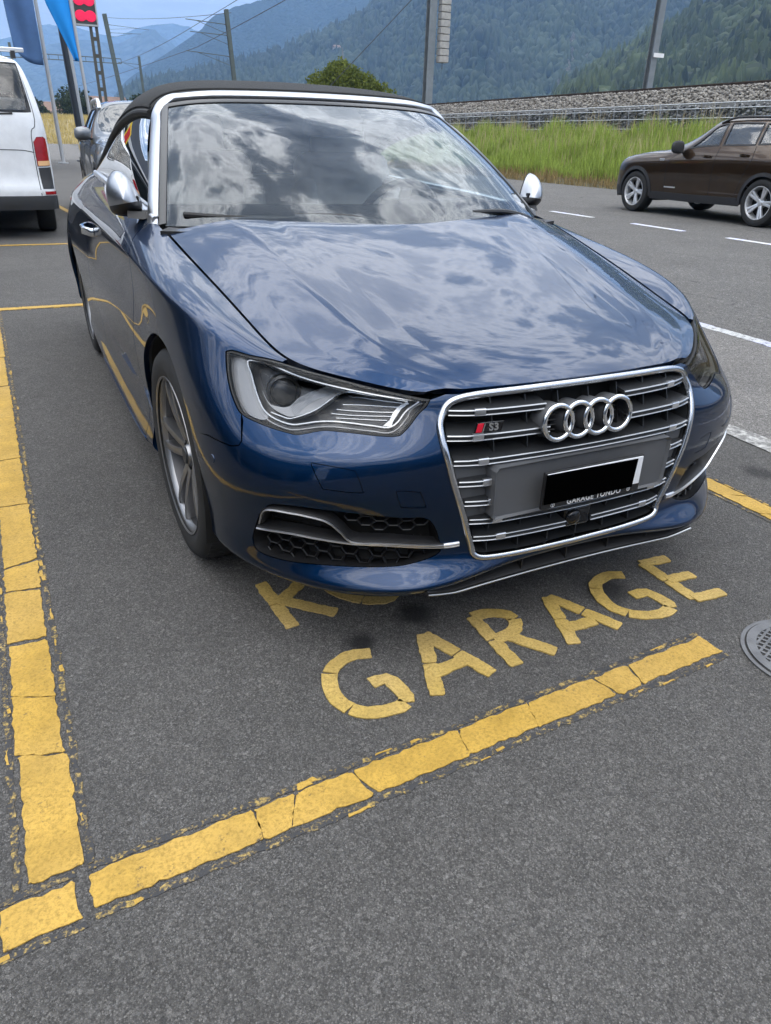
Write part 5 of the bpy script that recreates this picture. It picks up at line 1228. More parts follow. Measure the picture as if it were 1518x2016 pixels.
# bank profile in (n, z)
BANK = [(15.1, -.03), (15.6, .10), (17.0, .85), (18.3, 1.45), (18.75, 1.55)]
def bank_z(n): return np.interp(n, [b[0] for b in BANK], [b[1] for b in BANK])
mb = MB(); ts = np.linspace(-15, 130, 60)
mb.grid(np.array([[rd(n, t_, z) for n, z in BANK] for t_ in ts]), flip=True)
mat('bank_soil', (.07, .062, .030), .95, 0, var=.4, vscale=2)
tag(mb.build('embankment', 'bank_soil', None, 60), kind='structure')
def blades(name, n_, tr, nr, hr, wr, m, lean=.35, zf=bank_z, seed=1, label=None, dens=None):
    r = np.random.default_rng(seed); tt = r.uniform(*tr, n_); nn = r.uniform(*nr, n_)
    if dens is not None: k = r.uniform(0, 1, n_) < dens(nn, tt); tt, nn = tt[k], nn[k]; n_ = len(tt)
    clump = .75+.35*np.sin(tt*1.7+np.sin(nn*3)*2)*np.sin(tt*.6+1)
    h = r.uniform(*hr, n_)*clump; w_ = r.uniform(*wr, n_); a = r.uniform(0, 2*np.pi, n_); la = r.uniform(0, 2*np.pi, n_); ll = h*lean*r.uniform(.2, 1., n_)
    B = np.stack([EN[0]*nn+ET[0]*tt, EN[1]*nn+ET[1]*tt, zf(nn)], 1); s = np.stack([np.cos(a), np.sin(a), 0*a], 1)*w_[:, None]/2
    L1 = np.stack([np.cos(la)*ll*.35, np.sin(la)*ll*.35, h*.6], 1); L2 = np.stack([np.cos(la)*ll, np.sin(la)*ll, h], 1)
    V = np.stack([B-s, B+s, B+L1+s*.7, B+L1-s*.7, B+L2], 1).reshape(-1, 3); k = (np.arange(n_)*5)[:, None]
    T = np.concatenate([k+[0, 1, 2], k+[0, 2, 3], k+[3, 2, 4]])
    return fast_mesh(name, V, T, m)
def leafmat(name, a, b, scale=1.5, trans=.25, isl=.5, broad=None):
    t = NT(name); gn = t.n('NewGeometry'); co = gn.outputs['Position']
    n_ = t.noise(co, scale, 5, .6); r_ = gn.outputs['Random Per Island']
    c = t.mix(t.ramp(n_, (.32, 0.), (.68, 1.)), a, b); c = t.mix(isl, c, t.mix(r_, tuple(x*.5 for x in a), tuple(min(1, x*1.5) for x in b)))
    if broad: c = t.mix(t.ramp(t.noise(co, broad, 5, .6), (.45, 0.), (.60, .8)), c, tuple(x*1.9 for x in b))
    t.col(c); t.set(Roughness=.75); t.b.inputs['Specular IOR Level'].default_value = .15
    if trans:
        tl = t.n('BsdfTranslucent'); t.l(c, tl.inputs[0]); ms = t.n('MixShader', Fac=trans); t.l(t.b.outputs[0], ms.inputs[1]); t.l(tl.outputs[0], ms.inputs[2]); t.l(ms.outputs[0], t.o.inputs[0])
    return t.m
leafmat('grass_green', (.205, .285, .050), (.350, .430, .100)); leafmat('grass_dry', (.34, .27, .14), (.50, .42, .25)); leafmat('grass_brown', (.20, .14, .06), (.32, .24, .11))
tag(blades('tall_grass', 70000, (9, 62), (15.7, 18.5), (.35, .85), (.012, .03), 'grass_green', seed=3), 'tall green grass on the bank beside the road', 'grass', kind='stuff')
tag(blades('roadside_grass', 9000, (6, 62), (15.15, 15.85), (.12, .45), (.012, .028), 'grass_brown', lean=.6, seed=4), 'low brown withered grass along the far road edge', 'grass', kind='stuff')
tag(blades('dry_stalks', 3200, (9, 62), (16.2, 18.6), (.8, 1.35), (.012, .024), 'grass_dry', lean=.25, seed=5), 'tall beige dry stalks standing among the green grass', 'grass', kind='stuff')
# gabion wall: stones behind a wire grid
mat('gabion_stone', (.20, .20, .195), .9, 0, var=.45, vscale=3.5); mat('ballast_stone', (.24, .225, .20), .92, 0, var=.5, vscale=6); mat('wire_steel', (.42, .44, .46), .5, .5); mat('rail_rust', (.075, .052, .040), .7, .4, var=.3, vscale=4)
for nm in ('gabion_stone', 'ballast_stone'):
    mm = MATS[nm]; nt_ = mm.node_tree; b_ = nt_.nodes['Principled BSDF']; g_ = nt_.nodes.new('ShaderNodeNewGeometry'); r_ = nt_.nodes.new('ShaderNodeValToRGB')
    k0, k1 = ((.06, .06, .062), (.30, .30, .295)) if nm[0] == 'g' else ((.085, .075, .065), (.32, .30, .265))
    r_.color_ramp.elements[0].color = (*k0, 1); r_.color_ramp.elements[1].color = (*k1, 1); nt_.links.new(g_.outputs['Random Per Island'], r_.inputs[0]); nt_.links.new(r_.outputs[0], b_.inputs['Base Color'])
GB = tag(empty('gabion_wall', rd(18.8, 30, 1.5)), 'grey stone gabion wall in wire cages along the railway embankment', 'gabion wall'); gofs = np.array(rd(18.8, 30, 1.5))
nst = 6800; tt = rng.uniform(8, 60, nst); zz_ = rng.uniform(1.52, 2.42, nst); nn = 18.86+rng.uniform(0, .08, nst)
C_ = np.stack([EN[0]*nn+ET[0]*tt, EN[1]*nn+ET[1]*tt, zz_], 1)-gofs
V, F = blob_field(C_, np.stack([rng.uniform(.04, .075, nst), rng.uniform(.04, .08, nst), rng.uniform(.03, .055, nst)], 1), IV0, IF0, .22)
o = fast_mesh('gabion_stones', V, F, 'gabion_stone', GB); o['kind'] = 'stuff'
MB().add([np.array(rd(18.92, 8, 1.4))-gofs, np.array(rd(18.92, 60, 1.4))-gofs, np.array(rd(18.92, 60, 2.46))-gofs, np.array(rd(18.92, 8, 2.46))-gofs, np.array(rd(19.4, 8, 2.46))-gofs, np.array(rd(19.4, 60, 2.46))-gofs], [(0, 3, 2, 1), (3, 4, 5, 2)]).build('gabion_core', 'gabion_stone', GB, 0)
for z_ in (1.75, 2.05, 2.32, 2.47): MB().tube([np.array(rd(18.75, a, z_))-gofs for a in (8, 34, 60)], .016, 4).build('cage_wire', 'wire_steel', GB, 0)
for t_ in np.arange(8, 60, .8): MB().tube([np.array(rd(18.745, t_, 1.5))-gofs, np.array(rd(18.745, t_+.12, 2.49))-gofs], .008, 4).build('cage_wire', 'wire_steel', GB, 0)
# ballast
BAL = [(19.0, 2.47), (19.75, 2.98), (22.6, 3.0), (24, 2.2), (26, .2)]
def bal_z(n): return np.interp(n, [b[0] for b in BAL], [b[1] for b in BAL])
mb = MB(); mb.grid(np.array([[rd(n, t_, z-.05) for n, z in BAL] for t_ in np.linspace(-15, 420, 80)]), flip=True)
tag(mb.build('railway_bed', 'ballast_stone', None, 60), kind='structure')
nst = 11000; tt = 9+rng.uniform(0, 1, nst)**1.4*58; nn = rng.uniform(18.98, 20.2, nst)
C_ = np.stack([EN[0]*nn+ET[0]*tt, EN[1]*nn+ET[1]*tt, bal_z(nn)-.01+rng.uniform(-.02, .03, nst)], 1)
V, F = blob_field(C_, np.stack([rng.uniform(.03, .075, nst), rng.uniform(.03, .07, nst), rng.uniform(.025, .055, nst)], 1), IV0, IF0, .28)
tag(fast_mesh('ballast', V, F, 'ballast_stone'), 'loose grey brown ballast stones heaped along the railway track', 'ballast', kind='stuff')
for n_, lab in ((20.35, 'nearer rusty rail on top of the ballast'), (21.79, 'farther rusty rail behind the near one')):
    P = [rd(n_, a, 3.06) for a in np.linspace(-12, 420, 20)]
    tag(MB().sweep(P, [(-.06, -.06), (-.06, -.04), (-.01, -.03), (-.01, .05), (-.035, .06), (-.035, .085), (.035, .085), (.035, .06), (.01, .05), (.01, -.03), (.06, -.04), (.06, -.06)]).build('rail', 'rail_rust', None, 0), lab, 'rail', 'railway rails')

# ---------------------------------------------------------------- hills
HILL = {
 'NEAR': [(36.6, 1.5), (37.39, 2.6), (38.64, 3.4), (40.42, 4.5), (42.45, 5.6), (44.11, 6.5), (46.48, 7.9), (48.91, 9.2), (52.12, 10.1), (56.78, 10.6), (64.28, 10.0), (80, 9)],
 'MID': [(7.4, .9), (8.11, 2.0), (9.15, 2.7), (11.11, 3.05), (14.11, 3.7), (16.81, 4.45), (18.85, 5.2), (20.89, 5.8), (23.24, 6.6), (25.56, 8.0), (28.46, 9.5), (33.24, 10.3), (42.5, 10.2), (51.13, 9.2), (60, 8)],
 'LEFT': [(6.3, .5), (6.7, 1.1), (7.64, 2.2), (8.39, 3.08), (9.94, 4.13), (11.3, 4.89), (13.0, 5.93), (14.69, 6.96), (16.35, 7.57), (18.32, 8.05), (23.57, 9.3), (30.05, 9.8), (36.49, 9.4), (45, 8)],
 'FAR1': [(-60, 4.5), (-40, 5.5), (-25, 4.2), (-12, 4.8), (-6.63, 3.62), (-1.43, 4.21), (1.27, 4.05), (3.05, 4.47), (4.29, 4.94), (6.27, 5.32), (8.21, 5.15), (9.52, 5.76), (10.48, 6.0), (11.37, 5.58), (12.55, 4.66), (13.48, 4.14), (16, 3)],
 'FAR2': [(-40, 6.2), (-25, 5.6), (-14, 6.2), (-6.24, 5.09), (-1.2, 5.23), (1.46, 5.03), (3.25, 5.53), (4.72, 5.75), (6.77, 5.69), (8.26, 5.56), (9.57, 6.11), (10.52, 6.32), (11.79, 6.47), (12.87, 6.28), (13.64, 5.93), (14.95, 6.15), (17.54, 5.7), (24, 5)]}
def fbm(x, y, seed, oct=5):
    r = np.random.default_rng(seed); s = 0; a = 1.
    for k in range(oct):
        p = r.uniform(0, 6.28, 6); f = 2.0**k
        s = s+a*(np.sin(x*f*1.1+p[0]+1.3*np.sin(y*f*.7+p[1]))*np.cos(y*f*.9+p[2]+1.1*np.sin(x*f*.6+p[3]))); a *= .52
    return s
def hill_fn(key, d0, d1, rough, seed, pw=1.15):
    az = np.array([a for a, e_ in HILL[key]]); el = np.array([e_ for a, e_ in HILL[key]])
    def f(A, T):
        d = d0+(d1-d0)*T; e_ = np.interp(A, az, el); Hh = np.tan(np.radians(e_))*d1
        gul = fbm(A*.55, T*3.2, seed); z = Hh*(np.clip(T, 0, 1)**pw)+rough*gul*np.clip(T*(1.12-T)*3.2, 0, 1)*Hh*.06
        z = np.where(T > 1, Hh*(1-.8*(T-1)*4)+0*z, z)
        return np.stack([CAM_POS.x+np.sin(np.radians(A))*d, CAM_POS.y+np.cos(np.radians(A))*d, z+0*d], -1)
    return f, (az[0], az[-1])
def hill(name, key, d0, d1, na, nt2, m, rough=1., seed=1, label='', pw=1.15):
    f, (a0, a1) = hill_fn(key, d0, d1, rough, seed, pw); A, T = np.meshgrid(np.linspace(a0, a1, na), np.linspace(-.02, 1.12, nt2), indexing='ij')
    P = f(A, T); mb = MB(); mb.grid(P, flip=True); o = mb.build(name, m, None, 180); return tag(o, kind='structure'), f
def forestmat(name, a, b, rock, scale, rk=.66, bump=.9, bd=6.):
    t = NT(name); gn = t.n('NewGeometry').outputs['Position']
    n1_ = t.noise(gn, scale, 7, .66); v = t.voro(gn, scale*5, 'Distance'); n2_ = t.noise(gn, scale*.12, 6, .6)
    c = t.mix(t.ramp(n1_, (.30, 0.), (.70, 1.)), a, b); c = t.mix(t.ramp(v, (.1, .0), (.75, .65)), c, tuple(x*.35 for x in a))
    c = t.mix(t.ramp(t.math('ADD', t.math('MULTIPLY', n2_, .7), t.math('MULTIPLY', n1_, .3)), (rk, 0.), (rk+.06, 1.)), c, rock)
    t.col(c); t.set(Roughness=.95); t.b.inputs['Specular IOR Level'].default_value = .05; t.bump(t.math('SUBTRACT', n1_, v), bump, bd); return t.m
forestmat('slope_near', (.012, .022, .010), (.028, .042, .018), (.20, .18, .15), .06, .60); forestmat('slope_mid', (.012, .024, .013), (.030, .045, .022), (.24, .22, .20), .035, .60)
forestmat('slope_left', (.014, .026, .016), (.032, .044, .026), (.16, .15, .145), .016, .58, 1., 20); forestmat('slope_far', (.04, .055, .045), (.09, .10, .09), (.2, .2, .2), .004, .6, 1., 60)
_, fN = hill('near_hill', 'NEAR', 330, 720, 90, 40, 'slope_near', 1.2, 2); _, fM = hill('wooded_hill', 'MID', 820, 1500, 130, 50, 'slope_mid', 1.3, 5)
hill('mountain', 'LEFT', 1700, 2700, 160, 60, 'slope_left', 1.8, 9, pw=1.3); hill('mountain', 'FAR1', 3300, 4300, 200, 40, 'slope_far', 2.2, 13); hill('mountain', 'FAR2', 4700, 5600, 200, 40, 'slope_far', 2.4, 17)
leafmat('forest_leaf', (.008, .015, .008), (.030, .040, .016), .05, 0, .75, .012); leafmat('forest_leaf_far', (.006, .013, .009), (.022, .030, .016), .03, 0, .75, .006)
def forest(f, rngA, n_, size, m, name, label, V0, F0, seed, bare):
    r = np.random.default_rng(seed); A = r.uniform(*rngA, n_); T = r.uniform(.0, 1.02, n_); k = bare(A, T) < r.uniform(0, 1, n_); A, T = A[k], T[k]; n_ = len(A); P = f(A, T)
    con = r.uniform(0, 1, n_) < .35; s = r.uniform(*size, n_); rad = np.stack([s*np.where(con, .30, .55), s*np.where(con, .30, .55), s*np.where(con, .95, .65)], 1)
    C_ = P+np.stack([0*s, 0*s, rad[:, 2]*.72], 1)
    V, F = blob_field(C_, rad, V0, F0, .34)
    # pointed tops for the conifers
    m_ = len(V0); V = V.reshape(-1, m_, 3); up_ = (V[..., 2]-C_[:, None, 2])/rad[:, None, 2]; sc_ = np.where(con[:, None], np.clip(1.0-.75*np.clip(up_, -.4, 1.), .08, 1.3), 1.)
    V[..., :2] = C_[:, None, :2]+(V[..., :2]-C_[:, None, :2])*sc_[..., None]
    return tag(fast_mesh(name, V.reshape(-1, 3), F, m), label, 'forest', kind='stuff')
forest(fN, (36.9, 62), 9000, (5.5, 12), 'forest_leaf', 'woodland', 'dark mixed woodland covering the near hillside at the right', IV1, IF1, 3, lambda A, T: .9*((np.abs(A-40.2-T*3) < .8) & (T < .5)))
forest(fM, (7.6, 50), 20000, (7, 15), 'forest_leaf_far', 'woodland', 'bluish woodland on the middle hillside behind the railway', IV0, IF0, 4, lambda A, T: .9*(fbm(A*.5+2, T*4, 31, 3) > .95))
# pale rock scar low on the wooded hill
A_, T_ = np.meshgrid(np.linspace(36.9, 40.6, 40), np.linspace(.16, .50, 34), indexing='ij'); P = fM(A_, T_); P[..., 2] += 9+5*fbm(A_*6, T_*40, 77, 4)
keep = (((A_-38.6-(T_-.3)*5)/(1.35+.45*np.sin(T_*37)))**2+((T_-.32)/.145)**2+.22*fbm(A_*3.1, T_*30, 78, 4)) < 1
idx = np.arange(P.shape[0]*P.shape[1]).reshape(P.shape[:2]); F = [(idx[i, j], idx[i+1, j], idx[i+1, j+1], idx[i, j+1])[::-1] for i in range(39) for j in range(33) if keep[i, j]]
forestmat('scar_rock', (.13, .12, .105), (.34, .32, .29), (.05, .06, .035), .09, .60, 1., 8)
tag(mesh_obj('rock_face', P.reshape(-1, 3), F, 'scar_rock', None, 40), kind='structure')
# ---------------------------------------------------------------- other vehicles
def gloss_paint(name, c, metal=.4, rough=.35):
    t = NT(name); co = t.co(); n_ = t.noise(co, 6, 5, .6); t.col(t.mix(t.ramp(n_, (.3, 0.), (.7, 1.)), tuple(x*.9 for x in c), tuple(min(1, x*1.08) for x in c)))
    t.set(Metallic=metal, Roughness=rough, **{'Coat Weight': 1., 'Coat Roughness': .02}); return t.m
gloss_paint('paint_brown', (.060, .035, .017), 1., .34); gloss_paint('paint_grey', (.17, .18, .19), 1., .4); gloss_paint('paint_van_white', (.70, .72, .74), 0., .4)
mat('cladding', (.022, .022, .024), .6, 0, var=.1); mat('bumper_grey', (.05, .054, .06), .55, 0, var=.1, vscale=3)
t = NT('dark_glass'); t.set(**{'Base Color': (.012, .016, .018), 'Roughness': .03}); t.b.inputs['IOR'].default_value = 1.9; t.l(t.ramp(t.noise(t.co(), 2, 3, .5), (.3, .0), (.7, .03)), t.b.inputs['Roughness'])
mat('lamp_red', (.30, .008, .012), .12, 0, var=.2, vscale=9); mat('lamp_amber', (.75, .45, .22), .2); mat('lamp_clear', (.55, .57, .60), .08, .5); mat('wheel_silver', (.72, .73, .74), .34, .75, var=.05)
t = NT('tinted_glass'); gl = t.n('BsdfGlossy', Roughness=.0); tr = t.n('BsdfTransparent'); tr.inputs['Color'].default_value = (.55, .60, .60, 1); fn = t.n('Fresnel', IOR=1.6); ms = t.n('MixShader')
t.l(t.math('MULTIPLY', fn.outputs[0], 2.6, True), ms.inputs[0]); t.l(tr.outputs[0], ms.inputs[1]); t.l(gl.outputs[0], ms.inputs[2]); t.l(ms.outputs[0], t.o.inputs[0])
def road_wheel(parent, x, y, z, R_, rim, w_, sd, m='wheel_silver', ns=5, twin=True):
    h = empty('wheel', parent=parent); h.location = (x, y, z); Mw = Matrix.Rotation(sd*math.pi/2, 4, 'Y'); b = w_/2
    MB().lathe([(rim-.005, -b), (R_*.84, -b-.006), (R_*.95, -b+.004), (R_, -b*.68), (R_+.001, 0), (R_, b*.68), (R_*.95, b-.004), (R_*.84, b+.006), (rim+.008, b), (rim-.004, b-.008)], 56, Mw).build('tyre', 'tyre_rubber', h, 40)
    MB().lathe([(rim+.003, b-.002), (rim-.008, b-.002), (rim-.016, b-.02), (rim-.03, -.02), (rim-.03, -b), (rim, -b)], 56, Mw).build('rim', m, h, 40)
    MB().lathe([(0, .0), (rim-.03, .0)], 32, Mw).build('brake_shadow', 'grille_void', h); MB().lathe([(0, b-.030), (.026, b-.032), (.032, b-.045), (.065, b-.055), (.07, 0)], 28, Mw).build('hub', m, h, 40)
    for k in range(ns):
        a0 = 2*math.pi*k/ns+.3; sp = MB()
        for s_ in ((-1, 1) if twin else (0,)):
            rs = np.linspace(.04, rim-.006, 7); P_ = np.array([(r_*math.cos(a0+s_*.13), r_*math.sin(a0+s_*.13), b-.045+.030*((r_-.04)/(rim-.046))**.8) for r_ in rs]); wd = np.linspace(.016, .020, 7)*(1 if twin else 2.2)
            S, Uu, T = frame_mats(P_, False, (0, 0, 1)); V = []; F = []
            for i in range(7):
                for a_, b_ in ((-1, -.035), (-1, -.003), (-.6, 0), (.6, 0), (1, -.003), (1, -.035)): V.append(P_[i]+S[i]*a_*wd[i]+Uu[i]*b_)
            for i in range(6):
                for q in range(6): F.append((i*6+q, i*6+(q+1) % 6, (i+1)*6+(q+1) % 6, (i+1)*6+q))
            sp.add(V, F, Mw)
        sp.build('spoke', m, h, 30)
    return h
def arch(surf, yc, zc, r, a0, a1, n, guess):
    a = np.radians(np.linspace(a0, a1, n)); return [tuple(p) for p in uv_of_yz(surf, np.stack([yc-r*np.cos(a), zc+r*np.sin(a)], 1), guess)]
def uvline(surf, parent, pts, w, name, m, sd=1, off=.001, n=8):
    L_ = smooth_loop(pts, n, False); P = (surf(L_)+surf.normal(L_)*off)*[sd, 1, 1]; Nn = surf.normal(L_)*[sd, 1, 1]
    return MB().sweep(P, [(-w/2, -.003), (-w/2, .001), (w/2, .001), (w/2, -.003)], up=Nn).build(name, m, parent, 0)

def suv(name, label, cat, loc, rz, rows, cfg):
    h = tag(empty(name, loc, rz), label, cat); S = Loft(rows, su=.35, sv=.2); nv = S.n-1; pm = cfg['paint']
    f0, f1, wr, wz = cfg['axle']; af = arch(S, f0, wz, wr, -8, 188, 30, cfg['gf']); ar = arch(S, f1, wz, wr, -8, 188, 30, cfg['gr'])
    for sd in (-1, 1):
        win = [smooth_loop([tuple(p) for p in q], 3) for q in cfg['windows']]
        ws = cfg['screen']; U1 = cfg['umax']
        vb = cfg['vclad']
        afu = [p for p in af if p[1] > .02]; aru = [p for p in ar if p[1] > .02]
        # body above the cladding, one trimmed panel per side
        lp = [(0, 0.)] + [(q, 0.) for q in np.linspace(.5, afu[0][0]-.05, 8)] + afu + [(q, 0.) for q in np.linspace(afu[-1][0]+.05, aru[0][0]-.05, 12)] + aru + [(q, 0.) for q in np.linspace(aru[-1][0]+.05, U1, 8)] + [(U1, q) for q in np.linspace(.5, nv-.01, 10)] + [(q, nv-.001) for q in np.linspace(U1-.3, 0.01, 40)] + [(0, q) for q in np.linspace(nv-.5, .5, 8)]
        panel('body', S, np.array(lp), win+[np.array(ws)], step=.05, m=pm, parent=h, side=sd, flange=.0, gap=0)
        for q in win: panel('side_window', S, q, step=.06, m='tinted_glass', parent=h, side=sd, flange=0, gap=.012, off=-.006); 
        for q in win:
            L_ = dense_loop(S, q, .05); P = (S(L_)+S.normal(L_)*.002)*[sd, 1, 1]
            MB().sweep(P, [(-.012, -.004), (-.012, .003), (.012, .003), (.012, -.004)], up=S.normal(L_)*[sd, 1, 1], closed=True).build('window_frame', 'cladding', h, 0)
        panel('windscreen', S, np.array(ws), step=.08, m='dark_glass', parent=h, side=sd, flange=0, gap=.0, off=-.002)
        # dark cladding round the arches and along the sill
        for A_ in (afu, aru):
            L_ = np.array(A_); P = (S(L_)+S.normal(L_)*.004)*[sd, 1, 1]; wd = cfg['clad']
            MB().sweep(P, [(-wd, -.003), (-wd, .006), (wd*.15, .010), (wd*.15, -.03)] if sd > 0 else [(-wd*.15, -.03), (-wd*.15, .010), (wd, .006), (wd, -.003)], up=S.normal(L_)*[sd, 1, 1]).build('arch_trim', 'cladding', h, 30)
        lo = [(q, 0.) for q in np.linspace(afu[-1][0]+.05, aru[0][0]-.05, 12)]; hi = [(q, vb) for q in np.linspace(aru[0][0]-.12, afu[-1][0]+.12, 12)]
        panel('sill_cladding', S, np.array(lo+hi), step=.06, m='cladding', parent=h, side=sd, flange=.012, gap=0, off=.010)
        lo = [(q, 0.) for q in np.linspace(0, afu[0][0]-.03, 10)]; hi = [(q, cfg['vfront']) for q in np.linspace(afu[0][0]-.10, 0, 10)]
        panel('front_apron', S, np.array(lo+hi), step=.06, m='cladding', parent=h, side=sd, flange=.01, gap=0, off=.006)
        for pts in cfg['gaps']: uvline(S, h, pts, .007, 'panel_gap', 'grille_void', sd)
        for u_, v_ in cfg['handles']:
            p = S([(u_, v_)])[0]*[sd, 1, 1]; nn = S.normal([(u_, v_)])[0]*[sd, 1, 1]
            MB().sweep([p+[0, -.085, 0]+nn*.004, p+[0, -.05, 0]+nn*.03, p+[0, .05, 0]+nn*.03, p+[0, .085, 0]+nn*.004], [(-.01, -.012), (-.01, .012), (.01, .012), (.01, -.012)]).build('handle', cfg.get('handle_mat', pm), h, 40)
        # door mirror
        mx, my, mz = cfg['mirror']; Mm = Matrix.Translation((sd*(mx+.10), my, mz)) @ Matrix.Diagonal((.13, .075, .10, 1))
        V = [(np.sign(v[0])*abs(v[0])**.7, (v[1] if v[1] < 0 else v[1]*.35), np.sign(v[2])*abs(v[2])**.75) for v in IV1]
        MB().add(V, [tuple(f) for f in IF1], Mm).build('door_mirror', cfg.get('mirror_mat', pm), h, 60); MB().box((sd*(mx-.02), my, mz-.07), (.16, .05, .03)).build('mirror_foot', 'cladding', h, 0, .008)
        for yc in (f0, f1):
            road_wheel(h, sd*cfg['track'], yc, cfg['wheel'][0], cfg['wheel'][0], cfg['wheel'][1], .225, sd)
            Mw = Matrix.Translation((sd*.42, yc, wz)) @ Matrix.Rotation(sd*math.pi/2, 4, 'Y'); c = math.pi if sd > 0 else 0.
            MB().lathe([(.02, 0), (wr+.02, 0), (wr+.02, cfg['track']-.42+.02)], 30, Mw, c-1.9, c+1.9).build('wheel_housing', 'grille_void', h)
        if cfg.get('rails'):
            L_ = np.array([(q, cfg['rails'][2]) for q in np.linspace(cfg['rails'][0], cfg['rails'][1], 20)]); P = (S(L_)+np.array([0, 0, cfg['rails'][3]])*np.minimum(1, np.minimum(np.arange(20), np.arange(20)[::-1])/2.5)[:, None])*[sd, 1, 1]
            MB().tube(P, cfg.get('rail_r', .018), 8).build('roof_rail', cfg['rail_mat'], h, 60)
        hl = smooth_loop([tuple(p) for p in cfg['lamp']], 4); panel('headlight', S, hl, step=.05, m='lamp_clear', parent=h, side=sd, flange=.01, gap=0, off=.004)
    MB().box((0, (f0+f1)/2, .34), (1.3, f1-f0+1.2, .12)).build('underbody', 'grille_void', h, 0)
    MB().box((0, (f0+f1)/2+.3, .75), (1.4, 2.4, .3)).build('cabin_floor', 'interior_black', h, 0)
    for sx_ in (-.36, .36):
        for sy_ in (2.35, 3.2):
            b_ = MB().box((sx_, sy_+.12, 1.02), (.46, .14, .55)).build('seat_back', 'interior_black', h, 30, .05, 3); MB().box((sx_, sy_+.16, 1.34), (.24, .09, .16)).build('head_restraint', 'interior_black', h, 30, .03, 3)
    MB().tube([(.36+.17*math.cos(q), 1.98+.05*math.sin(q), 1.06+.15*math.sin(q)) for q in np.linspace(0, 6.28, 25)[:-1]], .014, 6, True).build('steering_wheel', 'interior_black', h)
    return h, S
# brown SUV on the far lane
def side(xs, ys, zs): return {k: (x, y, z) for k, (x, y, z) in enumerate(zip(xs, ys, zs))}
bx_ = [
 side((0, .42, .72, .85, .865, .855, .855, .855, .86, .865, .84, .70, 0), (.04, .06, .20, .42, .82, 1.35, 1.72, 2.3, 3.0, 3.58, 4.05, 4.30, 4.42), (.22, .22, .23, .25, .25, .25, .25, .25, .26, .27, .32, .36, .38)),
 side((0, .42, .74, .875, .895, .885, .883, .883, .887, .895, .87, .72, 0), (.0, .02, .17, .40, .82, 1.35, 1.72, 2.3, 3.0, 3.58, 4.08, 4.34, 4.46), (.40, .40, .40, .40, .40, .40, .40, .40, .41, .42, .45, .47, .48)),
 side((0, .42, .75, .882, .902, .893, .892, .892, .895, .902, .88, .73, 0), (.0, .02, .17, .40, .82, 1.35, 1.72, 2.3, 3.0, 3.58, 4.08, 4.34, 4.46), (.60, .60, .60, .61, .62, .60, .60, .60, .61, .64, .66, .66, .66)),
 side((0, .42, .74, .872, .898, .894, .893, .893, .897, .90, .875, .73, 0), (.02, .04, .18, .40, .82, 1.35, 1.72, 2.3, 3.0, 3.58, 4.08, 4.34, 4.45), (.72, .72, .74, .77, .80, .815, .825, .845, .87, .89, .90, .90, .90)),
 side((0, .40, .70, .835, .868, .874, .876, .878, .88, .878, .85, .71, 0), (.05, .07, .22, .43, .84, 1.36, 1.73, 2.3, 3.0, 3.58, 4.08, 4.33, 4.43), (.80, .80, .82, .845, .865, .875, .885, .90, .925, .94, .95, .95, .95)),
 side((0, .36, .62, .75, .80, .82, .838, .845, .843, .835, .80, .67, 0), (.12, .14, .28, .48, .88, 1.38, 1.74, 2.3, 3.0, 3.58, 4.06, 4.28, 4.38), (.87, .87, .885, .915, .95, .965, .985, 1.005, 1.03, 1.05, 1.06, 1.05, 1.05)),
 side((0, .30, .52, .62, .68, .72, .775, .72, .715, .70, .66, .57, 0), (.25, .26, .36, .55, .92, 1.34, 1.86, 2.3, 3.0, 3.58, 4.02, 4.20, 4.30), (.91, .91, .92, .94, .985, 1.01, 1.09, 1.25, 1.27, 1.27, 1.25, 1.22, 1.22)),
 side((0, .25, .40, .48, .52, .60, .66, .60, .60, .59, .56, .48, 0), (.40, .41, .48, .62, .95, 1.30, 1.98, 2.32, 3.0, 3.58, 3.98, 4.10, 4.18), (.94, .94, .95, .965, 1.01, 1.035, 1.25, 1.44, 1.47, 1.45, 1.40, 1.35, 1.36)),
 side((0, .15, .25, .30, .34, .40, .45, .42, .42, .41, .38, .30, 0), (.55, .56, .60, .72, .97, 1.26, 1.86, 2.25, 3.0, 3.58, 3.95, 4.05, 4.12), (.965, .965, .97, .985, 1.02, 1.05, 1.31, 1.50, 1.53, 1.51, 1.455, 1.41, 1.41)),
 side((0, .0, .0, .0, .0, .0, .0, .0, .0, .0, .0, .0, 0), (.62, .63, .66, .76, .98, 1.24, 1.80, 2.22, 3.0, 3.58, 3.94, 4.02, 4.10), (.975, .975, .98, .99, 1.025, 1.055, 1.32, 1.515, 1.54, 1.525, 1.47, 1.42, 1.42))]
for r_ in bx_:
    for k in r_: r_[k] = (r_[k][0]+(0.0 if k in (0, 12) else .0), *r_[k][1:])
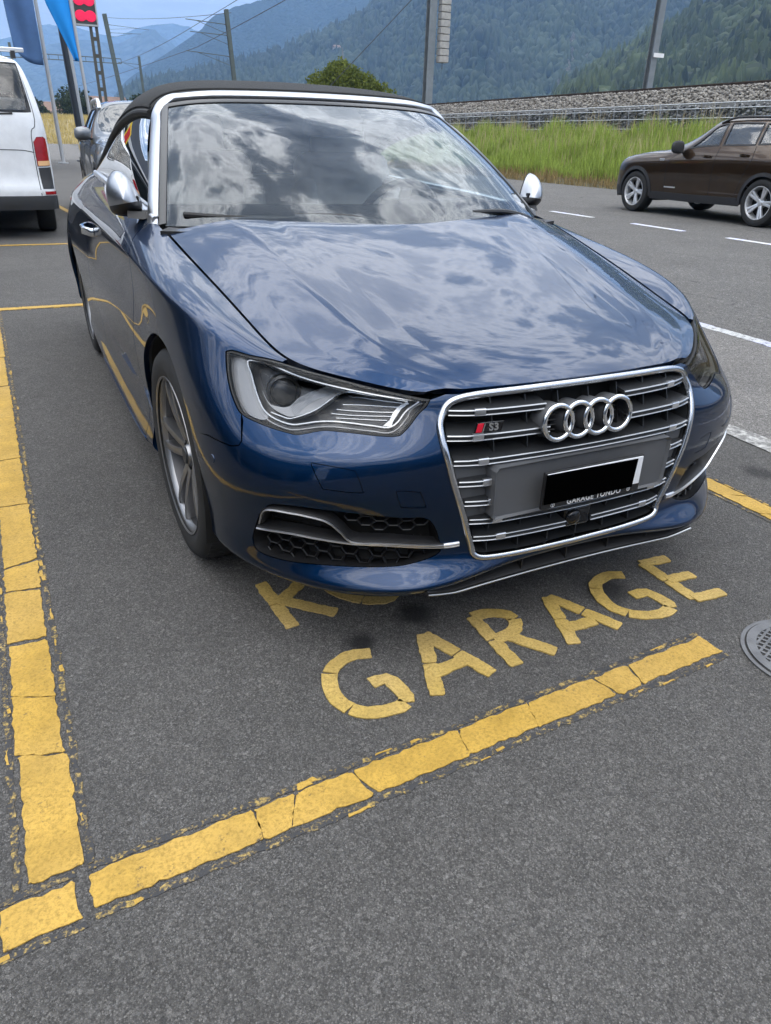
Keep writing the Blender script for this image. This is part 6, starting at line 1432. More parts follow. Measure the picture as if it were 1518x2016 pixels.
bcfg = dict(paint='paint_brown', axle=(.82, 3.58, .37, .335), gf=(3.2, .2), gr=(8.6, .2), umax=12, vclad=.75, vfront=1.1, clad=.045, track=.79, wheel=(.335, .232),
 windows=[[(6.28, 5.35, 'c'), (6.62, 6.05), (6.88, 6.62), (7.05, 6.74), (7.25, 6.76, 'c'), (7.30, 5.30, 'c')], [(7.42, 5.30, 'c'), (7.37, 6.76, 'c'), (7.7, 6.76), (8.22, 6.74, 'c'), (8.32, 5.30, 'c')], [(8.42, 5.32, 'c'), (8.33, 6.70, 'c'), (8.9, 6.55), (9.5, 5.85), (9.3, 5.36, 'c')]],
 screen=[(5.35, 8.98), (5.30, 8.), (5.35, 7.2), (5.55, 6.75), (6.1, 6.85), (6.6, 7.1), (6.78, 8.), (6.80, 8.98)],
 gaps=[[(5.55, .4), (5.5, 2.5), (5.62, 4.), (6.15, 5.2)], [(7.36, .4), (7.36, 2.5), (7.36, 5.2)], [(8.40, 5.2), (8.45, 3.5), (8.25, 2.), (8.1, .6)], [(5.4, 4.9), (4.2, 5.1), (2.6, 5.2)]],
 handles=[(7.12, 4.25), (8.18, 4.3)], mirror=(.86, 1.80, 1.06), mirror_mat='cladding', rails=(6.95, 10.0, 7.0, .045), rail_mat='cladding', lamp=[(1.7, 3.6), (2.6, 3.75), (3.05, 4.4), (2.6, 4.8), (1.7, 4.75), (1.35, 4.2)])
BM, bS = suv('family_car', 'brown SUV driving on the far lane of the road', 'car', (11.50, 12.05, -.004), math.pi-R(2.2), bx_, bcfg); BM.scale = (1.13, 1.13, 1.13)
for sd in (-1, 1):
    p = bS([(5.2, 3.75)])[0]*[sd, 1, 1]; MB().box((p[0], p[1]-.05, p[2]), (.015, .11, .035)).build('side_indicator', 'lamp_clear', BM, 0, .004)
    p = bS([(5.9, 1.15)])[0]*[sd, 1, 1]; MB().box((p[0], p[1], p[2]+.015), (.012, .26, .02)).build('model_script', 'wheel_silver', BM, 0)
# steering wheel and driver side details behind the glass are lost in reflections: a dark cabin
# grey SUV facing the camera
def widen(rows, sx, sy, sz, zoff=0):
    return [{k: (v[0]*sx, v[1]*sy, v[2]*sz+zoff) for k, v in r.items()} for r in rows]
dr = widen(bx_, 1.01, .955, 1.09)
for r_, dy in zip(dr[5:], (.0, -.02, -.02, 0, 0)):
    pass
dcfg = dict(bcfg); dcfg.update(paint='paint_grey', axle=(.79, 3.42, .385, .36), wheel=(.36, .232), rail_mat='wheel_silver', rails=(6.85, 9.9, 7.0, .085), rail_r=.034, mirror=(.85, 1.62, 1.17), mirror_mat='paint_grey', clad=.06)
DU, dS = suv('family_car', 'silver grey SUV facing the camera behind the convertible', 'car', (1.02, 10.6, 0), R(-1), dr, dcfg)
# white van, seen from behind
def vrow(z, y0, x1, yc, xs=.95, y1=4.9): return {0: (0, y0, z), 1: (.45, y0+.005, z), 2: (.75, y0+.02, z), 3: (x1, y0+.07, z), 4: (xs-.02, yc, z), 5: (xs, yc+.25, z), 6: (xs, 1.8, z), 7: (xs, 3.0, z), 8: (xs-.02, 4.2, z), 9: (xs-.25, y1-.1, z), 10: (0, y1, z)}
vr = [vrow(.34, .05, .88, .20), vrow(.44, .0, .90, .16), vrow(.58, .0, .90, .16), vrow(.66, .05, .89, .18, .955), vrow(.95, .065, .89, .19, .955), vrow(1.20, .085, .885, .20, .95, 4.75), vrow(1.34, .11, .87, .22, .935, 4.5), vrow(1.60, .20, .82, .29, .885, 3.9), vrow(1.80, .28, .77, .36, .83, 3.55), vrow(1.90, .34, .72, .42, .775, 3.35),
 {0: (0, .42, 1.965), 1: (.4, .42, 1.962), 2: (.6, .44, 1.955), 3: (.68, .50, 1.945), 4: (.70, .60, 1.945), 5: (.71, .8, 1.95), 6: (.71, 1.8, 1.955), 7: (.71, 2.6, 1.955), 8: (.69, 3.0, 1.94), 9: (.5, 3.2, 1.93), 10: (0, 3.25, 1.93)},
 {0: (0, .50, 1.985), 1: (.3, .50, 1.985), 2: (.42, .52, 1.98), 3: (.46, .6, 1.98), 4: (.48, .7, 1.98), 5: (.5, .9, 1.985), 6: (.5, 1.8, 1.99), 7: (.5, 2.5, 1.99), 8: (.45, 2.8, 1.975), 9: (.3, 3.0, 1.965), 10: (0, 3.05, 1.96)}]
vS = Loft(vr, su=.3, sv=.15)
VN = tag(empty('delivery_van', (-1.535, 9.12, 0), R(-1.2)), 'white van seen from behind at the left edge of the photo', 'van')
for sd in (-1, 1):
    a_ = arch(vS, 1.02, .34, .37, 188, -8, 24, (5.6, .4)); a2_ = arch(vS, 4.02, .34, .37, -8, 188, 24, (7.6, .4))
    a_ = [p for p in a_ if p[1] > .02][::-1]; a2_ = [p for p in a2_ if p[1] > .02]
    a_ = sorted([p for p in a_], key=lambda p: p[0]) if False else a_
    win = smooth_loop([(0.0, 6.05, 'c'), (1.5, 6.05), (2.35, 6.08), (2.55, 6.2), (2.52, 7.0), (2.5, 8.3), (2.35, 8.75), (2.0, 8.85), (0.0, 8.9, 'c')], 4)
    lampz = np.array([(2.18, 3.5), (3.6, 3.52), (3.78, 4.35), (3.7, 4.65), (3.2, 4.75), (2.45, 4.72), (2.18, 4.5)])
    lp = [(0, 1.36)] + [(q, 1.36) for q in np.linspace(.4, 4.6, 14)] + [(4.7, 0.02)] + [(p[0], p[1]) for p in a_] + [(q, 0.) for q in np.linspace(a_[-1][0]+.1, a2_[0][0]-.1, 6)] + a2_ + [(q, 0.) for q in np.linspace(a2_[-1][0]+.05, 10, 5)] + [(10, q) for q in np.linspace(1, 10.99, 10)] + [(q, 10.99) for q in np.linspace(9.8, .02, 30)] + [(0, q) for q in np.linspace(10.5, 9.0, 3)] + [tuple(p) for p in win[::-1] if p[0] > .001] + [(0, 6.0)] + [(0, q) for q in np.linspace(5.5, 2., 5)]
    panel('body', vS, np.array(lp), [lampz], step=.05, m='paint_van_white', parent=VN, side=sd, flange=.008, gap=0)
    panel('rear_window', vS, win, step=.06, m='side_glass', parent=VN, side=sd, flange=0, gap=.0, off=-.008)
    wl_ = np.array([p for p in win if p[0] > .002]); wi = wl_.copy(); wi[:, 0] = np.minimum(wi[:, 0], 2.9); inn = []
    ctr = np.array([0, 7.4])
    inner = ctr+(wl_-ctr)*np.array([.86, .90])
    V = list(vS(wl_)-vS.normal(wl_)*.006)+list(vS(inner)-vS.normal(inner)*.005); n_ = len(wl_); V = [tuple(np.array(p)*[sd, 1, 1]) for p in V]; F = [(i, i+1, n_+i+1, n_+i) for i in range(n_-1)]
    mesh_obj('window_border', V, F if sd < 0 else [f[::-1] for f in F], 'gloss_black', VN, 60)
    panel('tail_lamp', vS, lampz, step=.03, m='lamp_red', parent=VN, side=sd, flange=.01, gap=.004, off=.006)
    panel('lamp_segment', vS, np.array([(2.24, 3.53), (3.5, 3.55), (3.52, 3.74), (2.24, 3.72)]), step=.03, m='lamp_amber', parent=VN, side=sd, flange=.004, gap=.0, off=.012)
    panel('corner_trim', vS, np.array([(2.28, 1.97), (3.75, 1.97), (3.72, 3.47), (2.22, 3.45)]), step=.04, m='cladding', parent=VN, side=sd, flange=.005, gap=0, off=.004)
    panel('bumper', vS, np.array([(q, 0.) for q in np.linspace(0, 4.75, 14)]+[(4.78, 1.0)]+[(q, 1.33) for q in np.linspace(4.6, 0, 14)]), step=.05, m='bumper_grey', parent=VN, side=sd, flange=.02, gap=0, off=.012)
    panel('bumper_corner', vS, np.array([(2.25, 1.42), (4.3, 1.42), (4.2, 1.93), (2.2, 1.93)]), step=.04, m='paint_van_white', parent=VN, side=sd, flange=.006, gap=0, off=.016)
    panel('reflector', vS, np.array([(2.35, 1.48), (3.9, 1.48), (3.9, 1.74), (2.35, 1.74)]), step=.03, m='lamp_red', parent=VN, side=sd, flange=.004, gap=0, off=.021)
    uvline(vS, VN, [(0, 4.15), (1.4, 4.15), (1.9, 4.1), (2.14, 4.05)], .009, 'panel_gap', 'bumper_grey', sd, n=5)
    uvline(vS, VN, [(2.14, 1.4), (2.13, 4.7), (2.5, 5.3), (2.72, 6.2), (2.68, 8.0), (2.5, 9.2), (0, 9.5)], .009, 'panel_gap', 'bumper_grey', sd, n=5)
    for yc in (1.02, 4.02): road_wheel(VN, sd*.80, yc, .33, .33, .205, .215, sd)
MB().box((0, 2.4, .42), (1.5, 4.2, .16)).build('underbody', 'grille_void', VN, 0)
MB().box((0, .8, .95), (1.6, .9, .1)).build('load_floor', 'interior_black', VN, 0); MB().box((.35, 1.35, 1.25), (.9, .14, .62)).build('rear_bench', 'lamp_grey', VN, 30, .04); MB().box((.52, .95, 1.15), (.42, .4, .22)).build('parcel_box', 'white_print', VN, 30, .02); MB().box((.55, 1.5, 1.52), (.25, .10, .22)).build('head_restraint', 'interior_black', VN, 30, .03)
MB().tube([(-.1, .10, 1.33), (.62, .13, 1.36)], .012, 6).build('wiper', 'rubber', VN)
MB().box((.40, .9, 2.05), (.95, .05, .045)).build('roof_bar', 'wheel_silver', VN, 0, .01); 
for dx in (.05, .75): MB().box((dx, .9, 2.0), (.05, .05, .08)).build('bar_foot', 'cladding', VN, 0)
# ---------------------------------------------------------------- garage building beside the lot (seen only in reflections)
mat('facade', (.16, .17, .18), .5, 0, var=.1, vscale=.6); mat('fascia', (.55, .56, .57), .4, .2)
GA = tag(empty('garage_building', (-10.5, 8, 0)), 'long grey garage building with glazed front beside the parking lot', 'building')
MB().box((-4, 4, 2.3), (8, 40, 4.6)).build('wall', 'facade', GA, 0); MB().box((.3, 4, 4.3), (1.0, 40.6, .8)).build('fascia_band', 'fascia', GA, 0)
for k in range(12): MB().box((.04, -14+k*3.2, 1.75), (.08, 2.7, 2.9)).build('window', 'dark_glass', GA, 0)
WB_ = tag(empty('unseen_hall', (-4, -15, 0)), 'unseen dark hall with roller doors, added behind the photographer', 'building')
MB().box((0, -4, 2.6), (22, 8, 5.2)).build('wall', 'facade', WB_, 0); MB().box((0, .1, 4.9), (22.6, .8, .7)).build('fascia_band', 'fascia', WB_, 0)  # hall out of view, added to darken what bumper and headlights reflect
for k in range(5): MB().box((-8.8+k*4.4, .04, 1.9), (3.4, .08, 3.8)).build('roller_door', 'bumper_grey', WB_, 0)
mat('sign_red', (.55, .02, .02), .4); mat('sign_yellow', (.75, .55, .03), .4); mat('facade_dark', (.055, .065, .085), .45, 0, var=.1, vscale=.5)
SB = tag(empty('service_station', (-9.5, 27, 0)), 'dark service station with white fascia and a red and yellow sign, left of the van', 'building')
MB().box((.3, 5, 4.2), (15.6, 10, 8.4)).build('wall', 'facade_dark', SB, 0); MB().box((.2, -.6, 4.6), (15.4, 1.2, .55)).build('fascia_band', 'fascia', SB, 0); MB().box((.2, -.2, 3.4), (15.2, .4, .25)).build('awning_rail', 'fascia', SB, 0)  # wall made tall so the side windows reflect it instead of sky
for k in range(4): MB().box((-5.6+k*3.7, -.04, 1.5), (3.0, .08, 2.6)).build('window', 'dark_glass', SB, 0)
MB().box((6.3, -1.3, 4.3), (1.6, .25, 1.5)).build('sign_panel', 'sign_yellow', SB, 0, .05); MB().box((6.3, -1.44, 4.3), (1.1, .06, 1.0)).build('sign_mark', 'sign_red', SB, 0, .03)
# ---------------------------------------------------------------- masts, bush, far buildings, flags
mat('galvanised', (.24, .26, .27), .5, .7, var=.15, vscale=3); mat('mast_green', (.10, .12, .11), .6, .4, var=.2, vscale=2); mat('concrete_block', (.36, .35, .33), .9, 0, var=.2, vscale=5); mat('cable', (.05, .05, .055), .6, .4)
def beam_h(mb, a, b, w, d, up=(0, 1, 0)):
    """H-section beam"""
    a, b = np.array(a, float), np.array(b, float)
    return mb.sweep([a, b], [(-w/2, -d/2), (-w/2, -d/2+.02), (-.012, -d/2+.02), (-.012, d/2-.02), (-w/2, d/2-.02), (-w/2, d/2), (w/2, d/2), (w/2, d/2-.02), (.012, d/2-.02), (.012, -d/2+.02), (w/2, -d/2+.02), (w/2, -d/2)], up=up)
def mast(x, y, z0, z1, w, label, m='galvanised', lean=0., arm=None, weights=False, name='catenary_mast', group='masts along the railway'):
    h = tag(empty(name, (x, y, z0)), label, 'mast', group)
    beam_h(MB(), (0, 0, 0), (lean, 0, z1-z0), w, w).build('post', m, h, 0)
    if arm:
        for (z_, ln, dz) in arm:
            zz_ = z_-z0; xo = lean*zz_/(z1-z0)
            MB().tube([(xo, 0, zz_), (xo-ln, 0, zz_+dz)], .045, 6).build('bracket_arm', m, h); MB().tube([(xo, 0, zz_-.9), (xo-ln*.75, 0, zz_+dz*.75)], .03, 6).build('stay', m, h)
            MB().lathe([(.05, 0), (.09, .08), (.05, .16), (.09, .24), (.05, .32)], 10, Matrix.Translation((xo-.35*np.sign(ln), 0, zz_)) @ Matrix.Rotation(R(90), 4, 'Y')).build('insulator', 'alloy_dark', h)
    return h
m1 = mast(23.17, 43.6, 2.6, 10.6, .46, 'tall galvanised railway mast with a stack of concrete weights, behind the windscreen corner', lean=.1)
for k in range(16):
    MB().box((.80, -.25, 3.0+k*.36), (.62, .45, .33)).build('counterweight', 'concrete_block', m1, 0, .03)
MB().tube([(.80, -.25, 2.5), (.80, -.25, 9.2)], .03, 6).build('guide_rod', 'cable', m1); MB().box((.45, -.1, 6.9), (1.1, .5, .06)).build('guide_bracket', 'galvanised', m1, 0)
m2 = mast(22.43, 24.1, 2.6, 8.2, .27, 'plain galvanised railway mast above the brown car, with a small white plate', lean=.05)
MB().box((.12, -.22, 1.75), (.50, .03, .14)).build('number_board', 'white_print', m2, 0)
mast(25.0, 92.5, 2.6, 13.6, .42, 'railway mast with bracket arms above the left end of the soft top', 'mast_green', lean=-.7, arm=[(12.2, 4.6, .2), (9.2, 5.0, .3), (11.2, 4.3, .1)])
mast(28.0, 172, 2.6, 15, .42, 'small distant railway mast just left of the wooded slope', 'mast_green', lean=-.3, arm=[(13.6, 4.2, .2)])
mast(27.5, 196, 2.6, 24.4, .85, 'dark railway mast with a long gantry arm, second left of the soft top', 'mast_green', lean=-2.1, arm=[(22.5, -9, -.4), (21.0, -7, .2)])
mast(3.9, 150, 2.6, 14, .4, 'thin far mast between the flag and the dark pole', 'mast_green', arm=[(13.2, -3.5, .2)]); mast(5.5, 210, 2.6, 15, .4, 'faint farthest mast in the gap beside the flag pole', 'mast_green', arm=[(13.5, 4, .2)])
# gantry beam between far masts
gt = tag(empty('gantry', (8, 150, 12.0)), 'light steel lattice gantry spanning the far tracks between the flag and the sign post', 'gantry')
for dz in (0, .7): MB().tube([(-7, 0, dz), (13, 0, dz)], .07, 5).build('chord', 'mast_green', gt, 0)
for k in range(15): MB().tube([(-7+k*20/14, 0, 0), (-7+k*20/14, 0, .7)], .045, 4).build('web', 'mast_green', gt, 0)
# overhead wires
def wire(name, P, r, label, sag=.6):
    a, b = np.array(P[0], float), np.array(P[-1], float); pts = [a+(b-a)*q+np.array((0, 0, -sag*4*q*(1-q))) for q in np.linspace(0, 1, 13)]
    return tag(MB().tube(pts, r, 4).build(name, 'cable', None, 0), label, 'cable', 'overhead railway wires')
wire('overhead_wire', [(24, -10, 16.8), (21.5, 93, 12.3), ], .03, 'uppermost overhead wire crossing the blue mountain', .5); wire('overhead_wire', [(22, -10, 14.2), (20.8, 93, 9.9)], .03, 'lower overhead wire crossing the wooded hill', .5)
wire('overhead_wire', [(21.5, 93, 12.3), (23.5, 172, 13.6)], .03, 'overhead wire running on between the two small masts', .4); wire('overhead_wire', [(20.8, 93, 9.9), (18.0, 300, 13.0)], .03, 'overhead wire fading towards the far gantry', .5); wire('overhead_wire', [(25, 93, 13.4), (26, 196, 23.8)], .03, 'overhead wire from the bracket mast to the gantry arm', .4)
wire('stay_wire', [(23.6, 42, 10.4), (17.2, 46.5, 3.4)], .02, 'thin slanting stay wire left of the mast with weights', 0.)
# leafy bush behind the track
def leaf_tree(name, loc, lobes, nleaf, lsz, m, label, cat='tree', group=None, trunk=(.12, 1.2), seed=1, core=True):
    h = tag(empty(name, loc), label, cat, group); r = np.random.default_rng(seed)
    MB().tube([(0, 0, -trunk[1]*.2), (.05, 0, trunk[1]*.6), (0, .05, trunk[1]*1.4)], [trunk[0], trunk[0]*.8, trunk[0]*.5], 8).build('trunk', 'bark', h)
    P = []; 
    wts = np.array([l[3]*l[4]*l[5] for l in lobes])**.67; wts /= wts.sum(); cnt = (wts*nleaf).astype(int)
    for l, c in zip(lobes, cnt):
        d = r.normal(size=(c, 3)); d /= np.linalg.norm(d, axis=1, keepdims=True); rad = (r.uniform(.55, 1.08, c)**.6)[:, None]
        lump = 1+.16*np.sin(d[:, :1]*7+l[0])*np.sin(d[:, 1:2]*6+l[1])*np.sin(d[:, 2:]*8)
        P.append(np.array(l[:3])+d*rad*lump*np.array(l[3:6]))
    P = np.concatenate(P); n_ = len(P); a = r.normal(size=(n_, 3)); a /= np.linalg.norm(a, axis=1, keepdims=True); b = np.cross(a, r.normal(size=(n_, 3))); b /= np.linalg.norm(b, axis=1, keepdims=True)
    s = lsz*r.uniform(.6, 1.4, (n_, 1)); V = np.stack([P-a*s, P+b*s*.6, P+a*s, P-b*s*.6], 1).reshape(-1, 3); k = (np.arange(n_)*4)[:, None]
    fast_mesh('crown', V, np.concatenate([k+[0, 1, 2], k+[0, 2, 3]]), m, h)
    if core:
        C_ = np.array([l[:3] for l in lobes]); Rr = np.array([l[3:6] for l in lobes])*.72; V, F = blob_field(C_, Rr, IV1, IF1, .12); fast_mesh('inner_crown', V, F, m, h)
    return h
mat('bark', (.07, .055, .04), .95, 0, var=.3, vscale=6)
leafmat('leaf_bush', (.060, .085, .012), (.165, .190, .035), .7); leafmat('leaf_dark', (.020, .030, .014), (.045, .060, .025), .6)
leaf_tree('broadleaf_tree', (25.3, 60, 2.6), [(-2.6, 0, 1.7, 1.3, 1.3, 1.6), (-1.1, -.3, 2.2, 1.7, 1.5, 1.9), (.6, 0, 1.8, 1.9, 1.5, 1.7), (2.2, 0, 1.3, 1.6, 1.4, 1.4), (3.4, 0, .8, 1.1, 1.2, 1.0), (-.9, .4, 3.2, 1.0, 1.0, .9)], 16000, .11, 'leaf_bush', 'round bright green tree rising above the soft top in front of the hill', seed=2)
leaf_tree('far_bush', (37.6, 80, 2.2), [(0, 0, 1.6, 1.6, 1.4, 1.7)], 1800, .16, 'leaf_dark', 'small dark conifer above the railway near the blue canopy', 'bush', seed=5)
for k, (x, y, s, lb) in enumerate([(48, 130, 1.6, 'dark bush left of the church spire'), (55.5, 130, 1.5, 'reddish bush right of the church spire')]):
    leaf_tree('far_bush', (x, y, 2.6), [(0, 0, s*1.2, s*1.3, s, s*1.2)], 1200, .2, 'leaf_dark' if k == 0 else 'grass_brown', lb, 'bush', 'low bushes behind the track', seed=8+k)
# church spire, houses on the slope, crane, canopy
mat('render_white', (.42, .39, .35), .85, 0, var=.08, vscale=2); mat('roof_tile', (.20, .13, .10), .85, 0, var=.25, vscale=3); mat('slate', (.13, .14, .16), .6); mat('crane_yellow', (.55, .38, .10), .6); mat('canopy_blue', (.02, .08, .30), .6); mat('window_dark', (.02, .025, .03), .1)
ch = tag(empty('church', (171, 410, 0)), 'slim grey church spire beyond the railway, right of the mast', 'church')
MB().box((0, 0, 11), (6, 6, 22)).build('tower', 'render_white', ch, 0); MB().lathe([(3.4, 22), (2.2, 26), (.2, 44)], 8).build('spire', 'slate', ch, 20); MB().box((-8, 8, 6), (16, 12, 12)).build('nave', 'render_white', ch, 0)
def house(x, y, z, s, w, d, h_, label, rz=0, roofm='roof_tile', group='houses across the valley', name='house'):
    h = tag(empty(name, (x, y, z), rz), label, 'house', group)
    MB().box((0, 0, h_/2), (w, d, h_)).build('wall', 'render_white', h, 0)
    MB().add([(-w*.56, -d*.58, h_), (w*.56, -d*.58, h_), (w*.56, d*.58, h_), (-w*.56, d*.58, h_), (-w*.56, 0, h_+d*.34), (w*.56, 0, h_+d*.34)], [(0, 1, 5, 4), (3, 4, 5, 2), (0, 4, 3), (1, 2, 5), (0, 3, 2, 1)]).build('roof', roofm, h, 0)
    nwin = max(2, int(w/3))
    for k in range(nwin):
        for zz_ in ([h_*.5] if h_ < 4 else [h_*.28, h_*.70]): MB().box((-w/2+(k+.5)*w/nwin, -d/2-.02, zz_), (w/nwin*.42, .06, 1.1)).build('window', 'window_dark', h, 0)
    return h
AZ = lambda a, d: (CAM_POS.x+math.sin(R(a))*d, CAM_POS.y+math.cos(R(a))*d)
for a, T, w_, lb in ((22.55, .72, 20, 'white chalet high on the wooded hill, larger of the two'), (20.0, .80, 13, 'small white chalet high on the wooded hill, left of the larger')):
    p = fM(np.array(a), np.array(T)); hh = house(float(p[0]), float(p[1]), float(p[2]), 1, w_, 10, 9, lb, 0)
hs = [(3.2, 240, 11, 7, 3.0, 'low tan roofed house at the far edge of the dry field, left one'), (6.9, 200, 9, 7, 3.2, 'brown roofed house right of the far field, partly behind the poles'), (1.9, 290, 14, 8, 3.0, 'distant pale house behind the field, leftmost')]
for a, d, w_, dd, h_, lb in hs:
    x, y = AZ(a, d); house(x, y, 3.2, 1, w_, dd, h_, lb, R(-a+10))
# crane
cx_, cy_ = AZ(12.35, 520)
cr = tag(empty('tower_crane', (cx_, cy_, 0)), 'small yellow tower crane at the foot of the blue mountain', 'crane')
for dx in (-.5, .5): MB().tube([(dx, 0, 0), (dx, 0, 20)], .25, 4).build('mast_leg', 'crane_yellow', cr, 0)
for k in range(10): MB().tube([(-.5 if k % 2 else .5, 0, k*2.), (.5 if k % 2 else -.5, 0, k*2.+2.)], .12, 4).build('brace', 'crane_yellow', cr, 0)
MB().box((2, 0, 16), (14, .7, .8)).build('jib', 'crane_yellow', cr, 0)
x, y = AZ(33.4, 120); cn = tag(empty('canopy', (x, y, 2.6), R(-33)), 'long low blue and white canopy beyond the railway', 'canopy')
MB().box((0, 0, 1.9), (9, 2.5, .35)).build('roof', 'canopy_blue', cn, 0); MB().box((-4.6, 0, 1.6), (3.4, 2.4, .5)).build('fascia', 'render_white', cn, 0)
for dx in (-4, 0, 4): MB().tube([(dx, 0, 0), (dx, 0, 1.8)], .07, 6).build('post', 'galvanised', cn)
# dry field at the left
fm = np.array([[(x, y, z) for x in np.linspace(-60, 22, 20)] for y, z in ((104, -.01), (110, .9), (125, 2.9), (150, 3.6), (330, 3.6))]); mb = MB(); mb.grid(fm, flip=True); tag(mb.build('field', 'dry_field_soil', None, 60), kind='structure')
def fz(y): return np.interp(y, (104, 110, 125, 150, 330), (-.01, .9, 2.9, 3.6, 3.6))
n_ = 16000; r_ = np.random.default_rng(5); xx = r_.uniform(-8, 18, n_); yy = 104+r_.uniform(0, 1, n_)**1.3*50; h_ = r_.uniform(.3, .75, n_); a = r_.uniform(0, 6.28, n_)
B = np.stack([xx, yy, fz(yy)], 1); s_ = np.stack([np.cos(a), np.sin(a), 0*a], 1)*.035; tp_ = B+np.stack([r_.uniform(-.15, .15, n_), r_.uniform(-.15, .15, n_), h_], 1); V = np.stack([B-s_, B+s_, tp_], 1).reshape(-1, 3)
leafmat('field_grass', (.40, .30, .10), (.52, .42, .17), .3); tag(fast_mesh('field_grass', V, np.arange(n_*3).reshape(-1, 3), 'field_grass'), 'dry yellow grass of the field beyond the far road', 'grass', kind='stuff')
for k, (a, d, s, lb) in enumerate([(5.1, 175, 3.2, 'dark round tree by the far field, behind the slim flag pole'), (2.6, 210, 2.6, 'dark low tree at the far field, left of the round one'), (4.2, 260, 3.2, 'dark far tree just right of the white van'), (9.3, 190, 3.0, 'far dark tree hidden among the poles on the right')]):
    x, y = AZ(a, d); leaf_tree('far_tree', (x, y, 3.2), [(0, 0, s*.95, s*1.1, s, s), (s*.7, 0, s*.7, s*.7, s*.6, s*.65)], 1600, .3, 'leaf_dark', lb, 'tree', 'trees behind the dry field', (.3, 2), 20+k)
# far cross road, kerb
mb = MB(); mb.add([(-60, 41, .002), (4.6, 41, .002), (7, 104, .002), (-60, 104, .002)], [(0, 1, 2, 3)]); tag(mb.build('far_road', 'asphalt_walk', None, 0), kind='structure')
# flag poles, flags, pylon, price sign
mat('flag_blue', (.10, .20, .40), .8, 0, var=.12, vscale=2); mat('flag_cyan', (.012, .31, .86), .8, 0, var=.03, vscale=2); mat('pole_white', (.52, .53, .54), .4, .3); mat('pylon_dark', (.035, .042, .052), .5, .2); mat('sign_face', (.05, .055, .05), .5); mat('sign_frame', (.45, .46, .46), .4, .3); mat('sign_olive', (.10, .10, .085), .6, .3)
def pole(name, x, y, z1, r, m, label, lean=(0, 0), group=None):
    h = tag(empty(name, (x, y, 0)), label, 'pole', group); MB().cyl((0, 0, 0), (lean[0], lean[1], z1), r, r*.75, 10).build('shaft', m, h); MB().lathe([(0, 0), (r*2.4, 0), (r*2.4, .05), (r, .06)], 14).build('base_plate', m, h); return h
def flag(name, P0, w0, w1, ztop, zbot, m, label, wave, lean):
    """hanging banner: P0 pole line point at height 0, cloth extends to -x"""
    h = tag(empty(name, P0), label, 'flag'); G_ = []
    for q in np.linspace(0, 1, 26):
        z = ztop+(zbot-ztop)*q; ww = w0+(w1-w0)*q; row = []
        for s_ in np.linspace(0, 1, 22):
            cut = -ww*s_; zz_ = z+(.55*(s_**3)*max(0, (q-.7)/.3) if name == 'banner_flag' else 0)
            row.append((lean*z+cut, wave*math.sin(s_*9+q*2.2)*(.25+.75*s_)+.05*math.sin(q*7+s_*4), zz_))
        G_.append(row)
    o = MB().grid(np.array(G_)).build('cloth', m, h, 180); sm = o.modifiers.new('solid', 'SOLIDIFY'); sm.thickness = .01; return h
YP = 36
sc = (YP+1.21)/(14+1.21)
def atp(px_x14, z14, y=YP):      # carry a sighting at 14 m out to the poles' distance
    k = (y+1.208)/(14+1.208); return CAM_POS.x+(px_x14-CAM_POS.x)*k, CAM_POS.z+(z14-CAM_POS.z)*k
x1, z1 = atp(-.131, 3.07); x0, z0 = atp(-.125, .949)
pole('flag_pole', x0, YP, 9.0, .085, 'pole_white', 'slim white flag pole carrying the greyish blue flag', (-.10, 0), 'flag poles'); 
xa, za = atp(-.148, 2.21)
flag('banner_flag', (x0-.10, YP, 0), 1.15, 1.02, 8.6, za-.1, 'flag_blue', 'large greyish blue flag hanging at the upper left', .07, -.010)
xd, zd = atp(.182, 1.309, 39)
pole('lamp_post', xd+.15, 39, 9.0, .15, 'pylon_dark', 'thick dark post between the two flags', (-.30, 0), 'flag poles')
xw = atp(.30, 1.0, 40.5)[0]; pole('flag_pole', xw, 40.5, 8.4, .11, 'pole_white', 'pale thick pole directly right of the dark post', (-.25, 0), 'flag poles')
k16 = (34+1.208)/(16+1.208); xc = CAM_POS.x+(.545-CAM_POS.x)*k16; zc = CAM_POS.z+(2.401-CAM_POS.z)*k16
pole('flag_pole', xc+.25, 34, 8.0, .07, 'pole_white', 'slim white pole carrying the bright cyan flag', (-.25, 0), 'flag poles')
def cyan():
    h = tag(empty('pennant_flag', (xc, 34, 0)), 'bright cyan flag tapering down beside the price sign', 'flag'); G_ = []
    for q in np.linspace(0, 1, 30):
        z = 8.0+(zc-8.0)*q; zq = 5.55; ww = .17+.72*min(1., max(0, (z-zc)/(zq-zc)))
        G_.append([(-ww*s_+.10-.02*(z-zc), .05*math.sin(s_*6+q*3), z) for s_ in np.linspace(0, 1, 12)])
    o = MB().grid(np.array(G_)).build('cloth', 'flag_cyan', h, 180); o.modifiers.new('solid', 'SOLIDIFY').thickness = .01
cyan()
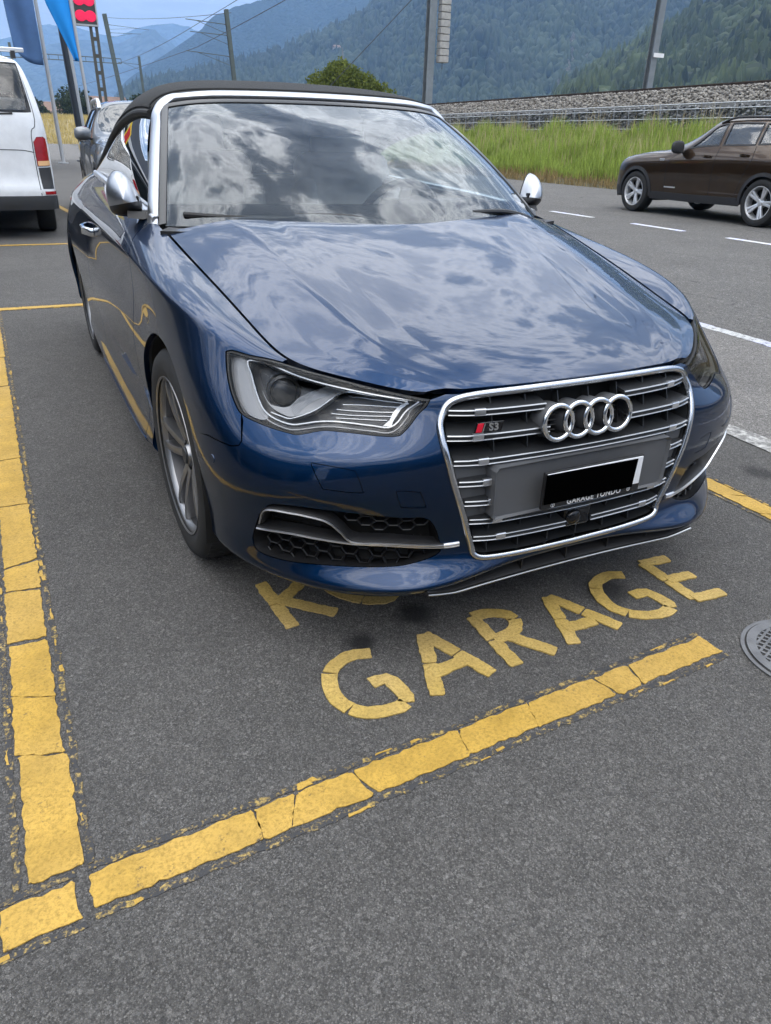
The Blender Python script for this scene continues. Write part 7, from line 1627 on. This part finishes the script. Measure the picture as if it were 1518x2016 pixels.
# price board on a lattice post
YS = 42; kS = (YS+1.208)/(20+1.208); sx = lambda v: CAM_POS.x+(v-CAM_POS.x)*kS; sz = lambda v: CAM_POS.z+(v-CAM_POS.z)*kS
x0, x1, zb, ztp = sx(1.064)-.05, sx(1.489)+.02, sz(3.429), sz(4.35)
PS = tag(empty('price_sign', ((x0+x1)/2+.2, YS, 0)), 'dark price board with blurred red figures on a lattice post', 'sign'); W_ = x1-x0; ox = -.2
t = NT('led_red'); t.set(**{'Base Color': (.75, .012, .07), 'Roughness': .6, 'Emission Color': (.9, .01, .09, 1), 'Emission Strength': .45})
MB().box((ox, 0, (zb+ztp)/2), (W_, .25, ztp-zb)).build('board', 'sign_face', PS, 0)
MB().box((ox, -.01, zb-.03), (W_+.1, .3, .07)).build('frame_rail', 'sign_frame', PS, 0); MB().box((ox+W_/2+.03, -.01, (zb+ztp)/2), (.06, .3, ztp-zb)).build('frame_rail', 'sign_frame', PS, 0); MB().box((ox-W_/2-.03, -.01, (zb+ztp)/2), (.06, .3, ztp-zb)).build('frame_rail', 'sign_frame', PS, 0)
for zc_ in (zb+.33, zb+.33+.62, zb+.33+1.24):
    for k, dx in enumerate((-.26, .26)):
        MB().lathe([(.27, 0), (.25, .02), (0, .022)], 24, Matrix.Translation((ox+dx*W_*.9, -.126, zc_)) @ Matrix.Rotation(R(90), 4, 'X') @ Matrix.Diagonal((.95, .85, 1, 1))).build('figure', 'led_red', PS)
    MB().box((ox, -.135, zc_), (W_*.5, .014, .30)).build('figure_bar', 'led_red', PS, 0, .006)
for dx in (-.13, .13): MB().box((ox+.30+dx, 0, zb/2), (.13, .12, zb)).build('post_chord', 'sign_olive', PS, 0)
for k in range(8): MB().box((ox+.30, 0, .35+k*zb/8.3), (.16, .06, .16)).build('post_batten', 'sign_olive', PS, 0)
# ---------------------------------------------------------------- haze
HZ = MB().box((0, 2200, 540), (15000, 8400, 1083)).build('haze', None, None, 0); HZ['kind'] = 'stuff'; HZ['label'] = 'pale blue haze filling the valley air'; HZ['category'] = 'haze'
hm = bpy.data.materials.new('haze_air'); hm.use_nodes = True; ht = hm.node_tree; ht.nodes.clear(); pv = ht.nodes.new('ShaderNodeVolumePrincipled'); om = ht.nodes.new('ShaderNodeOutputMaterial')
pv.inputs['Color'].default_value = (.36, .60, 1., 1); pv.inputs['Density'].default_value = 2.1e-4; pv.inputs['Anisotropy'].default_value = 0.
ht.links.new(pv.outputs[0], om.inputs['Volume']); HZ.data.materials.append(hm)
